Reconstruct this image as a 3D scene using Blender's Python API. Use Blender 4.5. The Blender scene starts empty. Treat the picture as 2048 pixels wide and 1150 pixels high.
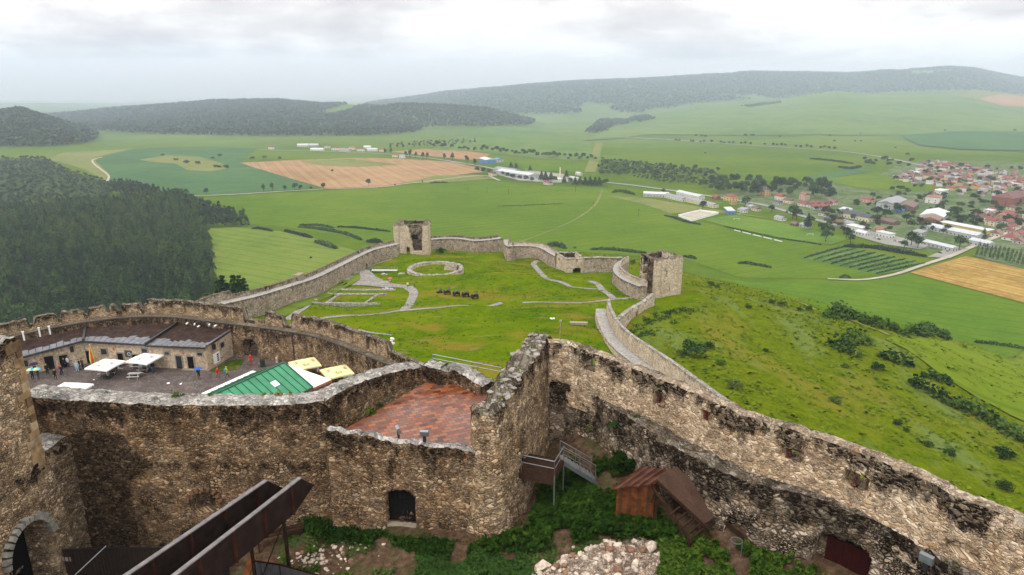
import bpy, bmesh, math, random
import numpy as np
from mathutils import Vector, Matrix, noise as mnoise
random.seed(7)
rng = np.random.default_rng(7)
SC = bpy.context.scene
COL = SC.collection
R = math.radians
PI = math.pi
# ------------------------------------------------------------------ camera
PITCH = R(16.5)
CP, SP = math.cos(PITCH), math.sin(PITCH)
FPX = 24.0 / 36.0 * 2048
cam_d = bpy.data.cameras.new("camera")
cam_d.lens = 24.0
cam_d.sensor_width = 36.0
cam_d.clip_start = 0.5
cam_d.clip_end = 60000
cam = bpy.data.objects.new("camera", cam_d)
COL.objects.link(cam)
cam.rotation_euler = (R(90) - PITCH, 0, 0)
SC.camera = cam
def ray(px, py):
 r = (px - 1024) / FPX
 d = (py - 575) / FPX
 return Vector((r, CP - d * SP, -SP - d * CP))
def gp(px, py, z):
 v = ray(px, py)
 return v * (z / v.z)
def yp(px, py, Y):
 v = ray(px, py)
 return v * (Y / v.y)
def proj(p):
 f = p[1] * CP - p[2] * SP
 return (1024 + FPX * p[0] / f, 575 + FPX * (-p[1] * SP - p[2] * CP) / f, f)
# ------------------------------------------------------------------ objects
def tag(o, label=None, cat=None, group=None, kind=None):
 if label: o["label"] = label
 if cat: o["category"] = cat
 if group: o["group"] = group
 if kind or cat: o["kind"] = kind or "thing"
 return o
def empty(name, loc=(0, 0, 0), rz=0.0):
 o = bpy.data.objects.new(name, None)
 COL.objects.link(o)
 o.location = loc
 o.rotation_euler = (0, 0, rz)
 o.empty_display_size = 0.3
 return o
def raw_mesh(name, verts, faces, mats, matidx=None, uvs=None, smooth=False, attrs=None):
 me = bpy.data.meshes.new(name)
 me.from_pydata([tuple(v) for v in verts], [], [tuple(f) for f in faces])
 for m in (mats if isinstance(mats, (list, tuple)) else [mats]):
  me.materials.append(m)
 if matidx is not None:
  me.polygons.foreach_set("material_index", np.asarray(matidx, dtype=np.int32))
 if uvs is not None:
  ul = me.uv_layers.new(name="UVMap")
  li = np.empty(len(me.loops), dtype=np.int32)
  me.loops.foreach_get("vertex_index", li)
  ul.data.foreach_set("uv", np.asarray(uvs, dtype=np.float32)[li].ravel())
 if attrs:
  for k, a in attrs.items():
   at = me.attributes.new(k, "FLOAT", "POINT")
   at.data.foreach_set("value", np.asarray(a, dtype=np.float32))
 if smooth:
  me.polygons.foreach_set("use_smooth", np.ones(len(me.polygons), dtype=bool))
 me.update()
 return me
def quads_mesh(name, V, mats, nper=4, matidx=None, smooth=False):
 """V: (n*nper,3) numpy vertices, every nper of them one face"""
 n = len(V) // nper
 me = bpy.data.meshes.new(name)
 me.vertices.add(len(V)); me.loops.add(len(V)); me.polygons.add(n)
 me.vertices.foreach_set("co", np.asarray(V, dtype=np.float32).ravel())
 me.loops.foreach_set("vertex_index", np.arange(len(V), dtype=np.int32))
 me.polygons.foreach_set("loop_start", np.arange(0, len(V), nper, dtype=np.int32))
 me.polygons.foreach_set("loop_total", np.full(n, nper, dtype=np.int32))
 for m in (mats if isinstance(mats, (list, tuple)) else [mats]):
  me.materials.append(m)
 if matidx is not None:
  me.polygons.foreach_set("material_index", np.asarray(matidx, dtype=np.int32))
 me.update(calc_edges=True)
 return me
def obj(name, me, parent=None, loc=None, rz=None, scale=None):
 o = bpy.data.objects.new(name, me)
 COL.objects.link(o)
 if parent: o.parent = parent
 if loc is not None: o.location = loc
 if rz is not None: o.rotation_euler = (0, 0, rz)
 if scale is not None: o.scale = (scale,) * 3 if isinstance(scale, (int, float)) else scale
 return o
def copy_tree(o, parent=None):
 c = o.copy()
 COL.objects.link(c)
 c.parent = parent
 for ch in o.children:
  copy_tree(ch, c)
 return c
class MB:
 def __init__(s): s.v = []; s.f = []; s.m = []
 def add(s, vs, fs, m=0):
  b = len(s.v)
  s.v += [tuple(v) for v in vs]
  s.f += [tuple(i + b for i in f) for f in fs]
  s.m += [m] * len(fs)
  return s
 def hexa(s, b4, t4, m=0):
  return s.add(list(b4) + list(t4), [(3, 2, 1, 0), (4, 5, 6, 7), (0, 1, 5, 4), (1, 2, 6, 5), (2, 3, 7, 6), (3, 0, 4, 7)], m)
 def box(s, x0, x1, y0, y1, z0, z1, m=0):
  return s.hexa([(x0, y0, z0), (x1, y0, z0), (x1, y1, z0), (x0, y1, z0)], [(x0, y0, z1), (x1, y0, z1), (x1, y1, z1), (x0, y1, z1)], m)
 def bar(s, p, q, w, h=None, m=0, up=(0, 0, 1)):
  p, q = Vector(p), Vector(q); h = h or w
  d = (q - p).normalized(); u = Vector(up)
  if abs(d.dot(u)) > 0.98: u = Vector((1, 0, 0))
  a = d.cross(u).normalized(); b = a.cross(d).normalized()
  a *= w / 2; b *= h / 2
  return s.hexa([p - a - b, p + a - b, p + a + b, p - a + b], [q - a - b, q + a - b, q + a + b, q - a + b], m)
 def tube(s, p, q, r0, r1=None, n=8, m=0, cap=True):
  p, q = Vector(p), Vector(q); r1 = r0 if r1 is None else r1
  d = (q - p).normalized(); u = Vector((0, 0, 1)) if abs(d.z) < 0.95 else Vector((1, 0, 0))
  a = d.cross(u).normalized(); b = d.cross(a)
  vs = [p + (a * math.cos(2 * PI * i / n) + b * math.sin(2 * PI * i / n)) * r0 for i in range(n)]
  vs += [q + (a * math.cos(2 * PI * i / n) + b * math.sin(2 * PI * i / n)) * r1 for i in range(n)]
  fs = [(i, (i + 1) % n, n + (i + 1) % n, n + i) for i in range(n)]
  if cap: fs += [tuple(range(n))[::-1], tuple(range(n, 2 * n))]
  return s.add(vs, fs, m)
 def lathe(s, prof, n=12, m=0, c=(0, 0, 0)):
  vs = []; fs = []
  for r, z in prof:
   vs += [(c[0] + r * math.cos(2 * PI * i / n), c[1] + r * math.sin(2 * PI * i / n), c[2] + z) for i in range(n)]
  for k in range(len(prof) - 1):
   fs += [(k * n + i, k * n + (i + 1) % n, (k + 1) * n + (i + 1) % n, (k + 1) * n + i) for i in range(n)]
  fs += [tuple(range(n))[::-1], tuple(range((len(prof) - 1) * n, len(prof) * n))]
  return s.add(vs, fs, m)
 def rock(s, c, r, seed, m=0, flat=0.7):
  bm = bmesh.new(); bmesh.ops.create_icosphere(bm, subdivisions=1, radius=1.0)
  rr = random.Random(seed); sx, sy, sz = rr.uniform(.7, 1.3), rr.uniform(.7, 1.2), rr.uniform(.5, .9) * flat / .7
  rot = Matrix.Rotation(rr.uniform(0, 6), 3, "Z") @ Matrix.Rotation(rr.uniform(-.5, .5), 3, "X")
  vs = []
  for v in bm.verts:
   k = rr.uniform(.75, 1.15)
   p = rot @ Vector((v.co.x * sx, v.co.y * sy, v.co.z * sz)) * (r * k)
   vs.append(p + Vector(c))
  s.add(vs, [tuple(v.index for v in f.verts) for f in bm.faces], m)
  bm.free(); return s
 def mesh(s, name, mats, smooth=False, uvs=None):
  return raw_mesh(name, s.v, s.f, mats, s.m, smooth=smooth, uvs=uvs)
 def build(s, name, mats, parent=None, loc=None, rz=None, smooth=False):
  return obj(name, s.mesh(name, mats, smooth), parent, loc, rz)
# ------------------------------------------------------------------ numpy noise
def _h(ix, iy, seed):
 n = (ix.astype(np.int64) * 374761393 + iy.astype(np.int64) * 668265263 + seed * 982451653) & 0x7fffffff
 n = ((n ^ (n >> 13)) * 1274126177) & 0x7fffffff
 return ((n ^ (n >> 16)) & 0xffff) / 65535.0
def vnoise(x, y, seed=0):
 ix, iy = np.floor(x), np.floor(y)
 fx, fy = x - ix, y - iy
 fx = fx * fx * (3 - 2 * fx); fy = fy * fy * (3 - 2 * fy)
 a, b = _h(ix, iy, seed), _h(ix + 1, iy, seed)
 c, d = _h(ix, iy + 1, seed), _h(ix + 1, iy + 1, seed)
 return (a + (b - a) * fx) * (1 - fy) + (c + (d - c) * fx) * fy - 0.5
def fbm(x, y, seed=0, o=3):
 s = 0; a = 1.0
 for k in range(o):
  s = s + vnoise(x * 2 ** k, y * 2 ** k, seed + k) * a; a *= 0.5
 return s
def sstep(t):
 t = np.clip(t, 0, 1)
 return t * t * (3 - 2 * t)
EXPOSURE = 0.14
# ------------------------------------------------------------------ materials
class NT:
 def __init__(s, name):
  s.mat = bpy.data.materials.new(name); s.mat.use_nodes = True
  s.t = s.mat.node_tree; s.n = s.t.nodes; s.l = s.t.links
  s.b = s.n["Principled BSDF"]
 def node(s, typ, **kw):
  x = s.n.new(typ)
  for k, v in kw.items():
   if k in x.bl_rna.properties and k != "inputs": setattr(x, k, v)
  return x
 def put(s, sock, val):
  if isinstance(val, bpy.types.NodeSocket): s.l.new(val, sock)
  elif isinstance(val, (tuple, list)) and len(val) == 3 and sock.type == "RGBA": sock.default_value = (*val, 1)
  else: sock.default_value = val
 def tex(s, scale, vec=None, detail=3.0, rough=0.55, dist=0.0):
  x = s.node("ShaderNodeTexNoise"); x.inputs["Scale"].default_value = scale
  x.inputs["Detail"].default_value = detail; x.inputs["Roughness"].default_value = rough
  x.inputs["Distortion"].default_value = dist
  if vec is not None: s.put(x.inputs["Vector"], vec)
  return x.outputs["Fac"]
 def math(s, op, a, b=0.0, c=0.0, clamp=False):
  x = s.node("ShaderNodeMath", operation=op); x.use_clamp = clamp
  s.put(x.inputs[0], a); s.put(x.inputs[1], b)
  if op in ("MULTIPLY_ADD", "SMOOTH_MIN"): s.put(x.inputs[2], c)
  return x.outputs[0]
 def ramp(s, fac, stops, interp="LINEAR"):
  x = s.node("ShaderNodeValToRGB"); x.color_ramp.interpolation = interp
  e = x.color_ramp.elements
  while len(e) < len(stops): e.new(0.5)
  for k, (p, c) in enumerate(stops):
   e[k].position = p; e[k].color = (*c, 1) if len(c) == 3 else c
  s.put(x.inputs[0], fac); return x.outputs[0]
 def step(s, fac, a, b, lo=0.0, hi=1.0):
  x = s.node("ShaderNodeMapRange", interpolation_type="SMOOTHSTEP")
  s.put(x.inputs[0], fac); x.inputs[1].default_value = a; x.inputs[2].default_value = b
  x.inputs[3].default_value = lo; x.inputs[4].default_value = hi
  return x.outputs[0]
 def mix(s, fac, a, b, blend="MIX"):
  x = s.node("ShaderNodeMix", data_type="RGBA", blend_type=blend)
  s.put(x.inputs[0], fac); s.put(x.inputs[6], a); s.put(x.inputs[7], b)
  return x.outputs[2]
 def coord(s, which="Object"):
  return s.node("ShaderNodeTexCoord").outputs[which]
 def mapping(s, vec, scale=(1, 1, 1), rot=(0, 0, 0), loc=(0, 0, 0)):
  x = s.node("ShaderNodeMapping"); s.put(x.inputs[0], vec)
  x.inputs["Scale"].default_value = scale; x.inputs["Rotation"].default_value = rot; x.inputs["Location"].default_value = loc
  return x.outputs[0]
 def attr(s, name):
  return s.node("ShaderNodeAttribute", attribute_name=name).outputs["Fac"]
 def vor(s, vec, scale, feature="F1"):
  x = s.node("ShaderNodeTexVoronoi", feature=feature); x.inputs["Scale"].default_value = scale
  s.put(x.inputs["Vector"], vec); return x
 def sep(s, col):
  x = s.node("ShaderNodeSeparateColor"); s.put(x.inputs[0], col); return x.outputs
 def bump(s, h, dist=0.05, strength=1.0):
  x = s.node("ShaderNodeBump"); x.inputs["Distance"].default_value = dist; x.inputs["Strength"].default_value = strength
  s.put(x.inputs["Height"], h); s.l.new(x.outputs[0], s.b.inputs["Normal"]); return x
 def done(s, col, rough=0.85, spec=0.3, metal=0.0):
  s.put(s.b.inputs["Base Color"], col); s.put(s.b.inputs["Roughness"], rough)
  s.b.inputs["Specular IOR Level"].default_value = spec; s.put(s.b.inputs["Metallic"], metal)
  return s.mat
def plain(name, col, rough=0.6, spec=0.4, metal=0.0, var=0.25, scale=3.0, bump=0.0):
 s = NT(name); v = s.coord()
 n = s.tex(scale, v, 4)
 d = tuple(c * (1 - var) for c in col); e = tuple(min(1, c * (1 + var * .6)) for c in col)
 c = s.ramp(n, [(0.3, d), (0.7, e)])
 if bump: s.bump(n, bump)
 return s.done(c, rough, spec, metal)
def stone(name, size=0.34, cols=None, mortar=(.09, .07, .05), mw=.09, grime=.5, streak=.8, sdepth=1.6, dark=(.022, .018, .013), asp=1.55, bumpd=.07, moss=0.0, ochre=.25, disp=0.0, plaster=.45):
 cols = cols or [(.0, (.10, .066, .042)), (.25, (.21, .155, .105)), (.5, (.31, .245, .175)), (.75, (.42, .35, .27)), (1., (.50, .44, .36))]
 s = NT(name); uv = s.coord("UV")
 n0 = s.tex(2.2 / size * .4, uv, 2)
 w = s.node("ShaderNodeVectorMath", operation="MULTIPLY_ADD")
 nn = s.node("ShaderNodeTexNoise"); nn.inputs["Scale"].default_value = .9 / size; nn.inputs["Detail"].default_value = 2
 s.l.new(uv, nn.inputs["Vector"])
 sub = s.node("ShaderNodeVectorMath", operation="SUBTRACT"); s.l.new(nn.outputs["Color"], sub.inputs[0]); sub.inputs[1].default_value = (.5, .5, .5)
 s.l.new(sub.outputs[0], w.inputs[0]); w.inputs[1].default_value = (size * .7,) * 3; s.l.new(uv, w.inputs[2])
 vec = s.mapping(w.outputs[0], (1, asp, 1))
 big = s.tex(.22, uv, 4, .6)
 vec2 = s.mapping(w.outputs[0], (1.0, asp * 1.5, 1), loc=(3.3, 1.7, 0))
 sel = s.step(s.tex(.9 / size * .45, uv, 3, .6), .47, .53)
 f1 = s.vor(vec, 1.1 / size); ed = s.vor(vec, 1.1 / size, "DISTANCE_TO_EDGE")
 f2 = s.vor(vec2, 2.1 / size); ed2 = s.vor(vec2, 2.1 / size, "DISTANCE_TO_EDGE")
 rnd = s.sep(s.mix(sel, f1.outputs["Color"], f2.outputs["Color"]))
 edd = s.sep(s.mix(sel, ed.outputs["Distance"], s.math("MULTIPLY", ed2.outputs["Distance"], .8)))[0]
 fac = s.math("ADD", s.math("MULTIPLY", rnd[0], .8), s.math("MULTIPLY", s.math("SUBTRACT", big, .5), 1.1), clamp=True)
 fac = s.math("ADD", fac, .12, clamp=True)
 c = s.ramp(fac, cols)
 c = s.mix(s.math("MULTIPLY", s.step(rnd[1], .72, .8), ochre * 1.6, clamp=True), c, (.30, .16, .07))
 c = s.mix(s.math("MULTIPLY", s.step(rnd[2], .85, .9), .7), c, (.16, .14, .125))
 fine = s.tex(14, uv, 4, .65)
 c = s.mix(.55, c, s.ramp(fine, [(.25, (.38, .33, .28)), (.6, (1, 1, 1))]), "MULTIPLY")
 e = s.math("ADD", edd, s.math("MULTIPLY", s.math("SUBTRACT", fine, .5), .10))
 m = s.step(e, mw * .35, mw * 1.25, 1, 0)
 patch = s.step(s.tex(.5, uv, 3, .6), .40, .62)
 m = s.math("MULTIPLY", m, s.math("MULTIPLY_ADD", patch, .6, .4))
 c = s.mix(m, c, mortar)
 pl_ = s.step(s.tex(.75, s.mapping(uv, (1, 1.3, 1), loc=(4, 9, 0)), 6, .7), .52, .62)
 c = s.mix(s.math("MULTIPLY", pl_, plaster), c, s.mix(.5, cols[-2][1], mortar))
 td = s.attr("td")
 g1 = s.step(s.tex(.6, uv, 6, .68), .50, .66)
 g2 = s.math("ADD", s.math("MULTIPLY", s.tex(1.1, s.mapping(uv, (1.0, .30, 1)), 6, .68), .55), s.math("MULTIPLY", s.tex(.33, s.mapping(uv, loc=(2, 8, 0)), 4, .6), .45))
 g2 = s.math("SUBTRACT", s.math("ADD", g2, s.math("MULTIPLY", s.math("SUBTRACT", fine, .5), .3)), s.math("MULTIPLY", td, .28 / sdepth))
 g2 = s.step(g2, .36, .47)
 st_ = s.math("MULTIPLY", s.step(s.math("ADD", s.tex(1.1, s.mapping(uv, (1, .45, 1)), 5, .65), s.math("SUBTRACT", s.attr("stain"), .5)), .38, .58), s.step(s.attr("stain"), 0, .12))
 g1 = s.math("MAXIMUM", g1, st_)
 gg = s.math("MAXIMUM", s.math("MULTIPLY", g1, grime), s.math("MULTIPLY", g2, streak))
 gg = s.math("MULTIPLY", gg, s.math("ADD", .55, s.math("MULTIPLY", rnd[1], .6)), clamp=True)
 c = s.mix(gg, c, dark)
 if moss:
  mo = s.step(s.tex(.9, s.mapping(uv, (1, 1, 1), loc=(7, 3, 1)), 5, .7), .55, .68)
  c = s.mix(s.math("MULTIPLY", mo, moss), c, (.055, .075, .012))
 h = s.math("ADD", s.math("MINIMUM", s.math("MULTIPLY", edd, 2.2), .5), s.math("ADD", s.math("MULTIPLY", rnd[1], .35), s.math("MULTIPLY", fine, .35)))
 s.bump(h, bumpd * .6, 1.0)
 if disp:
  dn = s.node("ShaderNodeDisplacement"); dn.inputs["Midlevel"].default_value = .5; dn.inputs["Scale"].default_value = disp * .6
  s.l.new(h, dn.inputs["Height"]); s.l.new(dn.outputs[0], s.n["Material Output"].inputs["Displacement"])
  s.mat.displacement_method = "BOTH"
 return s.done(c, .9, .04)
def grass(name, a, b, c, s1=.02, s2=.5, dry=(.22, .17, .045), dryamt=.5, bump=.25, stripe=None):
 s = NT(name); v = s.coord()
 g = s.node("ShaderNodeNewGeometry").outputs["Position"]
 n1 = s.tex(s1, g, 5, .6); n2 = s.tex(s2, g, 6, .68); n3 = s.tex(s1 * 5, g, 5, .65)
 f = s.math("ADD", s.math("MULTIPLY", n1, .45), s.math("ADD", s.math("MULTIPLY", n2, .3), s.math("MULTIPLY", n3, .3)))
 col = s.ramp(f, [(.43, a), (.52, b), (.61, c)])
 d = s.step(s.tex(s1 * 2.3, s.mapping(g, loc=(31, 5, 2)), 6, .66), .56, .72)
 col = s.mix(s.math("MULTIPLY", d, dryamt), col, dry)
 if stripe:
  w = s.node("ShaderNodeTexWave", wave_type="BANDS"); w.inputs["Scale"].default_value = stripe[0]
  w.inputs["Distortion"].default_value = 1.5; w.inputs["Detail"].default_value = 2
  s.put(w.inputs["Vector"], s.mapping(g, rot=(0, 0, stripe[1])))
  col = s.mix(s.math("MULTIPLY", w.outputs["Fac"], stripe[2]), col, stripe[3])
 if stripe:
  w2 = s.node("ShaderNodeTexWave", wave_type="BANDS"); w2.inputs["Scale"].default_value = .020; w2.inputs["Distortion"].default_value = .5; w2.inputs["Detail"].default_value = 1
  s.put(w2.inputs["Vector"], s.mapping(g, rot=(0, 0, stripe[1] + .03)))
  col = s.mix(s.math("MULTIPLY", s.step(w2.outputs["Fac"], .93, .99), .38), col, tuple(q * .62 for q in a))
 if bump: s.bump(n2, bump)
 return s.done(col, 1.0, 0.0)
def leaf(name, a, b, c=None):
 s = NT(name)
 ge = s.node("ShaderNodeNewGeometry"); oi = s.node("ShaderNodeObjectInfo")
 n = s.tex(.35, ge.outputs["Position"], 3, .6)
 f = s.math("ADD", s.math("MULTIPLY", ge.outputs["Random Per Island"], .40), s.math("MULTIPLY", n, .60))
 f = s.math("ADD", f, s.math("MULTIPLY", s.math("SUBTRACT", oi.outputs["Random"], .5), .7))
 f = s.math("ADD", f, s.math("MULTIPLY", s.attr("tint"), .7), clamp=True)
 return s.done(s.ramp(f, [(.25, a), (.6, b), (.95, c or b)]), .9, .03)
M = {}
M["wall_warm"] = stone("rubble_stone_warm", .32, cols=[(0, (.17, .098, .045)), (.25, (.36, .24, .13)), (.5, (.54, .39, .23)), (.75, (.67, .51, .33)), (1., (.76, .62, .45))], grime=.52, streak=1.0, sdepth=2.2, moss=.12, dark=(.014, .010, .007), mortar=(.07, .05, .035), disp=.10)
M["wall_brown"] = stone("rubble_stone_brown", .33, cols=[(0, (.085, .048, .025)), (.25, (.215, .13, .068)), (.5, (.36, .235, .13)), (.75, (.50, .35, .21)), (1., (.63, .49, .335))], grime=.84, streak=.95, sdepth=3.8, dark=(.013, .009, .006), ochre=.3, mortar=(.045, .032, .022), disp=.10)
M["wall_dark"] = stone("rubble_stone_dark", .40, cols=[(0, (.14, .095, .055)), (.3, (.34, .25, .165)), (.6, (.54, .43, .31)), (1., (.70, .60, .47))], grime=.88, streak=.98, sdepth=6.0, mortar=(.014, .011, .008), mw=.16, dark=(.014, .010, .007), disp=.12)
M["wall_pale"] = stone("rubble_stone_pale", .33, cols=[(0, (.34, .23, .135)), (.3, (.60, .445, .285)), (.6, (.74, .59, .415)), (1., (.84, .72, .56))], grime=.34, streak=1.0, sdepth=2.6, dark=(.014, .010, .007), mortar=(.38, .26, .155), mw=.065, ochre=.4, plaster=.75, disp=.10)
M["wall_cream"] = stone("rubble_stone_cream", .45, cols=[(0, (.30, .225, .145)), (.3, (.50, .40, .28)), (.6, (.65, .54, .40)), (1., (.78, .68, .54))], grime=.22, streak=.6, sdepth=1.2, mortar=(.34, .28, .205), mw=.06, ochre=.15)
M["wall_far"] = stone("rubble_stone_grey", .55, cols=[(0, (.19, .14, .095)), (.3, (.36, .285, .205)), (.6, (.51, .42, .315)), (1., (.63, .54, .43))], grime=.55, streak=.75, sdepth=1.8, mortar=(.13, .11, .085), ochre=.12, bumpd=.12)
M["cap_grey"] = stone("mortared_capstones", .38, cols=[(0, (.16, .145, .125)), (.3, (.32, .295, .265)), (.6, (.46, .435, .40)), (1., (.60, .575, .535))], grime=.5, streak=0, mortar=(.2, .19, .17), asp=1.1, ochre=.06, moss=.3, disp=.09)
M["cap_tan"] = stone("tan_capstones", .34, cols=[(0, (.16, .115, .075)), (.3, (.31, .24, .17)), (.6, (.44, .36, .27)), (1., (.56, .48, .38))], grime=.6, streak=0, mortar=(.16, .12, .085), asp=1.1, ochre=.3, moss=.15, disp=.09)
M["cap_dark"] = stone("mossy_capstones", .42, cols=[(0, (.07, .058, .04)), (.4, (.16, .135, .1)), (.7, (.28, .245, .2)), (1., (.42, .385, .33))], grime=.75, streak=0, asp=1.1, moss=.6, ochre=.2, disp=.16)
M["walk_dark"] = stone("wet_wall_walk", .5, cols=[(0, (.07, .052, .036)), (.5, (.15, .118, .085)), (1., (.27, .22, .165))], grime=.5, streak=0, asp=1.0, moss=.25, ochre=.05)
M["walk_pale"] = stone("pale_wall_walk", .6, cols=[(0, (.25, .235, .21)), (.5, (.36, .345, .315)), (1., (.47, .455, .43))], grime=.2, streak=0, asp=1.0, moss=.05, mortar=(.3, .28, .26), ochre=.05)
M["quoin"] = stone("sandstone_quoins", 1.4, cols=[(0, (.2, .125, .062)), (.5, (.33, .22, .12)), (1., (.42, .31, .19))], grime=.45, streak=0, mw=.01, ochre=.5, bumpd=.02)
M["path"] = stone("path_stones", .5, cols=[(0, (.21, .19, .175)), (.5, (.32, .295, .275)), (1., (.44, .42, .395))], grime=.3, streak=0, mortar=(.14, .13, .11), asp=1.0, moss=.15, ochre=.05)
M["cobble"] = stone("dark_cobbles", .28, cols=[(0, (.08, .064, .058)), (.5, (.15, .122, .113)), (1., (.22, .188, .176))], grime=.4, streak=0, mortar=(.045, .035, .033), asp=1.0, ochre=.05)
M["rubble"] = plain("rubble_rock", (.56, .46, .37), .9, .2, var=.6, scale=2.6, bump=.06)
M["rubble_red"] = plain("rubble_red_rock", (.22, .12, .075), .9, .2, var=.5, scale=2.6, bump=.06)
M["gravel"] = stone("pale_gravel", .16, cols=[(0, (.42, .31, .235)), (.5, (.64, .515, .41)), (1., (.78, .68, .57))], grime=.08, streak=0, asp=1.0, mortar=(.34, .25, .185), disp=.1)
M["rust"] = plain("rusty_steel", (.022, .012, .009), .7, .12, .0, var=.6, scale=1.6)
M["rust_in"] = plain("rusty_steel_inside", (.045, .015, .008), .85, .08, .0, var=.8, scale=1.2)
M["steel"] = plain("galvanised_steel", (.27, .285, .30), .4, .5, .7, var=.15)
M["steel_dark"] = plain("dark_painted_steel", (.02, .021, .023), .45, .5, .3)
M["sheet_brown"] = plain("brown_corrugated_sheet", (.032, .020, .015), .7, .15, .0, var=.3)
M["sheet_grey"] = plain("grey_corrugated_sheet", (.10, .105, .11), .5, .5, .4, var=.3)
M["white_paint"] = plain("white_paint", (.78, .78, .76), .55, var=.07)
M["white_canvas"] = plain("white_canvas", (.80, .79, .76), .85, .2, var=.06, scale=1.0)
M["yellow_canvas"] = plain("pale_yellow_canvas", (.72, .67, .33), .85, .2, var=.08, scale=1.0)
M["dark_print"] = plain("dark_brown_print", (.09, .06, .03), .8, .2)
M["maroon_print"] = plain("faded_maroon_print", (.3, .15, .15), .8, .2)
M["wood_dark"] = plain("dark_wet_timber", (.034, .017, .009), .8, .08, var=.5)
M["wood_red"] = plain("orange_brown_timber", (.135, .045, .014), .8, .08, var=.5)
M["wood_pale"] = plain("bleached_timber", (.30, .25, .19), .8, .2, var=.3)
M["wood_orange"] = plain("orange_varnished_timber", (.42, .17, .045), .5, .4, var=.3)
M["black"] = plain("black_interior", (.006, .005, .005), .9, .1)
M["glass"] = plain("dark_glazing", (.025, .03, .035), .12, .6)
M["door_red"] = plain("dark_red_door", (.026, .004, .003), .8, .08, var=.4)
M["gloss_black"] = plain("black_plastic", (.012, .012, .014), .4, .5)
M["soil"] = plain("bare_soil", (.095, .058, .035), .95, .1, var=.55, scale=1.1, bump=.12)
M["skin"] = plain("skin", (.48, .29, .2), .6, .3, var=.05)
M["bronze"] = plain("weathered_bronze", (.085, .09, .085), .5, .5, .5, var=.3)
# ------------------------------------------------------------------ terrain
VZ = -165.0
PLAT = np.array([(-60, -60), (-92, 40), (-92, 100), (-80, 122), (-72, 145), (-66, 186), (-53, 262), (-52, 290), (-30, 294), (0, 288), (18, 244), (42, 238), (45, 215), (56, 200), (54, 180), (38, 165), (30, 158), (30, 74), (29, 30), (42, 5), (46, -60)], float)
def poly_dist(x, y, P):
 """signed distance to a polygon, negative inside"""
 d = np.full(x.shape, 1e18); ins = np.zeros(x.shape, bool)
 n = len(P)
 for i in range(n):
  ax, ay = P[i]; bx, by = P[(i + 1) % n]
  ex, ey = bx - ax, by - ay
  t = np.clip(((x - ax) * ex + (y - ay) * ey) / (ex * ex + ey * ey), 0, 1)
  d = np.minimum(d, (x - ax - t * ex) ** 2 + (y - ay - t * ey) ** 2)
  c = ((ay > y) != (by > y)) & (x < (bx - ax) * (y - ay) / (by - ay + 1e-12) + ax)
  ins ^= c
 d = np.sqrt(d)
 return np.where(ins, -d, d)
def _ridge(pts, D, foot, back):
 u = []; z = []
 for px, py in pts:
  v = ray(px, py); u.append(v.x / v.y); z.append(v.z / v.y * D)
 return dict(u=np.array(u), z=np.array(z), D=D, foot=foot, back=back)
RIDGES = [
 _ridge([(-900, 226), (-300, 222), (0, 228), (40, 222), (90, 238), (150, 259), (220, 278), (265, 292), (300, 300), (330, 312)], 2250, 1750, 700),
 _ridge([(-900, 262), (-200, 248), (80, 236), (200, 226), (330, 217), (430, 207), (560, 202), (640, 206), (700, 205), (770, 216), (830, 226), (900, 252), (960, 290)], 3500, 2050, 1400),
 _ridge([(560, 312), (640, 258), (700, 226), (800, 213), (900, 215), (970, 219), (1040, 236), (1100, 252), (1150, 266), (1190, 290)], 3050, 2550, 500),
 _ridge([(560, 240), (760, 205), (830, 196), (900, 184), (960, 178), (1050, 169), (1150, 162), (1300, 157), (1460, 151), (1500, 147), (1600, 149), (1700, 151), (1760, 145), (1850, 139), (1900, 135), (1950, 137), (2000, 147), (2048, 158), (2300, 176), (2900, 190)], 5400, 3300, 1500),
 _ridge([(1120, 315), (1180, 275), (1270, 230), (1400, 210), (1560, 197), (1640, 182), (1680, 177), (1740, 185), (1850, 182), (1950, 180), (2048, 192), (2300, 200), (2900, 210)], 3600, 2000, 2600),
 _ridge([(-900, 196), (0, 200), (300, 197), (560, 189), (700, 183), (830, 178), (1000, 184), (1400, 186), (2900, 190)], 10500, 6500, 3000),
]
def hill_parts(x, y):
 u = x / np.maximum(y, 1.0)
 out = []
 for r in RIDGES:
  zr = np.interp(u, r["u"], r["z"], left=VZ if r["u"][0] > -0.55 else r["z"][0], right=VZ if r["u"][-1] < 0.9 else r["z"][-1])
  D, f = r["D"], r["foot"]
  t = (y - f) / (D - f)
  front = np.where(t < 1, sstep(t) * .45 + np.clip(t, 0, 1) * .55, 1 - sstep((y - D) / r["back"]))
  out.append((zr - VZ) * np.clip(front, 0, 1))
 return out
def plat_z(x, y):
 z = -48.0 - 0.115 * np.clip(y - 105, 0, 190)
 def g(cx, cy, rx, ry, h): return h * np.exp(-(((x - cx) / rx) ** 2 + ((y - cy) / ry) ** 2))
 z = z + g(-3, 207, 20, 11, 3.0) + g(-27, 238, 17, 17, 2.6) - g(-14, 222, 9, 5, .9) + g(-8, 160, 26, 8, 1.9) + g(4, 138, 16, 7, 1.5) + g(-26, 150, 10, 6, 1.0) + g(12, 262, 26, 14, 2.5) + g(-48, 262, 16, 10, 2) + g(24, 200, 10, 9, -1.3) - 3.2 * np.exp(-((x - 27) / 6.5) ** 2) * sstep((166 - y) / 12) * sstep((y - 80) / 20) + g(-46, 182, 20, 16, -.7)
 return z
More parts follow.
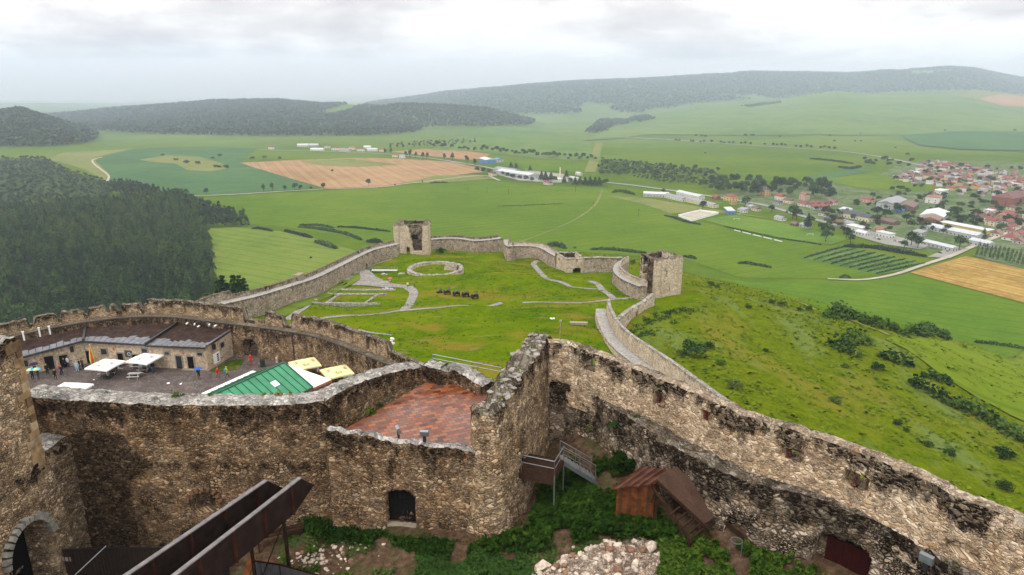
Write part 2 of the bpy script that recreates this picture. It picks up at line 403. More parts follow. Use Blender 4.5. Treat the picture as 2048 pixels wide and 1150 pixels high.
def H(x, y):
 x = np.asarray(x, float); y = np.asarray(y, float)
 hp = hill_parts(x, y)
 z = VZ + np.maximum.reduce(hp)
 z = z + fbm(x / 420, y / 420, 3) * 6 * sstep((y - 700) / 800) + fbm(x / 900, y / 900, 9, 2) * 26 * sstep((y - 2300) / 1500)
 sel = (y < 900) & (np.abs(x) < 800)
 if np.any(sel):
  xs, ys = x[sel], y[sel]
  d = poly_dist(xs, ys, PLAT)
  zp = plat_z(xs, ys)
  wr = sstep((xs + 20) / 60)
  W = 215 + 125 * wr
  t = np.clip(np.maximum(d, 0) / W, 0, 1)
  g = t - .35 * np.sin(2 * PI * t) / (2 * PI)
  rough = fbm(xs / 34, ys / 34, 21) * 4.5 * np.sin(PI * t) + fbm(xs / 7, ys / 7, 25) * .9 * sstep(d / 20) * (1 - sstep((t - .75) / .25))
  flat = fbm(xs / 9, ys / 9, 5, 2) * .8 * sstep((ys - 100) / 15) * (d < 0)
  zz = zp + (z[sel] - zp) * g + rough + flat
  z = z.copy(); z[sel] = zz
 return z
def h1(x, y): return float(H(np.array([x]), np.array([y]))[0])
_ts = np.concatenate([np.linspace(90, 700, 360), np.geomspace(703, 14000, 520)])
def gt(px, py, lift=0.0):
 """where the line of sight through a measured place of the photograph meets the terrain"""
 v = ray(px, py)
 X, Y, Z = v.x * _ts / v.y, _ts, v.z * _ts / v.y
 b = np.nonzero(Z < H(X, Y))[0]
 if len(b) == 0: t = _ts[-1]
 else:
  k = max(b[0], 1); lo, hi = _ts[k - 1], _ts[k]
  for _ in range(14):
   m = (lo + hi) / 2
   if v.z * m / v.y < h1(v.x * m / v.y, m): hi = m
   else: lo = m
  t = hi
 x = v.x * t / v.y
 return Vector((x, t, h1(x, t) + lift))
def make_terrain():
 nu, nr = 700, 760
 u = np.linspace(-1.5, 1.5, nu)
 yy = np.concatenate([np.geomspace(30, 900, 460), np.geomspace(904, 30000, nr - 460)])
 U, Y = np.meshgrid(u, yy)
 X = U * Y
 Z = H(X.ravel(), Y.ravel()).reshape(X.shape)
 V = np.stack([X, Y, Z], -1).reshape(-1, 3)
 idx = np.arange(nu * nr).reshape(nr, nu)
 F = np.stack([idx[:-1, :-1], idx[:-1, 1:], idx[1:, 1:], idx[1:, :-1]], -1).reshape(-1, 4)
 me = bpy.data.meshes.new("ground")
 me.vertices.add(len(V)); me.loops.add(F.size); me.polygons.add(len(F))
 me.vertices.foreach_set("co", V.astype(np.float32).ravel())
 me.loops.foreach_set("vertex_index", F.astype(np.int32).ravel())
 me.polygons.foreach_set("loop_start", np.arange(0, F.size, 4, dtype=np.int32))
 me.polygons.foreach_set("loop_total", np.full(len(F), 4, dtype=np.int32))
 me.polygons.foreach_set("use_smooth", np.ones(len(F), dtype=bool))
 me.update(calc_edges=True)
 x, y = V[:, 0], V[:, 1]
 near = (y < 900) & (np.abs(x) < 800)
 d = np.full(len(V), 999.0); d[near] = poly_dist(x[near], y[near], PLAT)
 W = 215 + 125 * sstep((x + 20) / 60)
 slope = (1 - sstep((d / W - .78) / .22)) * near
 bailey = (d < 0) * 1.0
 hp = hill_parts(x, y)
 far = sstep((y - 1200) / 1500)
 for k, a in (("slope", slope), ("bailey", bailey), ("farland", far)):
  at = me.attributes.new(k, "FLOAT", "POINT"); at.data.foreach_set("value", a.astype(np.float32))
 s = NT("pasture_ground")
 g = s.node("ShaderNodeNewGeometry").outputs["Position"]
 n1 = s.tex(.004, g, 5, .6); n2 = s.tex(.03, g, 5, .65); n3 = s.tex(.35, g, 6, .7); n4 = s.tex(1.6, g, 4, .7)
 f = s.math("ADD", s.math("MULTIPLY", n1, .5), s.math("ADD", s.math("MULTIPLY", n2, .3), s.math("MULTIPLY", n3, .2)))
 val = s.ramp(f, [(.40, (.052, .098, .005)), (.5, (.074, .122, .006)), (.60, (.100, .140, .009))])
 fv = s.math("ADD", s.math("MULTIPLY", n3, .55), s.math("MULTIPLY", n4, .45))
 slp = s.ramp(fv, [(.34, (.036, .060, .002)), (.46, (.085, .122, .004)), (.58, (.130, .158, .006)), (.70, (.18, .175, .014))])
 sm = s.tex(.05, s.mapping(g, (1, .35, 1), (0, 0, R(-42))), 5, .65)
 slp = s.mix(s.math("MULTIPLY", s.step(sm, .5, .64), .6), slp, (.20, .165, .028))
 slp = s.mix(s.math("MULTIPLY", s.step(s.tex(.07, s.mapping(g, (1, .3, 1), (0, 0, R(-42)), (9, 4, 0)), 5, .65), .52, .66), .5), slp, (.15, .20, .075))
 fb = s.math("ADD", s.math("MULTIPLY", s.tex(.06, g, 5, .65), .5), s.math("ADD", s.math("MULTIPLY", n3, .25), s.math("MULTIPLY", n4, .25)))
 bai = s.ramp(fb, [(.37, (.032, .072, .001)), (.46, (.078, .132, .002)), (.55, (.118, .165, .003)), (.66, (.17, .175, .007))])
 dry = s.step(s.tex(.045, s.mapping(g, (1, 2.2, 1), loc=(2, 9, 0)), 6, .7), .50, .64)
 bai = s.mix(s.math("MULTIPLY", dry, .8), bai, (.20, .145, .022))
 wornr = s.math("MULTIPLY", s.step(s.tex(.11, s.mapping(g, (1, 3.0, 1), loc=(5, 2, 0)), 6, .72), .60, .68), .75)
 bai = s.mix(wornr, bai, (.23, .165, .075))
 c = s.mix(s.attr("slope"), val, slp)
 c = s.mix(s.attr("bailey"), c, bai)
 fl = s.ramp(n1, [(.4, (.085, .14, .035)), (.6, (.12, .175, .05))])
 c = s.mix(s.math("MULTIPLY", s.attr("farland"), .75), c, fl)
 s.bump(s.math("ADD", n3, n4), .5)
 me.materials.append(s.done(c, 1.0, 0.0))
 o = obj("ground", me); tag(o, "green valley ground rising to hills beyond the castle mound", "ground", kind="structure")
 return o
make_terrain()
def drape(name, P, mat, lift=.15, cell=None, label=None, cat="field", world=False, jit=0.0):
 pts = [p if world else gt(*p) for p in P]
 bm = bmesh.new()
 vs = [bm.verts.new((p[0], p[1], 0)) for p in pts]
 f = bm.faces.new(vs)
 xs = [p[0] for p in pts]; ys = [p[1] for p in pts]
 ext = max(max(xs) - min(xs), max(ys) - min(ys))
 cell = cell or max(2.0, ext / 60)
 bmesh.ops.triangulate(bm, faces=[f])
 for ax, lo, hi in ((0, min(xs), max(xs)), (1, min(ys), max(ys))):
  k = lo + cell
  while k < hi:
   no = (1, 0, 0) if ax == 0 else (0, 1, 0)
   co = (k, 0, 0) if ax == 0 else (0, k, 0)
   bmesh.ops.bisect_plane(bm, geom=bm.verts[:] + bm.edges[:] + bm.faces[:], plane_co=co, plane_no=no)
   k += cell
 bm.verts.ensure_lookup_table()
 xy = np.array([(v.co.x, v.co.y) for v in bm.verts])
 zz = H(xy[:, 0], xy[:, 1]) + lift
 for v, z in zip(bm.verts, zz): v.co.z = z
 for f in bm.faces:
  if f.normal.z < 0: f.normal_flip()
 me = bpy.data.meshes.new(name); bm.to_mesh(me); bm.free()
 me.materials.append(mat)
 ul = me.uv_layers.new(name="UVMap")
 for l in me.loops:
  c = me.vertices[l.vertex_index].co; ul.data[l.index].uv = (c.x, c.y)
 o = obj(name, me)
 tag(o, label, cat, kind="structure")
 return o
def catmull(P, step):
 P = [Vector(p) for p in P]; out = []
 n = len(P)
 for i in range(n - 1):
  p0 = P[max(i - 1, 0)]; p1 = P[i]; p2 = P[i + 1]; p3 = P[min(i + 2, n - 1)]
  if i == 0: p0 = p1 * 2 - p2
  if i + 2 >= n: p3 = p2 * 2 - p1
  m = max(1, int(round((p2 - p1).length / step)))
  for k in range(m):
   t = k / m
   out.append(0.5 * ((2 * p1) + (p2 - p0) * t + (2 * p0 - 5 * p1 + 4 * p2 - p3) * t * t + (3 * p1 - p0 - 3 * p2 + p3) * t ** 3))
 out.append(P[-1]); return out
def ribbon(name, P, w, mat, lift=.2, label=None, cat="road", step=6.0, world=False, kind="structure"):
 pts = [Vector(p).to_2d() if world else gt(*p).to_2d() for p in P]
 ww = w if isinstance(w, (list, tuple)) else [w] * len(pts)
 q = catmull([(p.x, p.y, wi) for p, wi in zip(pts, ww)], step)
 vs = []; fs = []; uv = []; s = 0; K = 5
 for i, p in enumerate(q):
  a = q[max(i - 1, 0)]; b = q[min(i + 1, len(q) - 1)]
  d = Vector((b.x - a.x, b.y - a.y)).normalized(); n = Vector((-d.y, d.x))
  if i: s += (Vector(p[:2]) - Vector(q[i - 1][:2])).length
  jw = p.z * (1 + .12 * mnoise.noise((s * .6, w if not isinstance(w, (list, tuple)) else 1, 0)))
  for k in range(K):
   o = (k / (K - 1) - .5) * jw
   x, y = p.x + n.x * o, p.y + n.y * o
   vs.append((x, y)); uv.append((x, y))
 a = np.array(vs); z = H(a[:, 0], a[:, 1]) + lift
 V = np.column_stack([a, z])
 for i in range(len(q) - 1):
  for k in range(K - 1):
   j = i * K + k; fs.append((j, j + K, j + K + 1, j + 1))
 fs = [f[::-1] for f in fs]
 o = obj(name, raw_mesh(name, V, fs, mat, uvs=uv))
 tag(o, label, cat, kind=kind); return o
# ------------------------------------------------------------------ fields, roads, meadows of the valley
G = {}
G["meadow"] = grass("bright_meadow", (.058, .108, .005), (.078, .130, .006), (.104, .148, .009), .006, .2, dryamt=.3, dry=(.13, .145, .03), stripe=(.02, R(62), .22, (.085, .16, .02)))
G["meadow2"] = grass("fresh_meadow", (.054, .112, .005), (.074, .136, .006), (.10, .154, .009), .008, .25, dryamt=.15, stripe=(.03, R(-62), .2, (.07, .14, .014)))
G["mown"] = grass("mown_striped_meadow", (0.080, 0.128, 0.016), (0.108, 0.160, 0.021), (0.136, 0.176, 0.028), .012, .3, dryamt=.3, stripe=(.022, R(-62), .28, (.15, .17, .04)))
G["teal"] = grass("maize_field", (.040, .092, .034), (.052, .112, .040), (.072, .132, .048), .006, .15, dryamt=.15, stripe=(.02, R(70), .15, (.08, .14, .05)))
G["tan"] = grass("stubble_field", (.215, .125, .062), (.265, .158, .08), (.31, .195, .10), .006, .1, dryamt=.2, dry=(.2, .17, .06), stripe=(.012, R(-25), .25, (.38, .28, .15)))
G["gold"] = grass("harvested_grain", (.20, .125, .035), (.30, .19, .052), (.39, .26, .08), .02, .2, dryamt=.4, dry=(.18, .13, .03), stripe=(.035, R(-28), .55, (.22, .14, .035)))
G["olive"] = grass("dry_pasture", (0.102, 0.128, 0.034), (0.145, 0.162, 0.047), (0.178, 0.178, 0.060), .012, .2, dryamt=.5)
G["pitch"] = grass("sports_turf", (0.071, 0.135, 0.017), (0.090, 0.161, 0.019), (0.112, 0.176, 0.026), .02, .3, dryamt=.35)
G["lime"] = grass("yellow_green_field", (0.088, 0.136, 0.010), (0.108, 0.160, 0.013), (0.132, 0.176, 0.018), .01, .3, dryamt=.25, stripe=(.04, R(-58), .3, (.13, .155, .018)))
G["orchard"] = grass("orchard_floor", (.04, .085, .02), (.07, .13, .03), (.11, .16, .045), .03, .3, dryamt=.3)
G["asphalt"] = plain("worn_asphalt", (.24, .23, .215), .9, .2, var=.15, scale=.05)
G["yard"] = plain("pale_yard_concrete", (.24, .235, .20), .9, .2, var=.25, scale=.05)
G["track"] = plain("pale_gravel_track", (.36, .32, .255), .95, .1, var=.2, scale=.1)
G["townfloor"] = grass("garden_ground", (.05, .085, .03), (.08, .125, .04), (.15, .15, .09), .03, .15, dryamt=.5, dry=(.22, .2, .16))
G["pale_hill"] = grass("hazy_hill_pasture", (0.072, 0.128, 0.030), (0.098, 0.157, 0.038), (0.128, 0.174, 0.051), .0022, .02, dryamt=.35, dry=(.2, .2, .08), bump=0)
G["dark_hill"] = grass("clover_field", (0.043, 0.102, 0.034), (0.051, 0.115, 0.038), (0.064, 0.128, 0.043), .003, .02, dryamt=.1, bump=0)
F = [
 ("crop_field", [(178, 304), (300, 296), (420, 293), (515, 297), (482, 322), (640, 376), (560, 383), (440, 391), (350, 388), (290, 376), (218, 362), (205, 335)], "teal", .4, "dark blue green maize field left of the brown stubble"),
 ("dry_knoll", [(278, 320), (330, 311), (400, 314), (450, 330), (455, 338), (420, 343), (375, 341), (350, 328), (300, 324)], "olive", .8, "dry olive knoll with bushes inside the maize field"),
 ("dry_pasture", [(95, 318), (130, 305), (178, 303), (270, 297), (205, 312), (190, 322), (215, 345), (212, 362), (180, 345), (140, 330)], "olive", .6, "dry pasture strip between forest and maize field"),
 ("stubble_field", [(480, 326), (600, 320), (700, 316), (800, 318), (905, 324), (960, 336), (965, 345), (900, 352), (830, 364), (760, 374), (650, 377), (560, 351)], "tan", .5, "large brown stubble field in the middle of the valley"),
 ("grass_patch", [(600, 322), (690, 318), (800, 330), (720, 334), (640, 331)], "olive", .9, "green strip lying inside the brown stubble field"),
 ("small_stubble_field", [(780, 304), (850, 298), (930, 301), (980, 309), (970, 318), (930, 320), (860, 312)], "tan", .5, "small tan stubble field by the far village trees"),
 ("mown_meadow", [(405, 458), (470, 454), (560, 463), (640, 480), (720, 505), (720, 560), (560, 640), (380, 640), (415, 560), (425, 520)], "mown", .3, "yellow green mown meadow with curved stripes beside the pine forest"),
 ("main_meadow", [(360, 398), (440, 393), (640, 382), (830, 366), (960, 358), (1060, 372), (1200, 376), (1240, 380), (1300, 402), (1350, 434), (1480, 462), (1640, 490), (1600, 512), (1760, 550), (1660, 558), (1480, 556), (1375, 520), (1100, 500), (860, 500), (720, 480), (560, 452), (500, 448), (490, 430), (440, 410)], "meadow", .3, "large bright green meadow in front of the castle mound"),
 ("sports_pitch", [(1402, 440), (1475, 430), (1580, 450), (1700, 478), (1660, 490), (1560, 476), (1450, 452)], "pitch", .6, "mown sports pitch below the white arena"),
 ("orchard_ground", [(1600, 515), (1680, 492), (1860, 530), (1762, 550)], "orchard", .6, "dark green orchard plot by the pale road"),
 ("grain_field", [(1820, 546), (1930, 513), (2100, 548), (2260, 590), (2200, 650), (2040, 604)], "gold", .5, "golden harvested grain field by the cemetery"),
 ("lower_meadow", [(1440, 556), (1500, 566), (1660, 562), (1730, 562), (1815, 549), (2036, 607), (2250, 662), (2250, 740), (2048, 694), (1835, 668), (1790, 655), (1650, 632)], "meadow2", .3, "fresh green meadow below the grain field"),
 ("hedged_field", [(1770, 680), (1840, 676), (1900, 684), (2048, 702), (2250, 740), (2250, 960), (2060, 850), (1960, 800), (1880, 750)], "lime", .3, "yellow green field enclosed by dark hedges"),
 ("roadside_lawn", [(1215, 392), (1300, 398), (1420, 418), (1560, 440), (1480, 430), (1400, 424), (1340, 428), (1290, 410)], "olive", .6, "rough grass strip beside the long farm sheds"),
 ("river_meadow", [(870, 352), (950, 350), (990, 358), (880, 366), (800, 368)], "olive", .8, "dull green wedge beside the factory yard"),
 ("allotment_field", [(1030, 322), (1130, 320), (1185, 330), (1180, 345), (1050, 342)], "meadow", .7, "green plot behind the factory sheds"),
 ("hay_meadow", [(1640, 360), (1740, 348), (1800, 356), (1900, 376), (1830, 385), (1720, 378)], "meadow", .7, "green meadow between the trees and the town"),
 ("vegetable_field", [(1615, 353), (1720, 337), (1745, 343), (1640, 362)], "teal", .7, "dark striped vegetable plot left of the town"),
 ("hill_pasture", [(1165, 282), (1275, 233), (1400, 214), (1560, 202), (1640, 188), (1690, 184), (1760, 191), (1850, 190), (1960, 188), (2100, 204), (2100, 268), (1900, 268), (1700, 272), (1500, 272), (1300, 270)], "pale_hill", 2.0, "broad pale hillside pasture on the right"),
 ("clover_field", [(1800, 272), (1900, 264), (2100, 264), (2100, 305), (1920, 300), (1840, 292)], "dark_hill", 2.4, "darker green field at the foot of the hillside"),
 ("stubble_hill_field", [(1955, 199), (2000, 189), (2048, 194), (2100, 205), (2050, 215), (2010, 214)], "tan", 3.5, "pale stubble field high on the far hillside"),
 ("fallow_hill_field", [(1905, 192), (1960, 181), (2000, 188), (1950, 201)], "olive", 3.6, "dull fallow field beside the high stubble field"),
 ("hilltop_clearing", [(640, 226), (680, 214), (745, 211), (770, 214), (700, 224), (660, 232)], "meadow2", 3.0, "light meadow clearing on the wooded ridge"),
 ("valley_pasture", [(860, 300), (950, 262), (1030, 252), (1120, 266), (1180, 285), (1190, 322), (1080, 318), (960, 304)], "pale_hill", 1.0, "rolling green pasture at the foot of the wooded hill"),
]
for nm, P, g, lift, lab in F:
 drape(nm, P, G[g], lift, label=lab)
drape("sand_arena", [(1357, 433), (1400, 423), (1437, 428), (1383, 443)], G["track"], .8, label="pale sand floor of the white fenced arena", cat="arena floor")
drape("town_ground", [(1560, 372), (1760, 350), (1790, 332), (1860, 320), (2300, 330), (2400, 470), (2080, 545), (1990, 505), (1940, 490), (1860, 505), (1720, 470), (1590, 430), (1440, 400), (1440, 385)], G["townfloor"], .25, label="gardens and yards between the houses of the town", cat="ground")
drape("cemetery_ground", [(1945, 512), (1990, 492), (2160, 528), (2160, 560), (2040, 538)], G["townfloor"], .75, label="gravelled cemetery ground beside the pale road", cat="ground")
drape("depot_yard", [(1700, 470), (1735, 462), (1860, 492), (1840, 500), (1770, 490)], G["yard"], .85, label="pale concrete depot yard in front of the workshop", cat="yard")
drape("road_yard", [(1855, 515), (1890, 500), (1930, 502), (1900, 518)], G["yard"], .85, label="pale paved lay-by beside the town road", cat="yard")
drape("factory_yard", [(985, 347), (1060, 341), (1130, 349), (1170, 360), (1120, 366), (1040, 362)], G["yard"], .55, label="pale yard around the factory sheds", cat="yard")
ribbon("town_road", [(1655, 559), (1725, 561), (1790, 550), (1850, 530), (1905, 512), (1945, 494), (2000, 472), (2060, 448), (2140, 420)], [3, 3.5, 4, 4.5, 5, 5.5, 6, 6, 6], G["track"], 1.0, "pale road curving from the meadow into the town")
ribbon("valley_road", [(1215, 366), (1270, 372), (1350, 383), (1450, 398), (1530, 412), (1600, 432), (1700, 458), (1800, 478), (1930, 500)], 9, G["asphalt"], 1.1, "grey main road running past the farm sheds")
ribbon("avenue_road", [(1180, 268), (1240, 275), (1400, 284), (1560, 295), (1680, 303), (1780, 318), (1845, 332), (1900, 345)], 10, G["asphalt"], 1.2, "pale road lined by small round trees across the valley")
ribbon("field_road", [(350, 392), (440, 391), (560, 384), (650, 379), (760, 375), (830, 366), (960, 352), (1000, 362)], 5, G["track"], 1.0, "narrow lane between the stubble and the meadow")
ribbon("village_road", [(520, 300), (640, 303), (760, 308), (880, 320), (960, 333), (1010, 345)], 8, G["asphalt"], 1.2, "pale road passing the far village and brown field")
ribbon("forest_track", [(205, 315), (185, 322), (200, 338), (217, 352), (214, 365)], 4, G["track"], 1.0, "sandy track at the edge of the left forest")
ribbon("clearing_strip", [(1180, 345), (1188, 320), (1194, 300), (1198, 285)], 22, G["olive"], 1.0, "straight dull strip crossing the valley trees", cat="strip")
ribbon("slope_track", [(1395, 556), (1500, 578), (1600, 606), (1700, 640), (1780, 672)], 2.2, G["olive"], .25, "faint worn track across the rough slope", step=4)
ribbon("meadow_track", [(1010, 495), (1080, 470), (1150, 440), (1190, 410), (1205, 380)], 3.5, G["olive"], .6, "faint mown track over the main meadow")
# ------------------------------------------------------------------ air, sky, sun
def make_haze():
 m = bpy.data.materials.new("valley_haze"); m.use_nodes = True
 t = m.node_tree; t.nodes.remove(t.nodes["Principled BSDF"])
 v = t.nodes.new("ShaderNodeVolumePrincipled")
 v.inputs["Color"].default_value = (.76, .845, .96, 1)
 v.inputs["Density"].default_value = HAZE
 v.inputs["Anisotropy"].default_value = 0.0
 t.links.new(v.outputs[0], t.nodes["Material Output"].inputs["Volume"])
 b = MB().box(-48000, 48000, -400, 31000, -260, 250)
 o = b.build("haze", m)
 tag(o, "pale rain haze filling the whole valley air", "haze", kind="stuff")
def make_mist(y0, dens, colr, lab):
 m = bpy.data.materials.new("rain_mist"); m.use_nodes = True
 t = m.node_tree; t.nodes.remove(t.nodes["Principled BSDF"])
 v = t.nodes.new("ShaderNodeVolumePrincipled"); v.inputs["Color"].default_value = colr; v.inputs["Density"].default_value = dens
 t.links.new(v.outputs[0], t.nodes["Material Output"].inputs["Volume"])
 tag(MB().box(-47000 + y0 / 10, 47000 - y0 / 10, y0, 30800 + y0 / 100, -258 + y0 / 1000, 248 - y0 / 1000).build("rain_mist", m), lab, "mist", kind="stuff")
make_mist(6300, 7e-4, (1, .935, .93, 1), "white rain mist veiling the farthest land behind the wooded ridges")
make_mist(1900, 1.15e-4, (.64, .77, .96, 1), "thin bluish rain mist lying over the wooded ridges")
HAZE = .95e-4
make_haze()
SUN_EL, SUN_AZ = R(52), R(215)
w = bpy.data.worlds.new("World"); SC.world = w; w.use_nodes = True
t = w.node_tree; n = t.nodes; l = t.links
bg = n["Background"]; bg.inputs["Strength"].default_value = 0.1
sky = n.new("ShaderNodeTexSky"); sky.sky_type = "NISHITA"; sky.sun_disc = False
sky.sun_elevation = SUN_EL; sky.sun_rotation = SUN_AZ; sky.altitude = 600
tc = n.new("ShaderNodeTexCoord")
mp = n.new("ShaderNodeMapping"); l.new(tc.outputs["Generated"], mp.inputs[0]); mp.inputs["Scale"].default_value = (1, 1, 3.3)
def wnoise(scale, detail, rough, dist, loc):
 q = n.new("ShaderNodeMapping"); l.new(mp.outputs[0], q.inputs[0]); q.inputs["Location"].default_value = loc
 x = n.new("ShaderNodeTexNoise"); x.inputs["Scale"].default_value = scale; x.inputs["Detail"].default_value = detail
 x.inputs["Roughness"].default_value = rough; x.inputs["Distortion"].default_value = dist
 l.new(q.outputs[0], x.inputs["Vector"]); return x.outputs["Fac"]
def wramp(f, st):
 x = n.new("ShaderNodeValToRGB"); e = x.color_ramp.elements
 while len(e) < len(st): e.new(.5)
 for k, (p, c) in enumerate(st): e[k].position = p; e[k].color = (*c, 1)
 l.new(f, x.inputs[0]); return x.outputs[0]
def wmix(f, a, b, blend="MIX"):
 x = n.new("ShaderNodeMix"); x.data_type = "RGBA"; x.blend_type = blend
 for s, v in ((x.inputs[0], f), (x.inputs[6], a), (x.inputs[7], b)):
  if isinstance(v, bpy.types.NodeSocket): l.new(v, s)
  elif isinstance(v, tuple): s.default_value = (*v, 1)
  else: s.default_value = v
 return x.outputs[2]
na = wnoise(3.1, 9, .56, .35, (.3, .9, .2)); nb = wnoise(8.5, 8, .6, .2, (4, 1, 3)); 
ad = n.new("ShaderNodeMath"); ad.operation = "MULTIPLY_ADD"; l.new(nb, ad.inputs[0]); ad.inputs[1].default_value = .35; l.new(na, ad.inputs[2])
cloud = wramp(ad.outputs[0], [(.50, (.66, .64, .66)), (.60, (.79, .77, .775)), (.67, (.93, .91, .905)), (.75, (1.05, 1.035, 1.025))])
sc_ = n.new("ShaderNodeVectorMath"); sc_.operation = "SCALE"; l.new(cloud, sc_.inputs[0]); 
sx = n.new("ShaderNodeSeparateXYZ"); l.new(tc.outputs["Generated"], sx.inputs[0])
zg_ = n.new("ShaderNodeMapRange"); l.new(sx.outputs[2], zg_.inputs[0])
for k_, v_ in ((1, .08), (2, .75), (3, 10.4), (4, 20.0)): zg_.inputs[k_].default_value = v_
l.new(zg_.outputs[0], sc_.inputs["Scale"])
cov = wramp(ad.outputs[0], [(.38, (.95,) * 3), (.60, (.995,) * 3)])
out = wmix(cov, sky.outputs[0], sc_.outputs[0])
l.new(out, bg.inputs["Color"])
sd = bpy.data.lights.new("sun", "SUN"); sd.energy = 1.5; sd.angle = R(14); sd.color = (1, .955, .88)
so = bpy.data.objects.new("sun", sd); COL.objects.link(so)
dirv = Vector((math.sin(SUN_AZ) * math.cos(SUN_EL), math.cos(SUN_AZ) * math.cos(SUN_EL), math.sin(SUN_EL)))
so.rotation_euler = dirv.to_track_quat("Z", "Y").to_euler()
SC.render.engine = "CYCLES"
cy = SC.cycles
cy.use_denoising = True
try: cy.denoiser = "OPENIMAGEDENOISE"
except Exception: pass
cy.max_bounces = 4; cy.diffuse_bounces = 2; cy.glossy_bounces = 2; cy.transmission_bounces = 2; cy.volume_bounces = 1; cy.transparent_max_bounces = 6
cy.use_adaptive_sampling = True; cy.adaptive_threshold = 0.015
cy.sample_clamp_indirect = 6
cy.caustics_reflective = False; cy.caustics_refractive = False
SC.view_settings.view_transform = "Standard"
try: SC.view_settings.look = "None"
except Exception: pass
SC.view_settings.gamma = 1.0
SC.view_settings.use_curve_mapping = False
SC.view_settings.exposure = EXPOSURE
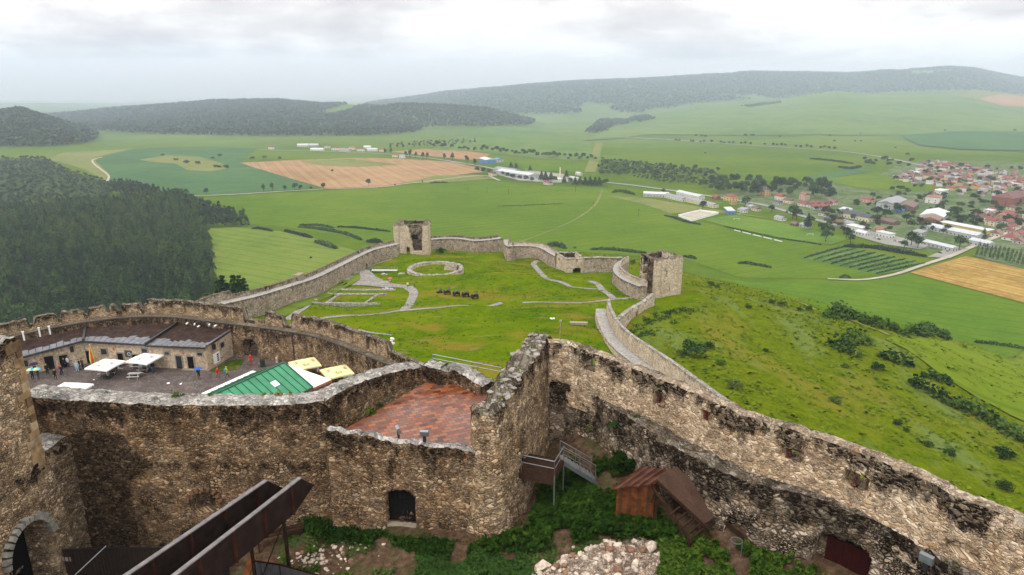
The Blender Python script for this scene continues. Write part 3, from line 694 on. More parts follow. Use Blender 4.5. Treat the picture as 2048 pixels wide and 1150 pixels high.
# ------------------------------------------------------------------ masonry
class Wall:
 """a wall standing on a ground line; the visible face runs along P (x, y, z_bottom, z_top), its thickness goes to the left of the run"""
 def __init__(s, P, th, step=.3, smooth=True, straight=False):
  P = [tuple(p) for p in P]
  if len(P) == 2 or not smooth:
   q = []
   for i in range(len(P) - 1):
    a, b = Vector(P[i]), Vector(P[i + 1]); m = max(1, int(round((b - a).to_2d().length / step)))
    q += [a.lerp(b, k / m) for k in range(m)]
   q.append(Vector(P[-1]))
  else:
   q = catmull([Vector(p) for p in P], step)
  s.q = q; s.th = th
  s.s = [0.0]
  for i in range(1, len(q)): s.s.append(s.s[-1] + (q[i] - q[i - 1]).to_2d().length)
  s.n = []
  for i in range(len(q)):
   a, b = q[max(i - 1, 0)], q[min(i + 1, len(q) - 1)]
   d = (b - a).to_2d().normalized(); s.n.append(Vector((-d.y, d.x)))
  s.L = s.s[-1]
 def at(s, ss, off=0.0, z=None):
  ss = min(max(ss, 0), s.L)
  i = min(max(np.searchsorted(s.s, ss) - 1, 0), len(s.q) - 2)
  t = (ss - s.s[i]) / max(1e-9, s.s[i + 1] - s.s[i])
  p = s.q[i].lerp(s.q[i + 1], t); n = s.n[i].lerp(s.n[i + 1], t).normalized()
  return Vector((p.x + n.x * off, p.y + n.y * off, p[3] if z is None else z)), n
 def hit(s, px, py, off=0.0):
  """(s, z) of a measured place of the photograph on the face"""
  v = ray(px, py); best = None
  for i in range(len(s.q) - 1):
   a = s.q[i].to_2d() + s.n[i] * off; b = s.q[i + 1].to_2d() + s.n[i + 1] * off
   d = b - a; den = v.x * d.y - v.y * d.x
   if abs(den) < 1e-9: continue
   k = (a.x * d.y - a.y * d.x) / den
   u = ((v.x * k - a.x) * d.x + (v.y * k - a.y) * d.y) / d.length_squared
   if k > 0 and -.02 <= u <= 1.02 and (best is None or k < best[0]): best = (k, s.s[i] + u * (s.s[i + 1] - s.s[i]), v.z * k)
  return (best[1], best[2]) if best else None
 def heading(s, ss):
  a, _ = s.at(max(ss - .2, 0)); b, _ = s.at(min(ss + .2, s.L)); return math.atan2(b.y - a.y, b.x - a.x)
 def mesh(s, name, mats, nz=20, off0=0.0, off1=None, rough=.06, jag=.12, jagw=.8, holes=(), topmod=None, batter=0.0, zb=None, zt=None, ncap=4, lean=0.0, seed=0, ends=True, stain=None):
  """mats: face, cap. holes: (s0, s1, z0, z1, arch, depth) - depth None goes right through"""
  off1 = s.th if off1 is None else off1
  q = s.q; N = len(q); V = []; UV = []; TD = []
  tops = []
  for i in range(N):
   z = q[i][3] if zt is None else (zt(s.s[i]) if callable(zt) else q[i][3] + zt)
   j = jag * (mnoise.noise((s.s[i] / jagw, seed * 3.1, 1)) + .7 * mnoise.noise((s.s[i] / (jagw * .35), seed * 3.1, 5)))
   if topmod: z += topmod(s.s[i])
   tops.append(z + j)
  bots = [(q[i][2] if zb is None else zb(s.s[i]) if callable(zb) else zb) for i in range(N)]
  def rad(side):
   out = []
   for i in range(N):
    col = []
    for k in range(nz + 1):
     z = bots[i] + (tops[i] - bots[i]) * k / nz
     o = (off0 if side == 0 else off1)
     dn = (1 - k / nz)
     o += (-batter if side == 0 else batter) * dn * dn
     o += rough * (mnoise.noise((s.s[i] * .9, z * 1.1, seed + side * 9)) + .5 * mnoise.noise((s.s[i] * 2.7, z * 3.1, seed + side * 7)))
     if k == nz: o += (.12 if side == 0 else -.12) * min(1, (off1 - off0))
     p = q[i]; n = s.n[i]
     col.append(len(V)); V.append((p[0] + n.x * o, p[1] + n.y * o, z)); UV.append((s.s[i] + side * 37.3, z)); TD.append(tops[i] - z)
    out.append(col)
   return out
  A, B = rad(0), rad(1)
  Fc = []; Mi = []
  zc = lambda i, k: (V[A[i][k]][2] + V[A[i][k + 1]][2] + V[A[i + 1][k]][2] + V[A[i + 1][k + 1]][2]) / 4
  hole = {}
  for hd in holes:
   if callable(hd):
    for i in range(N - 1):
     for k in range(nz):
      r = hd((s.s[i] + s.s[i + 1]) / 2, zc(i, k))
      if r is not None: hole[(i, k)] = r
    continue
   s0, s1, z0, z1, arch, depth = hd
   for i in range(N - 1):
    sc = (s.s[i] + s.s[i + 1]) / 2
    if not s0 <= sc <= s1: continue
    zz = z1
    if arch:
     hw = (s1 - s0) / 2; rr = (sc - (s0 + s1) / 2) / hw
     zz = z1 - arch * (1 - math.sqrt(max(0, 1 - rr * rr)))
    for k in range(nz):
     if z0 <= zc(i, k) <= zz: hole[(i, k)] = (-1 if depth is None else depth)
  through = {c for c, d in hole.items() if d == -1}
  inner = {}
  def iv(i, k, d):
   if d == -1: return B[i][k]
   key = (i, k, round(d, 3))
   if key not in inner:
    v = V[A[i][k]]; n = s.n[i]
    inner[key] = len(V); V.append((v[0] + n.x * d, v[1] + n.y * d, v[2])); UV.append((UV[A[i][k]][0] + d, UV[A[i][k]][1])); TD.append(TD[A[i][k]] + .3)
   return inner[key]
  for i in range(N - 1):
   for k in range(nz):
    a, b, c, d = A[i][k], A[i + 1][k], A[i + 1][k + 1], A[i][k + 1]
    if (i, k) in hole:
     dd = hole[(i, k)]
     if dd != -1: Fc.append((iv(i, k, dd), iv(i + 1, k, dd), iv(i + 1, k + 1, dd), iv(i, k + 1, dd))); Mi.append(2 if len(mats) > 2 else 0)
     for (di, dk, e0, e1) in ((-1, 0, (i, k), (i, k + 1)), (1, 0, (i + 1, k + 1), (i + 1, k)), (0, -1, (i + 1, k), (i, k)), (0, 1, (i, k + 1), (i + 1, k + 1))):
      if hole.get((i + di, k + dk)) != dd:
       Fc.append((A[e0[0]][e0[1]], iv(*e0, dd), iv(*e1, dd), A[e1[0]][e1[1]])); Mi.append(0)
    else:
     Fc.append((a, b, c, d)); Mi.append(0)
    if (i, k) not in through:
     Fc.append((B[i + 1][k], B[i][k], B[i][k + 1], B[i + 1][k + 1])); Mi.append(0)
  C = []
  for i in range(N):
   row = []
   a, b = Vector(V[A[i][nz]]), Vector(V[B[i][nz]])
   for k in range(ncap + 1):
    p = a.lerp(b, k / ncap); p.z += 0 if k in (0, ncap) else .10 + jag * .9 * mnoise.noise((s.s[i] * 1.6, k * 1.7, seed + 4))
    row.append(len(V)); V.append(tuple(p)); UV.append((s.s[i] + 11.3, 5 + (b - a).to_2d().length * k / ncap)); TD.append(0.0)
   C.append(row)
  for i in range(N - 1):
   for k in range(ncap):
    Fc.append((C[i][k], C[i + 1][k], C[i + 1][k + 1], C[i][k + 1])); Mi.append(1 if len(mats) > 1 else 0)
  if ends:
   for i, fl in ((0, False), (N - 1, True)):
    ne = max(1, int(round(abs(off1 - off0) / .35)))
    cols = []
    for j in range(ne + 1):
     t = j / ne
     if j == 0: cols.append(A[i]); continue
     if j == ne: cols.append(B[i]); continue
     c = []
     for k in range(nz + 1):
      p = Vector(V[A[i][k]]).lerp(Vector(V[B[i][k]]), t)
      d = (s.q[1] - s.q[0]) if i == 0 else (s.q[-2] - s.q[-1])
      d = d.to_2d().normalized()
      kk = rough * 1.2 * mnoise.noise((t * 3 + 9, p.z * 1.2, seed + 2)) - .10 * math.sin(PI * t)
      p.x += d.x * kk; p.y += d.y * kk
      if k == nz: p.z += .05
      c.append(len(V)); V.append(tuple(p)); UV.append((s.s[i] - (1 if i == 0 else -1) * t * abs(off1 - off0), p.z)); TD.append(TD[A[i][k]])
     cols.append(c)
    for j in range(ne):
     for k in range(nz):
      f = (cols[j][k], cols[j][k + 1], cols[j + 1][k + 1], cols[j + 1][k])
      Fc.append(f if not fl else f[::-1]); Mi.append(0)
  me = raw_mesh(name, V, Fc, mats, Mi, UV, smooth=True, attrs={"td": TD, "stain": [stain(u_, v_) for u_, v_ in UV]} if stain else {"td": TD})
  return me
 def build(s, name, mats, parent=None, **kw):
  return obj(name, s.mesh(name, mats, **kw), parent)
def face_pts(lst):
 """(px, py, z_top, z_bottom) -> ground line of the face"""
 out = []
 for px, py, zt, zb in lst:
  p = gp(px, py, zt); out.append((p.x, p.y, zb, zt))
 return out
def slots(pairs, depth):
 def f(x):
  for a, b in pairs:
   if a <= x <= b: return -depth
  return 0.0
 return f
# ------------------------------------------------------------------ the inner yard right below the camera
def yard_z(x, y):
 x = np.asarray(x, float); y = np.asarray(y, float)
 z = -28.3 + np.clip((x + 10) * .17, -3.2, .75)
 dl = -((x - 3) * .731 + (y - 48) * .682)
 z = z + sstep((x - 1) / 9) * 1.0 + sstep(1 - dl / 3.2) * sstep((x - 2) / 5) * .9 + sstep((y - 41) / 6) * sstep((x + 3) / 4) * 1.0
 return z + fbm(x / 3.1, y / 3.1, 41) * .45 + fbm(x / .8, y / .8, 44, 2) * .10
def yz(x, y): return float(yard_z(np.array([x]), np.array([y]))[0])
def gy(px, py):
 p = gp(px, py, -28)
 for _ in range(12): p = gp(px, py, yz(p.x, p.y))
 return p
def make_yard():
 nx, ny = 320, 170
 X, Y = np.meshgrid(np.linspace(-34, 40, nx), np.linspace(14, 52, ny))
 Z = yard_z(X, Y)
 V = np.stack([X, Y, Z], -1).reshape(-1, 3)
 keep = poly_dist(X, Y, np.array([(-31.3, 10), (-30.4, 42.2), (-13, 42), (-12.0, 40.2), (-2, 38.4), (.2, 38.4), (3.2, 49.2), (5, 49.2), (10.5, 41.8), (17, 34), (24, 26), (34, 12)])) < .3
 idx = np.arange(nx * ny).reshape(ny, nx)
 kf = keep[:-1, :-1] & keep[1:, 1:] & keep[1:, :-1] & keep[:-1, 1:]
 F = np.stack([idx[:-1, :-1], idx[:-1, 1:], idx[1:, 1:], idx[1:, :-1]], -1)[kf]
 s = NT("yard_soil"); g = s.node("ShaderNodeNewGeometry").outputs["Position"]
 n1 = s.tex(.35, g, 5, .65); n2 = s.tex(2.5, g, 5, .7)
 c = s.ramp(n2, [(.3, (.035, .019, .011)), (.5, (.085, .050, .029)), (.7, (.15, .105, .068))])
 c = s.mix(s.math("MULTIPLY", s.step(n1, .5, .62), .45), c, (.03, .055, .010))
 s.bump(n2, .15)
 me = raw_mesh("yard_ground", V, F.tolist(), s.done(c, .95, .1), smooth=True)
 o = obj("yard_ground", me); tag(o, "bare brown earth floor of the inner castle yard", "ground", kind="structure")
make_yard()
W1 = Wall(face_pts([(40, 792, -19.7, -34), (100, 800, -19.8, -34), (200, 806, -19.9, -34), (330, 812, -20.05, -31), (480, 813, -20.2, -30.5), (580, 811, -20.2, -30), (648, 804, -20.2, -30)]), 2.0, .16)
e1 = W1.q[-1]
W1b = Wall([(e1[0] + .02, e1[1] - .15, -30, -20.2)] + face_pts([(700, 777, -20.3, -24), (770, 750, -20.7, -24), (845, 734, -21.0, -24)]), 1.7, .16)
hs, hz = W1.hit(410, 1002)
o = W1.build("castle_wall", [M["wall_brown"], M["cap_grey"]], nz=74, rough=.10, jag=.10, batter=.35, stain=lambda a, z: max(0, 1 - abs(a - 4.6) / 4.0) * sstep((-21.2 - z) / 1.5) * 1.1 + .52 * math.exp(-((z + 23.9 + .05 * a) / .8) ** 2) * sstep((a - 4) / 4),
             holes=[(hs - .85, hs + .8, hz - .75, hz + .75, .75, .95)], seed=1)
tag(o, "long brown rubble wall with light grey flat top, below the cafe courtyard", "wall")
brick = MB()
for k in range(9):
 a = PI * (k + .5) / 9
 p, n_ = W1.at(hs + .98 * math.cos(a), -.13, hz - .05 + .95 * math.sin(a))
 p2, _ = W1.at(hs + 1.25 * math.cos(a), -.13, hz - .05 + 1.22 * math.sin(a))
 brick.bar(p, p2, .2, .3, up=(n_.x, n_.y, 0))
bo = brick.build("brick_arch", plain("old_red_brick", (.2, .1, .06), .9, .1, var=.4), o)
o = W1b.build("terrace_side_wall", [M["wall_brown"], M["cap_grey"]], nz=58, rough=.08, jag=.12, seed=3)
tag(o, "left side wall of the tiled terrace with broad light grey top", "wall")
W2 = Wall(face_pts([(652, 862, -21.25, -29.6), (760, 880, -21.5, -29.2), (850, 893, -21.7, -29), (958, 908, -21.9, -29)]), .75, .13, smooth=False)
ds, dz = W2.hit(803, 1052); dt = W2.hit(803, 978)
o = W2.build("terrace_front_wall", [M["wall_brown"], M["cap_grey"]], nz=60, rough=.09, jag=.16, batter=.25, seed=5,
             holes=[(ds - .95, ds + 1.0, dz - .5, dt[1], .55, .6)])
tag(o, "stone wall under the red tiled terrace, with an arched dark doorway", "wall")
p, n_ = W2.at(ds, .45, 0); hd = W2.heading(ds)
d = MB()
for k in range(6): d.box(-.92 + k * .31, -.63 + k * .31, -.04, .04, dz + .12, dt[1] - .35 - .18 * abs(k - 2.5) / 2.5)
d.box(-.92, .94, -.08, -.045, dz + .5, dz + .65).box(-.92, .94, -.08, -.045, dz + 1.6, dz + 1.75)
dd = obj("door", d.mesh("door", M["black"]), o, (p.x, p.y, 0), hd)
dd["label"] = "black plank door"
th = MB().box(-1.05, 1.1, -.5, -.05, dz - .22, dz + .02).box(-1.2, 1.2, -.75, -.45, dz - .4, dz - .16)
obj("threshold", th.mesh("threshold", M["wood_pale"]), o, (p.x, p.y, 0), hd)
TB = Wall(face_pts([(845, 734, -21.0, -24), (880, 743, -21.1, -24), (908, 742, -21.2, -24), (935, 760, -21.4, -24), (962, 775, -21.6, -24)]), 1.6, .16, smooth=False)
o = TB.build("terrace_back_wall", [M["wall_brown"], M["cap_grey"]], nz=26, rough=.10, jag=.16, seed=7)
tag(o, "low back wall of the tiled terrace carrying the steel guard rail", "wall")
def tile_mat():
 s = NT("wet_red_tiles"); uv = s.mapping(s.coord("Object"), rot=(0, 0, R(-24)))
 b = s.node("ShaderNodeTexBrick"); b.offset = .5; b.inputs["Scale"].default_value = 1.0
 b.inputs["Brick Width"].default_value = .54; b.inputs["Row Height"].default_value = .36; b.inputs["Mortar Size"].default_value = .018
 b.inputs["Color1"].default_value = (0, 0, 0, 1); b.inputs["Color2"].default_value = (1, 1, 1, 1); b.inputs["Mortar"].default_value = (.5, .5, .5, 1)
 s.l.new(uv, b.inputs["Vector"])
 n = s.tex(.9, uv, 4)
 r = s.math("ADD", s.math("MULTIPLY", s.sep(b.outputs["Color"])[0], .75), s.math("MULTIPLY", n, .3), clamp=True)
 c = s.ramp(r, [(.12, (.06, .017, .008)), (.35, (.19, .047, .013)), (.52, (.11, .043, .025)), (.72, (.29, .08, .018)), (.92, (.19, .09, .05))])
 wet = s.step(s.tex(.35, s.mapping(uv, loc=(3, 1, 0)), 3), .42, .6)
 c = s.mix(s.math("MULTIPLY", b.outputs["Fac"], .8), c, (.07, .045, .035))
 s.bump(s.math("SUBTRACT", s.math("MULTIPLY", n, .4), b.outputs["Fac"]), .012)
 return s.done(c, s.math("MULTIPLY_ADD", wet, -.42, .6), .6)
tp = [gp(735, 853, -22.25), gp(885, 768, -22.25), gp(962, 782, -22.25)]
tv = [(-12.0, 40.3), (tp[0].x - .9, tp[0].y + .6), (tp[1].x - .8, tp[1].y + 1.2), (tp[2].x + .5, tp[2].y + .6), (.5, 44.0), (-.6, 38.6), (-2.2, 38.2)]
t_ = MB(); nv = len(tv)
t_.add([(x, y, -22.25) for x, y in tv] + [(x, y, -22.6) for x, y in tv], [tuple(range(nv))[::-1], tuple(range(nv, 2 * nv))] + [(i, (i + 1) % nv, nv + (i + 1) % nv, nv + i) for i in range(nv)])
o = t_.build("tiled_terrace", tile_mat()); tag(o, "wet terrace floor of mixed red and brown clay tiles", "terrace", kind="structure")
W3 = Wall([(-.75, 38.0, -28.6, -18.5), (.35, 40.2, -28.4, -18.45), (1.35, 43.2, -27.8, -18.3), (2.1, 45.6, -27.6, -18.4), (3.0, 48.6, -27.6, -18.2)], 1.75, .16)
ps, pz = W3.hit(1037, 905); 
def w3top(x):
 st = -.85 * sstep((2.8 - x) / 2.6)
 return float(st) + .30 * round(1.5 * mnoise.noise((x * .9, 3, 1)))
o = W3.build("broken_wall", [M["wall_warm"], M["cap_dark"]], nz=72, rough=.13, jag=.22, jagw=.5, batter=.55, ncap=6, seed=9, topmod=w3top, off0=-0.0,
             holes=[(2.7, 3.75, -24.4, -21.9, .5, .8), (6.2, 6.9, -21.8, -21.0, 0, .5)])
tag(o, "thick broken wall end between tiled terrace and green yard, top crumbling in steps", "wall")
loose = MB()
for k in range(90):
 ss = random.uniform(.1, W3.L - .1); off = random.uniform(.1, 1.7)
 p, _ = W3.at(ss, off); p.z += w3top(ss) + .10
 loose.rock(p, random.uniform(.13, .30), k, 0, .5)
lo = obj("loose_capstones", loose.mesh("loose_capstones", [plain("lichen_capstone", (.27, .245, .21), .9, .15, var=.5, scale=2.5, bump=.03)]), o); lo["kind"] = "stuff"
bt = Wall([(-2.55, 38.4, -29, -18.95), (-2.3, 37.75, -29, -19.1), (-1.5, 37.35, -29, -19.2), (-.9, 37.5, -29, -19.15), (-.5, 38.3, -29, -19.0)], .9, .12)
o2 = bt.build("rounded_end", [M["wall_warm"], M["cap_dark"]], o, nz=64, rough=.12, jag=.12, batter=.7, seed=11)
up = face_pts([(1098, 688, -18.3, -24), (1130, 690, -18.4, -24), (1200, 714, -18.5, -24), (1300, 752, -18.6, -24), (1400, 795, -18.6, -24), (1500, 838, -18.6, -24), (1600, 868, -18.55, -24), (1700, 900, -18.5, -24), (1800, 940, -18.5, -24), (1900, 990, -18.5, -24), (2048, 1052, -18.5, -24), (2250, 1150, -18.5, -24), (2600, 1330, -18.5, -24)])
W4 = Wall(up, 1.1, .17)
def h4(px0, py0, px1, py1, arch=0, depth=None):
 a, za = W4.hit(px0, py1); b, zb = W4.hit(px1, py0); a2, zc = W4.hit(px0, py0)
 return (min(a, b), max(a, b), min(za, zb), max(zb, zc), arch, depth)
def win(px, py, w, h, depth=None, arch=0):
 a, z = W4.hit(px, py); return (a - w / 2, a + w / 2, z - h / 2, z + h / 2, arch, depth)
hl = [win(1180, 728, 1.0, 1.0), win(1320, 800, .95, .8, .55, .2), win(1412, 832, .8, .8, .5, .2), win(1586, 910, .7, .6), win(1716, 963, .75, .8), win(1712, 963, 1.25, .95, .75), win(1582, 908, 1.3, .8, .35), win(1318, 800, 1.2, 1.1, .3), win(1178, 727, 1.25, 1.15, .8), win(1925, 1098, 1.6, .6, .5, .2), win(1700, 895 + 45, .0, .0)]
hl = [h for h in hl if h[1] - h[0] > .1]
hl.sort(key=lambda h: -(h[1] - h[0]) * (h[3] - h[2]))
o4 = W4.build("right_castle_wall", [M["wall_pale"], M["cap_tan"]], nz=34, rough=.10, jag=.12, holes=hl, seed=13, zb=lambda x: -23.2)
tag(o4, "long pale upper wall with small square windows curving to the right edge", "wall")
RBR = plain("deep_red_brick", (.13, .04, .03), .9, .1, var=.5)
for px, py in ((1312, 801), (1406, 831), (1576, 909), (1704, 966)):
 a, z = W4.hit(px, py); red = MB()
 for k in range(4):
  p, n_ = W4.at(a + random.uniform(-.06, .06), .24, z - .24 + k * .15); hd = W4.heading(a)
  dx, dy = math.cos(hd) * .1, math.sin(hd) * .1
  red.bar((p.x - dx, p.y - dy, p.z), (p.x + dx, p.y + dy, p.z), .18, .10)
 obj("brick_lining", red.mesh("brick_lining", RBR), o4)
low = []
lpx = [(1100, 764, -21.3), (1150, 772, -21.5), (1210, 806, -21.7), (1300, 866, -21.9), (1400, 925, -22.0), (1500, 966, -22.0), (1617, 996, -21.9), (1700, 1024, -21.8), (1763, 1048, -21.8), (1830, 1084, -21.8), (1960, 1180, -21.8), (2300, 1420, -21.8)]
for px, py, zt in lpx:
 p = gp(px, py, zt); low.append((p.x, p.y, -28.8, zt))
W4L = Wall(low, 2.0, .16)
a0, z0 = W4L.hit(1655, 1150); a1, z1 = W4L.hit(1690, 1080)
b0, bz0 = W4L.hit(1470, 1055)
c0, cz0 = W4L.hit(1165, 890)
hl = [(a1 - 1.5, a1 + 1.4, -30, z1 + .2, .9, 1.1), (b0 - .65, b0 + .7, bz0 - .9, bz0 + .75, .2, .7), (c0 - .35, c0 + .35, cz0 - .4, cz0 + .45, 0, .5)]
o5 = W4L.build("lower_right_wall", [M["wall_dark"], M["cap_dark"]], nz=46, rough=.12, jag=.13, jagw=.7, holes=hl, seed=15, ncap=8, batter=.25)
tag(o5, "thick dark mossy ledge wall at the foot of the pale right wall", "wall")
p, n_ = W4L.at(a1 + .1, .75, 0); hd = W4L.heading(a1)
d = MB()
zt_ = z1 - .55
for k in range(5): d.box(-1.15 + k * .46, -.70 + k * .46, -.05, .05, -29.5, zt_ - .1 * (k % 2))
d.box(-.04, .06, -.07, -.052, -29.5, zt_)
dd = obj("gate", d.mesh("gate", M["door_red"]), o5, (p.x, p.y, 0), hd); dd["label"] = "dark red plank gate in the archway"
W4inn = MB()
ip, n_ = W4L.at(c0, .35, cz0); hd = W4L.heading(c0)
pn = MB().box(-.3, .3, -.03, .03, -.35, .38)
obj("info_board", pn.mesh("info_board", M["white_paint"]), o5, (ip.x, ip.y, ip.z), hd)
cx = -29.5
W0 = Wall([(cx - .6, 22, -34, -22.5), (cx - .3, 33, -34, -22.4), (cx + .1, 42.0, -34, -22.3)], 2.2, .17)
hs0, hz0 = W0.hit(45, 1046)
p0, n_ = W0.at(hs0)
o = W0.build("gate_wall", [M["wall_warm"], M["cap_grey"]], nz=62, rough=.1, jag=.05, batter=.2, stain=lambda a, z: sstep((a - 15.2) / 3.5) * sstep((-22.0 - z) / 1.0) * .95, seed=17, holes=[(hs0 - 1.75, hs0 + 1.75, -34, hz0 - .1, 1.9, 1.8)])
tag(o, "stone wall at the left edge with a dark arched gateway", "wall")
vs = MB()
for k in range(15):
 a = PI * (k + .5) / 15 * 1.0
 r0, r1 = 1.75, 2.12 + random.uniform(-.12, .12)
 zc = hz0 - 2.0
 p, nn = W0.at(hs0 + r0 * math.cos(a), -.16, zc + (r0 + .14) * math.sin(a)); p2, _ = W0.at(hs0 + r1 * math.cos(a), -.16, zc + r1 * 1.08 * math.sin(a))
 vs.bar(p, p2, .3, .35, up=(nn.x, nn.y, 0))
vo = obj("arch_stones", vs.mesh("arch_stones", plain("pale_lime_voussoir", (.27, .265, .225), .9, .2, var=.45, scale=2.0, bump=.04)), o)
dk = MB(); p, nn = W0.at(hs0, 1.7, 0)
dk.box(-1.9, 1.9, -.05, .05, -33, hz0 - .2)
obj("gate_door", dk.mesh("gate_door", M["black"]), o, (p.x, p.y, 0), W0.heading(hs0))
TW = Wall([(cx - .5, 24.0, -23.2, -14.2), (cx - .1, 38.3, -23.2, -14.35)], 9.0, .17)
o = TW.build("tower_stump", [M["wall_warm"], M["cap_grey"]], nz=52, rough=.09, jag=.22, seed=19, ncap=16)
tag(o, "stone tower stump at the left edge with orange sandstone corner blocks", "tower")
qm = MB(); z = -23.1
k = 0
while z < -14.6:
 hgt = random.uniform(.42, .62); ln = random.choice([.55, 1.05, .75, 1.2]) * (1 if k % 2 else .8)
 pp, nn = TW.at(TW.L, 0, 0); t2 = Vector((math.cos(TW.heading(TW.L)), math.sin(TW.heading(TW.L)))); 
 x1, y1 = pp.x - nn.x * .07, pp.y - nn.y * .07
 e = random.uniform(.02, .1)
 a = Vector((x1, y1)) + t2 * e; b = a - t2 * ln; c = b + nn * .7; dd_ = a + nn * (1.4 - ln * .6)
 qm.hexa([(*b, z), (*a, z), (*dd_, z), (*c, z)], [(*b, z + hgt - .02), (*a, z + hgt - .02), (*dd_, z + hgt - .02), (*c, z + hgt - .02)], random.choice([0, 0, 1, 2]))
 z += hgt; k += 1
obj("corner_blocks", qm.mesh("corner_blocks", [plain("orange_sandstone", (.30, .20, .105), .9, .05, var=.5, scale=1.8, bump=.04), plain("brown_sandstone", (.15, .095, .05), .9, .05, var=.5, scale=1.8, bump=.04), plain("tan_sandstone", (.38, .28, .17), .9, .05, var=.5, scale=1.8, bump=.04)]), o)
# ------------------------------------------------------------------ the cafe courtyard
CZ = -42.0
def gc(px, py): return gp(px, py, CZ)
W5 = Wall(face_pts([(-120, 712, -37.3, -43), (25, 676, -37.0, -43), (120, 655, -36.9, -43), (230, 639, -36.7, -43), (330, 636, -36.6, -43), (450, 649, -36.8, -43), (560, 663, -37.0, -43), (640, 679, -37.2, -43), (720, 709, -37.5, -43), (800, 742, -37.9, -43), (850, 763, -38.1, -43)]), 3.4, .27)
sa, za = W5.hit(505, 735)
o5 = W5.build("courtyard_wall", [M["wall_brown"], M["walk_dark"]], nz=24, rough=.08, jag=.03, batter=.2, seed=23, off1=2.7, ncap=3, zb=-43.0,
              holes=[(sa - 1.5, sa + 1.4, -44, -42 + 3.1, 1.3, 2.0)])
tag(o5, "curved courtyard wall carrying a dark wet wall walk and crenellated parapet", "wall")
o5b = W5.build("outer_face", [M["wall_far"], M["walk_dark"]], o5, nz=10, off0=2.5, off1=3.6, zb=lambda x: -62, zt=lambda x: float(W5.at(x)[0].z if False else np.interp(x, W5.s, [q[3] for q in W5.q])) - .2, seed=24, jag=.02)
def sp(px, py): return W5.hit(px, py, 1.55)[0]
PO = 1.55; gaps = []
for px, py, w in ((62, 640, .8), (118, 632, .6), (172, 618, .55), (212, 612, .55), (236, 608, .55), (283, 604, .7)):
 h_ = W5.hit(px, py + 6, PO)
 if h_: gaps.append((h_[0] - w / 2, h_[0] + w / 2))
s_lo0, s_lo1 = sp(486, 632), sp(530, 642); s_hi1 = sp(566, 650); s_g1 = sp(584, 655); s_end = sp(775, 702)
s_300 = sp(292, 610)
def ptop(x):
 z = 1.9 + .15 * mnoise.noise((x * .3, 2, 2))
 if x > s_300: z = 2.45
 for a, b in gaps:
  if a < x < b: z = .95
 if s_lo0 < x < s_lo1: z = .55
 elif s_lo1 <= x < s_hi1: z = 2.3 - .5 * (x - s_lo1) / (s_hi1 - s_lo1)
 elif s_hi1 <= x < s_g1: z = .45
 elif x >= s_g1: z = 2.35
 if x > s_end: z = 1.1
 return z
zw = lambda x: float(np.interp(x, W5.s, [q[3] for q in W5.q]))
nich = []
for px, py in ((330, 612), (374, 614), (412, 622), (452, 628), (606, 645), (642, 655)):
 h_ = W5.hit(px, py, PO)
 if h_: nich.append((h_[0] - .45, h_[0] + .45, h_[1] - .5, h_[1] + .5, 0, .45))
for px, py in ((676, 668), (705, 678), (735, 690), (752, 698)):
 h_ = W5.hit(px, py, PO)
 if h_: nich.append((h_[0] - .16, h_[0] + .22, h_[1] - .8, h_[1] + 1.0, 0, .5))
pp5 = W5.build("parapet", [M["wall_warm"], M["cap_dark"]], o5, nz=12, off0=1.55, off1=2.6, zb=lambda x: zw(x) - .3, zt=lambda x: zw(x) + ptop(x), rough=.09, jag=.16, seed=25, holes=nich)
rl = MB()
for x in np.arange(1, W5.L - 1, 1.2):
 a, _ = W5.at(x, .18, zw(x) + .10); b, _ = W5.at(min(x + 1.2, W5.L), .18, zw(min(x + 1.2, W5.L)) + .10)
 rl.bar(a, b, .22, .12)
obj("walk_kerb", rl.mesh("walk_kerb", plain("dark_wet_kerb", (.05, .047, .045), .5, .4, var=.3)), o5)
p, nn = W5.at(sa + .75, .5, CZ); hd = W5.heading(sa)
gm = MB()
for k in range(9): gm.box(-.62 + k * .155, -.60 + k * .155, -.02, .02, .1, 2.5)
gm.box(-.66, .66, -.03, .03, .05, .12).box(-.66, .66, -.03, .03, 2.45, 2.52).box(-.66, .66, -.03, .03, 1.2, 1.28)
obj("iron_grille", gm.mesh("iron_grille", M["steel"]), o5, p, hd + .5)
p, nn = W5.at(sa - .05, 1.96, 0); dk = MB().box(-1.5, 1.5, -.03, .03, CZ, CZ + 3)
obj("passage_door", dk.mesh("passage_door", M["wood_dark"]), o5, (p.x, p.y, 0), hd)
for px, py in ((587, 690),):
 h_ = W5.hit(px, py)
 p, nn = W5.at(h_[0], -.12, 0)
 dp = MB().tube((p.x, p.y, CZ + .1), (p.x, p.y, -37.3), .07)
 obj("drain_pipe", dp.mesh("drain_pipe", M["gloss_black"]), o5)
cg = []
for x in np.linspace(0, W5.L, 30):
 p, _ = W5.at(x, .6); cg.append((p.x, p.y, CZ))
far_ = [(-9, 56, CZ), (-14, 46, CZ), (-31, 43.2, CZ), (-60, 43, CZ), (-100, 60, CZ)]
PC = cg + far_
drapez = MB(); drapez.add(PC, [tuple(range(len(PC)))[::-1]])
me = drapez.mesh("courtyard_ground", M["cobble"], uvs=[(p[0], p[1]) for p in PC])
tag(obj("courtyard_ground", me), "dark cobbled ground of the cafe courtyard", "ground", kind="structure")
gpz = [gc(458, 722), gc(492, 716), gc(478, 738), gc(430, 745), gc(418, 743)]
g_ = MB(); g_.add([(p.x, p.y, CZ + .05) for p in gpz], [tuple(range(5))])
me = g_.mesh("grass_corner", grass("dark_turf", (.02, .04, .004), (.045, .07, .008), (.09, .09, .02), .2, 1.2));  # turf of a plain dark green colour
if me.polygons[0].normal.z < 0: me.flip_normals()
tag(obj("grass_corner", me), "small grass corner beside the low cafe building", "ground", kind="structure")
def house_front(p0, p1, n_doors): pass
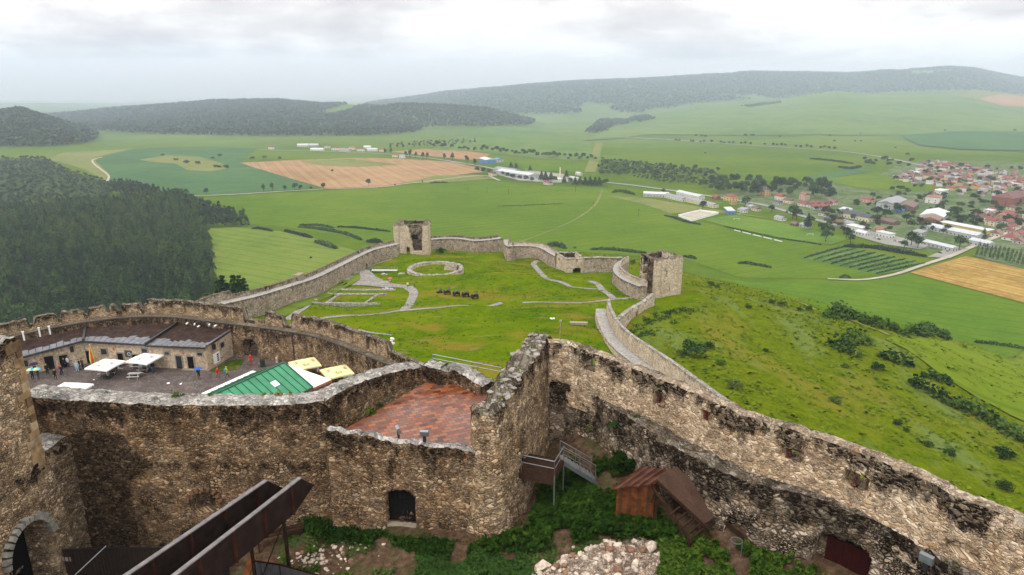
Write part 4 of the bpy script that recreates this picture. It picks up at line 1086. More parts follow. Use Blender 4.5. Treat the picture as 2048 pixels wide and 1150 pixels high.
bl = [gc(30, 752), gc(176, 727), gc(302, 734), gc(417, 741)]
bl = [Vector((p.x, p.y)) for p in bl]
eave = [-39.3, -38.0, -38.05, -37.9, ]
wallm = stone("cafe_front_stone", .38, cols=[(0, (.30, .21, .12)), (.3, (.50, .38, .25)), (.6, (.64, .52, .37)), (1., (.74, .63, .49))], grime=.2, streak=.25, mortar=(.36, .28, .19), ochre=.35, bumpd=.05)
roofm = NT("wet_tar_roof"); rv = roofm.coord("UV"); rn = roofm.tex(.8, rv, 5, .6); rn2 = roofm.tex(3.0, roofm.mapping(rv, (1, .25, 1)), 4)
rc = roofm.ramp(rn, [(.3, (.012, .006, .004)), (.55, (.032, .015, .010)), (.75, (.07, .036, .025))])
roofm.bump(rn2, .03); ROOF = roofm.done(rc, roofm.ramp(rn2, [(.3, (.5,) * 3), (.7, (.9,) * 3)]), .15)
edgem = plain("wet_metal_roof_edge", (.14, .143, .16), .25, .6, .5, var=.35, scale=1.0)
def add_stone_uv(name, quads, mat, parent):
 """quads: list of (p0, p1, z0, z1) vertical faces"""
 V = []; Fq = []; UV = []; TD = []
 s = 0
 for a, b, z0, za, zb in quads:
  L = (Vector(b) - Vector(a)).length; k = len(V)
  V += [(*a, z0), (*b, z0), (*b, zb), (*a, za)]; UV += [(s, z0), (s + L, z0), (s + L, zb), (s, za)]; TD += [za - z0, zb - z0, 0, 0]
  Fq.append((k, k + 1, k + 2, k + 3)); s += L
 return obj(name, raw_mesh(name, V, Fq, mat, uvs=UV, attrs={"td": TD}), parent)
cafe = empty("cafe_building", (bl[3].x, bl[3].y, CZ)); cafe_m = cafe.matrix_basis.copy()
tag(cafe, "long low stone cafe building with wet dark lean-to roofs along the curved wall", "building")
class LocalCafe: pass
def loc_obj(name, mb_or_mesh, mats=None, parent=None):
 me = mb_or_mesh if mats is None else mb_or_mesh.mesh(name, mats)
 o = obj(name, me, parent or cafe)
 if (parent or cafe) is cafe: o.location = -cafe.location
 return o
backs = []
for p, zz in zip(bl, eave):
 best = min(np.arange(0, W5.L, .5), key=lambda x: (W5.at(x)[0].to_2d() - p).length)
 q, _ = W5.at(best, .05); backs.append((Vector((q.x, q.y)), zw(best) - .75))
quads = []
for i in range(3): quads.append((bl[i], bl[i + 1], CZ - .2, eave[i] if i else eave[0], eave[i + 1]))
bside = backs[3][0]
quads.append((bl[3], bside, CZ - .2, eave[3], backs[3][1]))
wo = add_stone_uv("front_wall", quads, wallm, cafe); wo.location = -cafe.location
for i in range(3):
 a, b = bl[i], bl[i + 1]; d = (b - a).normalized(); n = Vector((d.y, -d.x))
 za, zb = eave[i], eave[i + 1]
 ba, bb = backs[i], backs[i + 1]
 dz = (.06, .0, -.12)[i]
 A0 = a + n * .45 - d * (.3 if i == 0 else 0); B0 = b + n * .45 + d * (.25 if i == 2 else 0)
 V = [(*A0, za + dz), (*B0, zb + dz), (*(bb[0]), bb[1] + dz), (*(ba[0]), ba[1] + dz)]
 m1 = [Vector(V[0]).lerp(Vector(V[3]), .24), Vector(V[1]).lerp(Vector(V[2]), .24)]
 rm = MB(); 
 me = raw_mesh("roof", [m1[0], m1[1], V[2], V[3], m1[0] - Vector((0, 0, .25)), m1[1] - Vector((0, 0, .25)), Vector(V[2]) - Vector((0, 0, .25)), Vector(V[3]) - Vector((0, 0, .25))],
                  [(0, 1, 2, 3), (7, 6, 5, 4), (0, 4, 5, 1), (1, 5, 6, 2), (2, 6, 7, 3), (3, 7, 4, 0)], ROOF, uvs=[(0, 0), (10, 0), (10, 6), (0, 6)] * 2)
 ro = obj("roof", me, cafe); ro.location = -cafe.location
 em = MB(); ns = 11
 for k in range(ns):
  t0, t1 = k / ns, (k + .93) / ns
  lap = .96 + .5 * random.random()
  p0 = Vector(V[0]).lerp(Vector(V[1]), t0); p1 = Vector(V[0]).lerp(Vector(V[1]), t1); q0 = p0.lerp(Vector(m1[0]).lerp(Vector(m1[1]), t0), lap); q1 = p1.lerp(Vector(m1[0]).lerp(Vector(m1[1]), t1), lap + random.uniform(-.25, .2))
  u = Vector((0, 0, .03 + .01 * (k % 2)))
  em.hexa([p0 - u * 3, p1 - u * 3, q1 - u * 3, q0 - u * 3], [p0 + u, p1 + u, q1 + u, q0 + u])
 e = obj("metal_edge", em.mesh("metal_edge", edgem), ro)
 gu = MB().bar(Vector(V[0]) - Vector((0, 0, .16)) + Vector((*n, 0)) * .06, Vector(V[1]) - Vector((0, 0, .16)) + Vector((*n, 0)) * .06, .14, .14)
 obj("gutter", gu.mesh("gutter", M["gloss_black"]), ro)
 if i < 2:
  vv = MB().bar(Vector(V[1]) + Vector((0, 0, .10)), Vector(V[2]) + Vector((0, 0, .10)), .3, .3)
  obj("verge", vv.mesh("verge", M["gloss_black"]), ro)
rr = MB()
rr.bar((*(bl[3] + (bl[3] - bl[2]).normalized() * .25), eave[3] + .02), (*bside, backs[3][1] + .02), .35, .22)
loc_obj("side_verge", rr, edgem)
def on_front(px, py):
 v = ray(px, py)
 best = None
 for i, (a, b) in enumerate(((bl[0], bl[1]), (bl[1], bl[2]), (bl[2], bl[3]), (bl[3], bside))):
  d = b - a; den = v.x * d.y - v.y * d.x
  if abs(den) < 1e-6: continue
  k = (a.x * d.y - a.y * d.x) / den; u = ((v.x * k - a.x) * d.x + (v.y * k - a.y) * d.y) / d.length_squared
  if 0 <= u <= 1 and k > 0 and (best is None or k < best[0]): best = (k, i, a + d * u, v.z * k, math.atan2(d.y, d.x))
 return best
def z4(x, y): return (x / 3.938, 580 + y / 3.938)
for cx_, cy_, w, h, kind in ((390, 572, 1.15, 2.2, "door"), (500, 540, 1.1, 2.0, "door"), (685, 498, 1.2, 2.1, "door"), (945, 500, .95, 2.0, "door"), (1055, 490, .95, 1.9, "door"), (1408, 535, .95, 2.1, "glass_door"), (1500, 540, 1.0, 2.1, "door"),
                             (820, 485, .95, .9, "window"), (1140, 480, .9, .7, "window"), (1315, 498, .75, .45, "window"), (1575, 505, .8, .45, "window"), (195, 580, .8, 1.0, "window"), (1748, 432, .9, .8, "window")):
 b = on_front(*z4(cx_, cy_))
 if not b: continue
 _, i, p, z, hd = b
 z0 = CZ + .05 if "door" in kind else z - h / 2
 fr = MB(); W_ = w / 2
 for x0, x1, za_, zb_ in ((-W_ - .16, -W_, 0, h), (W_, W_ + .16, 0, h), (-W_ - .16, W_ + .16, h, h + .18)): fr.box(x0, x1, -.09, .03, za_, zb_)
 if "door" not in kind: fr.box(-W_ - .16, W_ + .16, -.09, .03, -.16, 0)
 f = obj(kind, fr.mesh(kind, plain("dressed_stone_frame", (.26, .22, .18), .85, .2, var=.2)), cafe, Vector((p.x, p.y, z0)) - cafe.location, hd)
 lf = MB().box(-W_, W_, -.035, .02, 0, h)
 if kind == "window": lf.box(-.02, .02, -.05, -.036, 0, h)
 obj("pane" if kind == "window" else "door_leaf", lf.mesh("leaf", M["glass"] if kind != "door" else M["black"]), f)
for cx_, cy_, kind in ((563, 462, "loudspeaker"), (1672, 446, "loudspeaker")):
 b = on_front(*z4(cx_, cy_)); _, i, p, z, hd = b
 nrm = Vector((math.sin(hd), -math.cos(hd)))
 sp_ = MB().box(-.22, .22, -.32, .0, -.42, .42).box(-.17, .17, -.35, -.325, -.3, .3).box(-.04, .04, 0, .18, -.06, .06)
 o = obj("loudspeaker", sp_.mesh("loudspeaker", M["gloss_black"]), None, (p.x + nrm.x * .16, p.y + nrm.y * .16, z), hd + .25)
 tag(o, "black loudspeaker on the front of the cafe building" if cx_ < 1000 else "black loudspeaker on the gable end of the cafe building", "loudspeaker")
b = on_front(*z4(1706, 533)); _, i, p, z, hd = b
mb = MB().box(-.75, .75, -.05, -.003, -.85, .85)
sign = obj("sign_board", mb.mesh("sign_board", M["white_paint"]), None, (p.x, p.y, z), hd); tag(sign, "white board with black marks on the gable end of the cafe", "sign")
mk = MB()
for k in range(4):
 mk.box(.05, .5, -.062, -.052, -.62 + k * .33, -.40 + k * .33)
obj("printed_marks", mk.mesh("printed_marks", M["black"]), sign)
for cx_, cy_, c_, lab in ((322, 545, None, "round orange sign left of the cafe door"), (895, 466, None, "round orange sign near the yellow closed parasol"), (1443, 498, None, "round orange sign between the two right cafe doors")):
 b = on_front(*z4(cx_, cy_)); _, i, p, z, hd = b
 dm = MB().tube((0, -.05, 0), (0, -.003, 0), .2, n=14)
 tag(obj("round_sign", dm.mesh("round_sign", plain("orange_enamel", (.45, .13, .03), .5)), None, (p.x, p.y, z), hd), lab, "sign")
b = on_front(*z4(1012, 500)); _, i, p, z, hd = b
bm_ = MB().box(-.62, .62, -.045, -.003, -.62, .5)
sg = obj("poster_board", bm_.mesh("poster_board", plain("dark_grey_board", (.06, .065, .07), .5)), None, (p.x, p.y, z), hd); tag(sg, "dark grey menu board between the cafe doors", "sign")
mk = MB().tube((.1, -.06, -.05), (.1, -.05, -.05), .3, n=14).tube((.1, -.068, -.05), (.1, -.062, -.05), .17, n=14, m=1)
obj("painted_disc", mk.mesh("painted_disc", [plain("pale_print", (.45, .47, .5), .6), plain("dark_print_disc", (.05, .05, .06), .6)]), sg)
for k, (cx_, cy_) in enumerate(((183, 350), (308, 318), (390, 305))):
 px, py = z4(cx_, cy_)
 h_ = W5.hit(px, py + 4, -.05); p, nn = W5.at(h_[0], -.25, h_[1])
 lm = MB().box(-.1, .1, -.1, .1, -.75, .75).box(-.16, .16, -.16, .16, .75, .85).bar((0, .05, -.4), (0, .35, -.4), .1)
 o = obj("wall_lamp", lm.mesh("wall_lamp", M["white_paint"]), None, p, W5.heading(h_[0]))
 tag(o, ["tall white wall lamp above the left end of the cafe roof", "tall white wall lamp, middle one above the left cafe roof", "tall white wall lamp nearest the roof joint of the cafe"][k], "lamp", "white lamps along the courtyard wall")
for k, (cx_, cy_) in enumerate(((1482, 262), (1540, 268), (1573, 285), (1655, 272), (1705, 280))):
 px, py = z4(cx_, cy_)
 h_ = W5.hit(px, py, -.05); p, nn = W5.at(h_[0], -.22, h_[1])
 lm = MB().tube((0, -.3, 0), (0, .1, .12), .15, .11, 10).bar((0, .05, .05), (0, .25, .05), .08).tube((0, -.31, -.01), (0, -.30, 0), .13, .13, 10, m=1)
 o = obj("floodlight", lm.mesh("floodlight", [M["white_paint"], M["glass"]]), None, p, W5.heading(h_[0]) + random.uniform(-.4, .4))
 tag(o, ["small white floodlight on the wall, first above the right cafe roof", "small white floodlight second from the cafe roof joint", "small white floodlight hanging lowest above the right cafe roof", "small white floodlight second from the cafe gable", "small white floodlight nearest the cafe gable"][k], "floodlight", "small white floodlights above the cafe roof")
def parasol(name, c, w, h, rz, canvas, mark, label, group, drop=.75, tilt=0, dim=True):
 t = empty(name, c, rz); tag(t, label, "parasol", group)
 cm = MB(); hw = w / 2
 ap = (0, 0, h); e = [(-hw, -hw, h - drop), (hw, -hw, h - drop), (hw, hw, h - drop), (-hw, hw, h - drop)]
 m = [(0, -hw, h - drop + .06), (hw, 0, h - drop + .06), (0, hw, h - drop + .06), (-hw, 0, h - drop + .06)]
 vs = [ap] + e + m; fs = []
 for k in range(4): fs += [(0, 1 + k, 5 + k), (0, 5 + k, 1 + (k + 1) % 4)]
 low = [(x, y, z - .22) for x, y, z in e + m]; b = 9
 vs += low
 ring = [1, 5, 2, 6, 3, 7, 4, 8]
 for k in range(8):
  a, c2 = ring[k], ring[(k + 1) % 8]; fs.append((a, a + 8, c2 + 8, c2))
 vs += [(0, 0, h - .05)]; fs += [(17, c2 + 8, a + 8) for a, c2 in ((ring[k], ring[(k + 1) % 8]) for k in range(8))]
 cm.add(vs, fs)
 cano = obj("canopy", cm.mesh("canopy", canvas), t)
 pl = MB().tube((0, 0, 0), (0, 0, h - .03), .045, n=8); obj("pole", pl.mesh("pole", M["white_paint"] if canvas is M["white_canvas"] else M["wood_orange"]), t)
 bs = MB().box(-.45, .45, -.45, .45, 0, .09).tube((0, 0, .09), (0, 0, .4), .07); obj("base", bs.mesh("base", M["steel_dark"]), t)
 rb = MB()
 for x, y, z in e: rb.bar((0, 0, h - .16), (x * .97, y * .97, z - .06), .035)
 obj("ribs", rb.mesh("ribs", M["wood_pale"]), t)
 for k in range(4):
  mk = MB(); a = PI / 2 * k; ca, sa_ = math.cos(a), math.sin(a)
  def P(u, v, lift=.03):
   y = -hw * (1 - v); z = h - drop + .06 * (1 - v) + (drop - .06) * v + lift
   return (u * ca - y * sa_, u * sa_ + y * ca, z)
  mark(mk, P, hw)
  if mk.v: obj("print", mk.mesh("print", [M["maroon_print"] if canvas is M["white_canvas"] else M["dark_print"]]), cano)
 return t
def mark_white(mk, P, hw):
 def q(u0, u1, v0, v1): mk.add([P(u0, v0), P(u1, v0), P(u1, v1), P(u0, v1)], [(0, 1, 2, 3)])
 k = hw / 2.2
 q(-.28 * k, .28 * k, .34, .40); q(-.22 * k, -.1 * k, .40, .50); q(-.05 * k, .05 * k, .40, .52); q(.1 * k, .22 * k, .40, .50); q(-.38 * k, .38 * k, .27, .31)
def mark_yellow(mk, P, hw):
 n = 20; k = hw / 2.2
 for i in range(n):
  a0, a1 = R(40) + R(290) * i / n, R(40) + R(290) * (i + 1) / n
  for r0, r1 in ((1.0, .86),):
   mk.add([P(.62 * k * r0 * math.cos(a0), .42 + .17 * r0 * math.sin(a0)), P(.62 * k * r0 * math.cos(a1), .42 + .17 * r0 * math.sin(a1)), P(.62 * k * r1 * math.cos(a1), .42 + .17 * r1 * math.sin(a1)), P(.62 * k * r1 * math.cos(a0), .42 + .17 * r1 * math.sin(a0))], [(0, 1, 2, 3)])
 def q(u0, u1, v0, v1): mk.add([P(u0 * k, v0), P(u1 * k, v0), P(u1 * k, v1), P(u0 * k, v1)], [(0, 1, 2, 3)])
 for u0, u1, v0, v1 in ((-.42, -.34, .34, .5), (-.42, -.22, .34, .37), (-.18, -.1, .34, .45), (-.04, .04, .36, .45), (.1, .17, .34, .5), (.22, .42, .36, .4), (.3, .37, .4, .47), (-.1, .02, .62, .74), (.06, .12, .62, .74)): q(u0, u1, v0, v1)
def no_mark(mk, P, hw): pass
pz = lambda cx_, cy_, dz=0: gp(*z4(cx_, cy_), CZ + dz)
def under(cx_, cy_, zc):
 p = pz(cx_, cy_, zc); return (p.x, p.y, CZ)
gW = "white printed parasols on the cafe courtyard"
parasol("parasol", under(826, 570, 2.5), 3.8, 2.9, R(-12), M["white_canvas"], mark_white, "white square parasol over picnic tables, left of the two printed ones", gW)
parasol("parasol", under(1142, 520, 2.5), 3.8, 2.9, R(-14), M["white_canvas"], mark_white, "white square parasol nearest the cafe doors over a table", gW)
p = under(528, 768, 2.9); parasol("parasol", (p[0], p[1], CZ), 4.4, 3.3, R(-6), M["white_canvas"], no_mark, "plain white parasol mostly hidden behind the grey wall top", gW)
def z5(x, y): return (400 + x / 4.096, 600 + y / 4.096)
py_ = lambda x, y, zc: Vector((*gp(*z5(x, y), CZ + zc).to_2d(), CZ))
gY = "pale yellow parasols by the green roof"
parasol("parasol", py_(857, 507, 2.5), 3.9, 2.95, R(32), M["yellow_canvas"], mark_yellow, "pale yellow parasol behind the ridge end of the green roof", gY)
parasol("parasol", py_(1120, 570, 2.5), 3.9, 2.95, R(32), M["yellow_canvas"], mark_yellow, "pale yellow parasol between the white gable and the terrace wall", gY)
p = gc(*z4(738, 612)); t = empty("closed_parasol", p); tag(t, "closed yellow and red parasol standing by the cafe wall", "parasol")
cm = MB(); prof = [(.06, .6), (.30, .75), (.36, 1.4), (.26, 2.4), (.12, 3.3), (.03, 3.75)]
cm.lathe(prof, 12)
mi = [1 if (i % 12) in (9, 10) else 0 for i in range(12 * 5)] + [0, 0]; cm.m = mi
obj("canopy", cm.mesh("canopy", [plain("yellow_canvas_folds", (.62, .55, .08), .8), plain("red_canvas_folds", (.5, .09, .03), .8)]), t)
obj("pole", MB().tube((0, 0, 0), (0, 0, 3.9), .04).mesh("pole", M["white_paint"]), t)
obj("base", MB().box(-.4, .4, -.4, .4, 0, .1).mesh("base", M["steel_dark"]), t)
def picnic(p, rz, label, mat):
 t = empty("picnic_table", p, rz); tag(t, label, "picnic table", "picnic tables on the courtyard")
 m = MB()
 for k in range(5): m.box(-.9, .9, -.36 + k * .15, -.23 + k * .15, .70, .75)
 obj("table_top", m.mesh("table_top", mat), t)
 for s in (-1, 1):
  b = MB().box(-.9, .9, s * .72 - .13, s * .72 + .13, .42, .46); obj("bench", b.mesh("bench", mat), t)
 for s in (-1, 1):
  l = MB().bar((s * .6, -.3, .7), (s * .6, -.75, 0), .08).bar((s * .6, .3, .7), (s * .6, .75, 0), .08).bar((s * .6, -.8, .4), (s * .6, .8, .4), .08)
  obj("leg_frame", l.mesh("leg_frame", mat), t)
tw = plain("weathered_table_wood", (.36, .34, .32), .7, .3, var=.2)
for (a, b, rz, lab) in ((835, 665, .2, "grey picnic table under the left white parasol"), (905, 650, -.3, "grey picnic table beside the seated group under the left white parasol"), (1065, 690, .1, "grey picnic table standing alone in the open courtyard"), (968, 590, .5, "grey picnic table between the two white parasols"), (1085, 608, .2, "grey picnic table at the left under the cafe parasol"), (1140, 635, .1, "grey picnic table at the pole of the cafe parasol"), (1220, 595, -.2, "grey picnic table right of the cafe parasol pole")):
 picnic(gc(*z4(a, b)), rz, lab, tw)
for (a, b, rz, lab) in ((905, 585, .5, "orange brown picnic table under the yellow parasol behind the green roof"), (1020, 615, .55, "orange brown picnic table between the two yellow parasols"), (1130, 660, .55, "orange brown picnic table below the right yellow parasol")):
 picnic(gc(*z5(a, b)), rz, lab, M["wood_orange"])
p = gc(*z4(1342, 605)); o = MB().lathe([(.32, 0), (.40, .5), (.36, 1.0), (.38, 1.05), (.30, 1.1)], 14).build("barrel", M["gloss_black"], loc=p); tag(o, "black barrel shaped bin by the cafe wall", "bin")
p = gc(*z5(515, 545)); t = MB().box(-.35, .35, -.35, .35, .1, 1.0).build("wheeled_bin", plain("dark_green_plastic", (.015, .045, .02), .5), loc=p, rz=.4); tag(t, "dark green wheeled bin by the archway", "bin")
obj("lid", MB().box(-.38, .38, -.40, .38, 1.0, 1.08).mesh("lid", M["gloss_black"]), t); obj("wheels", MB().tube((-.38, .3, .12), (.38, .3, .12), .12).mesh("wheels", M["gloss_black"]), t)
p = gc(*z5(632, 512)); o = MB().lathe([(.2, 0), (.2, .8), (.16, .95), (.05, 1.0)], 12).build("stone_bollard", M["rubble"], loc=p); tag(o, "pale stone bollard beside the green roof", "bollard")
p = gc(*z5(1218, 690)); t = MB().box(-.65, .65, -.03, .03, .5, 1.35).build("notice_board", M["white_paint"], loc=p, rz=.3); tag(t, "grey white notice board in front of the terrace side wall", "board"); t["kind"] = "thing"
obj("posts", MB().box(-.6, -.52, -.03, .03, 0, .5).box(.52, .6, -.03, .03, 0, .5).mesh("posts", M["steel"]), t)
p = gc(*z4(1500, 625)); o = MB().box(-1.1, 1.1, -.5, .5, 0, .18).box(-.8, .8, .0, .5, .18, .34).build("stone_step", M["wood_pale"], loc=p, rz=bl[3].x * 0 + math.atan2((bl[3] - bl[2]).y, (bl[3] - bl[2]).x)); tag(o, "low stone steps at the right cafe doors", "steps")
for k, (a, b) in enumerate(((740, 708), (1425, 740), (1325, 735))):
 p = gc(*z4(a, b)); o = MB().rock((0, 0, .04), .22, 300 + k, 0, .2).build("paper_scrap", M["white_paint"], loc=p); tag(o, ["white scrap on the cobbles below the left white parasol", "white scrap on the cobbles nearest the green roof", "white scrap on the cobbles left of the green roof"][k], "litter", "white scraps on the courtyard")
A = gp(*z5(690, 512), -37.4); B = gp(446, 781, -37.4); Cc = gp(*z5(925, 715), -39.8); Dd = gp(*z5(1075, 652), -39.8)
rd = (B - A).normalized(); B = A + rd * 13
right = Cc - A; right -= rd * right.dot(rd); 
C0 = Cc; Cn = Cc + rd * 13 - rd * (Cc - A).dot(rd) * 0
E0 = A - right; E0.z = -39.8; E0 = E0 + rd * (Cc - A).dot(rd); En = E0 + rd * 13
Cn.z = C0.z; 
pav = empty("green_pavilion", (A.x, A.y, CZ)); tag(pav, "pavilion with bright green sheet metal roof and white gable awning", "pavilion")
greenm = NT("green_sheet_roof"); gv = greenm.coord(); gn = greenm.tex(.6, gv, 4)
GREEN = greenm.done(greenm.ramp(gn, [(.3, (.012, .15, .065)), (.7, (.028, .235, .105))]), .38, .5)
def pl_(name, mb, mats, parent=None):
 o = obj(name, mb.mesh(name, mats), parent or pav)
 if parent is None: o.location = -pav.location
 return o
up = Vector((0, 0, .08))
rm = MB().hexa([A - up, C0 - up, Cn - up, B - up], [A, C0, Cn, B]).hexa([E0 - up, A - up, B - up, En - up], [E0, A, B, En])
rf = pl_("roof", rm, GREEN)
sm = MB()
for k in range(1, 12):
 t_ = k / 12
 for P0, P1, Q0, Q1 in ((A, B, C0, Cn), (A, B, E0, En)):
  a, b = P0.lerp(P1, t_), Q0.lerp(Q1, t_); sm.bar(a + up * .5, b + up * .5, .07, .09)
 for tt in (.36, .7): pass
sm.bar(A + up * .8, B + up * .8, .2, .1); sm.bar(A + up * .6, C0 + up * .6, .16, .12); sm.bar(C0 + up * .3, Cn + up * .3, .14, .1)
pl_("roof_seams", sm, plain("dark_green_seam", (.008, .09, .04), .45), rf)
nr = (C0 - A).cross(rd).normalized(); 
if nr.z < 0: nr = -nr
sk = gp(*z5(480, 657), -38.7); sk = A + rd * (sk - A).dot(rd) + (C0 - A) * .45 * 1.0
u1 = rd * .45; u2 = (C0 - A).normalized() * .5
km = MB().hexa([sk - u1 - u2 - nr * .1, sk + u1 - u2 - nr * .1, sk + u1 + u2 - nr * .1, sk - u1 + u2 - nr * .1], [sk - u1 - u2 + nr * .14, sk + u1 - u2 + nr * .14, sk + u1 + u2 + nr * .14, sk - u1 + u2 + nr * .14])
pl_("skylight", km, M["white_paint"], rf)
wm = MB(); A2 = A - up; wm.add([A2, C0 - up, Dd, A2 - up, C0 - up * 2, Dd - up], [(0, 1, 2), (5, 4, 3), (0, 3, 4, 1), (1, 4, 5, 2), (2, 5, 3, 0)])
pl_("white_awning", wm, M["white_canvas"])
bw = MB().bar(C0 - up * 3, Dd - up * 2.2, .1, .28); pl_("orange_fascia", bw, M["wood_orange"])
ew = MB(); ew.bar(E0 + Vector((-.2, .2, .05)), En + Vector((-.2, .2, .05)), .75, .06); pl_("white_gutter_board", ew, M["white_paint"])
body = MB()
i0 = [A.lerp(C0, .85), A.lerp(E0, .85)]; i1 = [B.lerp(Cn, .85), B.lerp(En, .85)]
f4 = [Vector((p.x, p.y, CZ)) for p in (i0[0], i1[0], i1[1], i0[1])]; t4 = [Vector((p.x, p.y, -39.75)) for p in (i0[0], i1[0], i1[1], i0[1])]
body.hexa(f4, t4); pl_("timber_wall", body, M["wood_orange"])
ps_ = MB()
for q in (Dd,): ps_.bar((q.x, q.y, CZ), (q.x, q.y, q.z - .1), .12)
pl_("post", ps_, M["wood_orange"])
# ------------------------------------------------------------------ the lower bailey
def crop5(x, y): return (400 + x * .2957, 420 + y * .2957)
def crop6(x, y): return (900 + x * .2957, 420 + y * .2957)
def gpts(lst, dz_bottom=-3.0):
 out = []
 for px, py, hgt in lst:
  v = ray(px, py); X, Y, Z = v.x * _ts / v.y, _ts, v.z * _ts / v.y
  sel = _ts < 420
  b = np.nonzero(Z[sel] < plat_z(X[sel], Y[sel]) + hgt)[0]
  k = b[0] if len(b) else -1
  x, y = X[k], Y[k]; g = float(plat_z(np.array([x]), np.array([y]))[0])
  out.append((x, y, g + dz_bottom, g + hgt))
 return out
pale_top = [M["wall_far"], M["walk_pale"]]
WL = Wall(gpts([(398, 634, 4.2), (440, 612, 4.5), (520, 592, 4.9), (600, 568, 5.2), (640, 555, 5.2), (690, 529, 5.0), (745, 502, 4.8), (790, 491, 4.8), (800, 489, 4.6)]), 3.0, .6)
o = WL.build("curtain_wall", pale_top, nz=12, rough=.12, jag=.05, seed=31, zb=lambda x: -75)
tag(o, "long curtain wall left of the bailey with a pale walk climbing to the far tower", "wall")
zl = lambda x: float(np.interp(x, WL.s, [q[3] for q in WL.q]))
pl0 = WL.hit(478, 590)[0] if WL.hit(478, 590) else 30
pm = WL.mesh("parapet", [M["wall_far"], M["cap_dark"]], nz=5, off0=2.3, off1=3.0, zb=lambda x: zl(x) - .3, zt=lambda x: zl(x) + (2.1 if x < pl0 else 1.15), rough=.06, jag=.12, seed=32)
obj("parapet", pm, o)
h_ = WL.hit(*crop5(675, 432), 2.3)
if h_:
 p, nn = WL.at(h_[0], 2.3, 0); tu = MB().box(-1.5, 1.5, -.5, 1.2, zl(h_[0]) - 1, zl(h_[0]) + 1.9)
 tm = tu.mesh("turret", M["wall_far"]); obj("turret", tm, o, (p.x, p.y, 0), WL.heading(h_[0]))
def tower_box(name, corners, z0, z1s, th, mats, holes, label, seed, nz=26, step=.35):
 t = empty(name, (corners[0][0], corners[0][1], z0)); tag(t, label, "tower")
 n = len(corners)
 for i in range(n):
  a, b = corners[i], corners[(i + 1) % n]
  W = Wall([(a[0], a[1], z0, z1s[i]), (b[0], b[1], z0, z1s[(i + 1) % n])], th, step)
  me = W.mesh("tower_wall", mats, nz=nz, rough=.16, jag=.42, jagw=1.1, seed=seed + i, holes=holes.get(i, ()))
  if i == 2: me.materials[0] = M["wall_dark"]  # back wall in darker stone: shade of the interior put into its colour
  o = obj("tower_wall", me, t); o.location = -t.location
 return t
fl = yp(789, 506, 268); fr = yp(858, 508, 268)
zt = yp(822, 451, 268).z
cs = [(fl.x, 268), (fr.x, 268.5), (fr.x - .5, 281), (fl.x + .5, 281)]
wdt = fr.x - fl.x
def tear(s_, z_):
 t = (z_ - zt) / (fl.z - zt)
 l = .42 + .14 * t + .03 * mnoise.noise((z_ * .9, 1, 1)); r = .83 - .06 * max(0, t - .3) + .04 * mnoise.noise((z_ * .8, 4, 1))
 u = s_ / wdt
 return -1 if l < u < r and t < .93 else None
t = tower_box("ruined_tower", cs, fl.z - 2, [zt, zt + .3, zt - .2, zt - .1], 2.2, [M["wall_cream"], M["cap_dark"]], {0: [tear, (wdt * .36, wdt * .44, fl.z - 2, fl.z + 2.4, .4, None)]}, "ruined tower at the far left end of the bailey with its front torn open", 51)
WF = Wall(gpts([(856, 481, 4.6), (885, 478, 5.0), (915, 478, 5.2), (945, 482, 5.0), (975, 481, 5.2), (1005, 477, 5.6)]), 3.0, .6)
o = WF.build("curtain_wall", pale_top, nz=12, rough=.14, jag=.06, seed=33, zb=lambda x: -80)
tag(o, "far curtain wall between the ruined tower and the stepped corner", "wall")
zf = lambda x: float(np.interp(x, WF.s, [q[3] for q in WF.q]))
obj("parapet", WF.mesh("parapet", [M["wall_far"], M["cap_dark"]], nz=4, off0=2.3, off1=3.0, zb=lambda x: zf(x) - .3, zt=lambda x: zf(x) + .95, rough=.06, jag=.14, seed=34), o)
WG = Wall(gpts([(1006, 480, 5.6), (1012, 493, 5.2), (1040, 493, 5.0), (1075, 496, 4.8), (1100, 508, 4.4), (1114, 516, 4.2)]), 2.8, .6)
o = WG.build("curtain_wall", pale_top, nz=12, rough=.12, jag=.06, seed=35, zb=lambda x: -80)
tag(o, "pale curtain wall stepping down from the far corner to the small gatehouse", "wall")
zg = lambda x: float(np.interp(x, WG.s, [q[3] for q in WG.q]))
obj("parapet", WG.mesh("parapet", [M["wall_cream"], M["cap_dark"]], nz=4, off0=2.1, off1=2.8, zb=lambda x: zg(x) - .3, zt=lambda x: zg(x) + 1.1, rough=.06, jag=.14, seed=36), o)
st = MB(); b0_ = gt(*crop6(650, 345)); 
for k in range(9): st.box(-.9, .9, k * .42, k * .42 + .45, 0, .3 + k * .38)
so_ = obj("stair", st.mesh("stair", M["wood_pale"]), o, (b0_.x + .3, b0_.y - .8, b0_.z), -.35)
g0 = [crop6(785, 425), crop6(925, 440)]
ga, gb = gt(*g0[0]), gt(*g0[1])
ga = Vector((ga.x, ga.y)); gb = Vector((gb.x, ga.y + 1.0))
gz = h1(ga.x, ga.y)
dpt = Vector((-3.2, 9.0))
cs2 = [ga, gb, gb + dpt + Vector((1.0, 0)), ga + dpt]
ztop = yp(*crop6(790, 335), ga.y).z
wd2 = (gb - ga).length
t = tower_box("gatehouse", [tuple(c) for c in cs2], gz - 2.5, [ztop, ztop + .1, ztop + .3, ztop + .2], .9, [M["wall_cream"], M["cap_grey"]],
              {0: [(wd2 * .36, wd2 * .78, gz - 3, gz + 1.6, 1.0, None), (wd2 * .5, wd2 * .62, gz + 3.4, gz + 4.6, 0, .5)], 3: [(3, 4, gz + 2.5, gz + 3.6, 0, .5)]}, "small square roofless gatehouse on the far side of the bailey", 61, nz=20)
